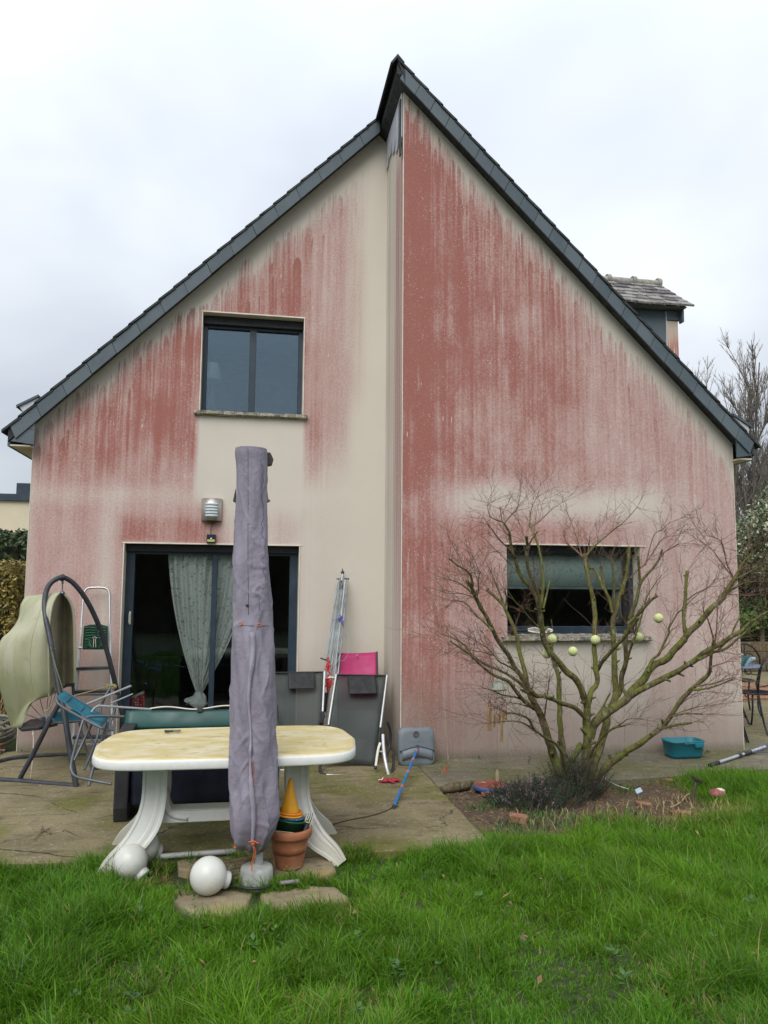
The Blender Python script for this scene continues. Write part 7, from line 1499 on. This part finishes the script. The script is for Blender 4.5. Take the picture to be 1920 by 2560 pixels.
weeds('wall_moss', -2.2, -.03, .10, 60, .05, M_WEED, 60); weeds('bed_weeds', 2.0, -2.55, .16, 90, .07, M_WEED, 61); weeds('bed_weeds', 3.2, -2.25, .12, 60, .06, M_WEED, 62); weeds('bed_weeds', 2.25, -2.95, .22, 150, .07, M_WEED, 63); weeds('bed_weeds', 1.78, -2.6, .08, 40, .05, M_WEED, 64); weeds('bed_weeds', 2.8, -3.1, .3, 160, .08, M_WEED, 65); weeds('bed_weeds', 1.95, -3.15, .2, 120, .08, M_WEED, 66); weeds('dry_fringe', 2.9, -3.1, .4, 130, .10, M_DRYG, 67); weeds('dry_fringe', 2.2, -3.05, .3, 80, .08, M_DRYG, 68); weeds('dry_fringe', 3.5, -2.95, .35, 130, .10, M_DRYG, 69)

# ------------------------------------------------------------------ right of the house: yard, iron chairs, trees
def iron_chair(px, py, Y_, rz, lab, seat_z=.45):
    o = thing('garden_chair', (px, Y_, 0), lab, 'chair', 'wrought iron chairs in the side yard'); T = Matrix.Translation(Vector((px, Y_, 0))) @ Matrix.Rotation(R(rz), 4, 'Z'); X = lambda x, y, z: T@Vector((x, y, z))
    t = lambda pts, r, nm: MB().tube([X(*p) for p in smooth_path(pts, 5)], r*1.2, 7).build(nm, M_IRON, o)
    for sx in (-1, 1):
        t([(sx*.19, -.18, .45), (sx*.20, -.21, .36), (sx*.18, -.20, .2), (sx*.21, -.25, .02), (sx*.22, -.28, 0)], .010, 'leg'); t([(sx*.18, .19, .45), (sx*.19, .22, .3), (sx*.18, .25, .12), (sx*.20, .31, 0)], .010, 'leg')
    arch = [(-.19, .19, .45), (-.22, .23, .62), (-.21, .27, .80), (-.12, .29, .93), (0, .30, .97), (.12, .29, .93), (.21, .27, .80), (.22, .23, .62), (.19, .19, .45)]; t(arch, .011, 'back_frame')
    for sx in (-1, 1):
        t([(sx*.02, .28, .66)]+[(sx*(.085+(.075-.006*k)*math.cos(2.2-k*.55)), .275, .77+(.075-.006*k)*math.sin(2.2-k*.55)) for k in range(11)], .0065, 'scroll'); t([(sx*.02, .28, .66)]+[(sx*(.07+(.055-.005*k)*math.cos(3.6+k*.6)), .27, .60+(.055-.005*k)*math.sin(3.6+k*.6)) for k in range(9)], .006, 'scroll'); t([(sx*.19, .22, .55), (sx*.10, .24, .56), (sx*.03, .26, .62), (sx*.02, .29, .95)], .006, 'scroll')
        t([(sx*.16, -.19, .44)]+[(sx*(.09+(.05-.004*k)*math.cos(1.+k*.6)), -.20, .39+(.045-.004*k)*math.sin(1.+k*.6)) for k in range(8)], .006, 'apron_scroll')
    rim = [X(.205*math.cos(a), .20*math.sin(a), seat_z) for a in np.linspace(0, 2*math.pi, 25)]; MB().tube(rim, .011, 7).build('seat_frame', M_IRON, o); b = MB()
    for k in range(-6, 7): x = .03*k; h = .20*math.sqrt(max(0, 1-(x/.205)**2)); b.bar(X(x, -h, seat_z), X(x, h, seat_z), .010, .004)
    b.build('seat_slats', M_IRON, o); return o
M_IRON = plain('dark_blue_iron', (.018, .024, .036), .45, .3, var=.3, dirt=(.06, .05, .04, .3))
p = AZ(1890, 1822, 0); iron_chair(6.15, 0, .05, 195, 'nearer wrought iron chair with scrolled back beside the right wall'); iron_chair(6.75, 0, 1.25, 160, 'farther wrought iron chair behind the nearer one')
tbl = thing('garden_table', (6.30, .70, 0), 'small blue iron table with folded chairs against it, half hidden by the wall corner', 'table'); MB().lathe([(0, .72), (.36, .72), (.37, .705), (.36, .70), (0, .70)], (6.30, .7, 0), 32).build('tabletop', plain('blue_enamel', (.12, .17, .25), .4), tbl)
for a in range(3): MB().tube([(6.30+.3*math.cos(a*2.1+.5), .7+.3*math.sin(a*2.1+.5), 0), (6.30, .7, .45), (6.30+.2*math.cos(a*2.1+.5), .7+.2*math.sin(a*2.1+.5), .70)], .012, 6).build('leg', M_IRON, tbl)
cb = thing('cloth_bundle', (6.28, .5, .72), 'pale blue and teal bundle on the small iron table', 'bundle')
for k, (dx, col) in enumerate(((-.08, (.42, .46, .48)), (-.01, (.02, .16, .17)), (.06, (.30, .38, .46)))): MB().tube([(6.28+dx, .5, .72), (6.31+dx, .48, .80), (6.36+dx+.02*k, .46, .88-.03*k)], [.035, .045, .02], 10).build('cloth', plain('bundle_cloth_'+'abc'[k], col, .7), cb)
tag(MB().bar((5.52, -.66, 0), (5.36, -.60, .62), .03, .03).bar((5.38, -.62, .30), (5.47, -.62, .29), .02, .02).bar((5.44, -.45, 0), (5.36, -.58, .62), .03, .03).build('easel_leg', M_IRON, None, loc=(5.5, -.6, 0)), 'dark folded stand leaning behind the right wall corner', 'stand')
M_TERR = plain('terracotta_paving', (.26, .125, .065), .9, var=.2, scale=5, dirt=(.14, .11, .05, .4), bump=.3)
tr = thing('tile_path', (9, 2.6, 0), 'terracotta tiled strip crossing the yard behind the chairs', 'paving')
for i in range(16):
    for j in range(4): MB().box((5.6+.42*i, 2.3+.42*j, .004), (5.6+.42*i+.405, 2.3+.42*j+.405, .02+.004*((i*7+j*3) % 3))).build('tile', M_TERR, tr)
lwl = thing('timber_edging', (9, 6.2, 0), 'low weathered timber retaining wall at the back of the yard', 'low wall')
for k in range(3): MB().box((5.4, 6.0+.01*k, .02+.2*k), (13, 6.12+.01*k, .21+.2*k)).build('plank', M_DECK, lwl)
def woody(name, base, stems, label, cat, mat, group=None, seed=1, H=7., tw_r=.012):
    r = random.Random(seed); o = thing(name, base, label, cat, group); B = Vector(base); big = MB(); fine = MB()
    def grow(p, d, L, rad, lvl):
        n = (4, 4, 5, 7)[lvl]; pts = [p]; c = Vector(p); dd = Vector(d)
        for i in range(n):
            dd = (dd+Vector((r.gauss(0, .09), r.gauss(0, .09), .05))).normalized(); c = c+dd*L/n; pts.append(c.copy())
        (big if lvl > 1 else fine).tube(pts, [rad*(1-.6*i/n) for i in range(n+1)], 6 if lvl > 1 else 3, False)
        if lvl:
            m = {3: 26, 2: 14, 1: 7}[lvl]
            for k in range(m):
                t = r.uniform(.2, 1.); q = pts[min(n, int(t*n))]; nd = (dd*.9+Vector((r.gauss(0, .42), r.gauss(0, .42), r.uniform(.1, .6)))).normalized(); grow(q, nd, L*r.uniform(.24, .46)*(1.15-.5*t), rad*.47, lvl-1)
    for dx, dy, h in stems: grow(B+Vector((dx*.15, dy*.15, 0)), Vector((dx, dy, 1)).normalized(), h, .036*h/7, 3)
    big.build('trunk', mat, o); fine.build('twigs', mat, o)['kind'] = 'stuff'; return o
M_GREYB = bark_mat('grey_bark', (.16, .135, .125), (.28, .245, .22), (.15, .155, .09), .3)
bt = AY(1862, 1500, 11); woody('bare_tree', (bt.x+.3, 11, 0), ((-.12, .05, 7.6), (-.05, -.1, 8.1), (.02, .05, 8.0), (.10, 0, 7.4), (.0, .15, 7.2), (-.18, -.05, 6.4), (.17, .05, 6.6)), 'tall bare tree with upright branches behind the right end of the roof', 'tree', M_GREYB, None, 3)
woody('bare_tree', (bt.x+3.5, 13, 0), ((-.1, .05, 6.8), (.1, -.1, 7.4), (.2, .1, 6.4)), 'bare tree at the right edge of the view, partly out of frame', 'tree', M_GREYB, None, 8)
def crown_fn(c, rad, clumps, seed):
    def fn(r, n):
        cr_ = np.random.default_rng(seed); C = cr_.normal(0, .55, (clumps, 3)); C /= np.maximum(1, np.linalg.norm(C, axis=1))[:, None]; C = C*np.array(rad)*.85+np.array(c); k = r.integers(0, clumps, n); d = r.normal(0, 1, (n, 3)); d /= np.linalg.norm(d, axis=1)[:, None]; s = np.array(rad).mean()*.34*r.random(n)[:, None]**.5
        return C[k]+d*s, d
    return fn
ev = thing('evergreen_shrub', (11.3, 6.5, 0), 'tall evergreen shrub with pale variegated leaves behind the right wall', 'shrub'); MB().tube([(11.3, 6.5, 0), (11.35, 6.5, 1.2), (11.2, 6.4, 2.4)], [.07, .06, .04], 8).build('trunk', M_GREYB, ev)
leaf_cloud('crown', crown_fn((11.4, 6.6, 2.95), (1.5, 1.2, 1.05), 42, 5), 17000, .042, leaf_mat('variegated_leaf', (.055, .080, .036), (.16, .20, .105), (.48, .50, .34), .28), ev, 8)['kind'] = 'stuff'
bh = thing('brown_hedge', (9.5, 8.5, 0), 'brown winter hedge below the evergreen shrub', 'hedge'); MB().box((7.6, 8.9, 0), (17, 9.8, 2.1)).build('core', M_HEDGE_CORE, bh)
leaf_cloud('leaves', hedge_fn(7.5, 17, 8.7, 9.9, .3, 2.3), 16000, .045, leaf_mat('brown_leaf', (.045, .032, .020), (.12, .085, .05), (.09, .13, .03), .12), bh, 9)['kind'] = 'stuff'
lb_ = thing('green_shrub', (11.3, 6.9, 0), 'low fresh green shrub in front of the brown hedge', 'shrub'); MB().tube([(11.3, 6.9, 0), (11.3, 6.9, .9)], .05, 8).build('trunk', M_GREYB, lb_); leaf_cloud('crown', crown_fn((11.3, 7.0, .95), (1.2, .8, .5), 16, 6), 5200, .045, leaf_mat('fresh_leaf', (.05, .10, .02), (.12, .20, .04)), lb_, 10)['kind'] = 'stuff'
# the far side of the garden, seen only mirrored in the panes
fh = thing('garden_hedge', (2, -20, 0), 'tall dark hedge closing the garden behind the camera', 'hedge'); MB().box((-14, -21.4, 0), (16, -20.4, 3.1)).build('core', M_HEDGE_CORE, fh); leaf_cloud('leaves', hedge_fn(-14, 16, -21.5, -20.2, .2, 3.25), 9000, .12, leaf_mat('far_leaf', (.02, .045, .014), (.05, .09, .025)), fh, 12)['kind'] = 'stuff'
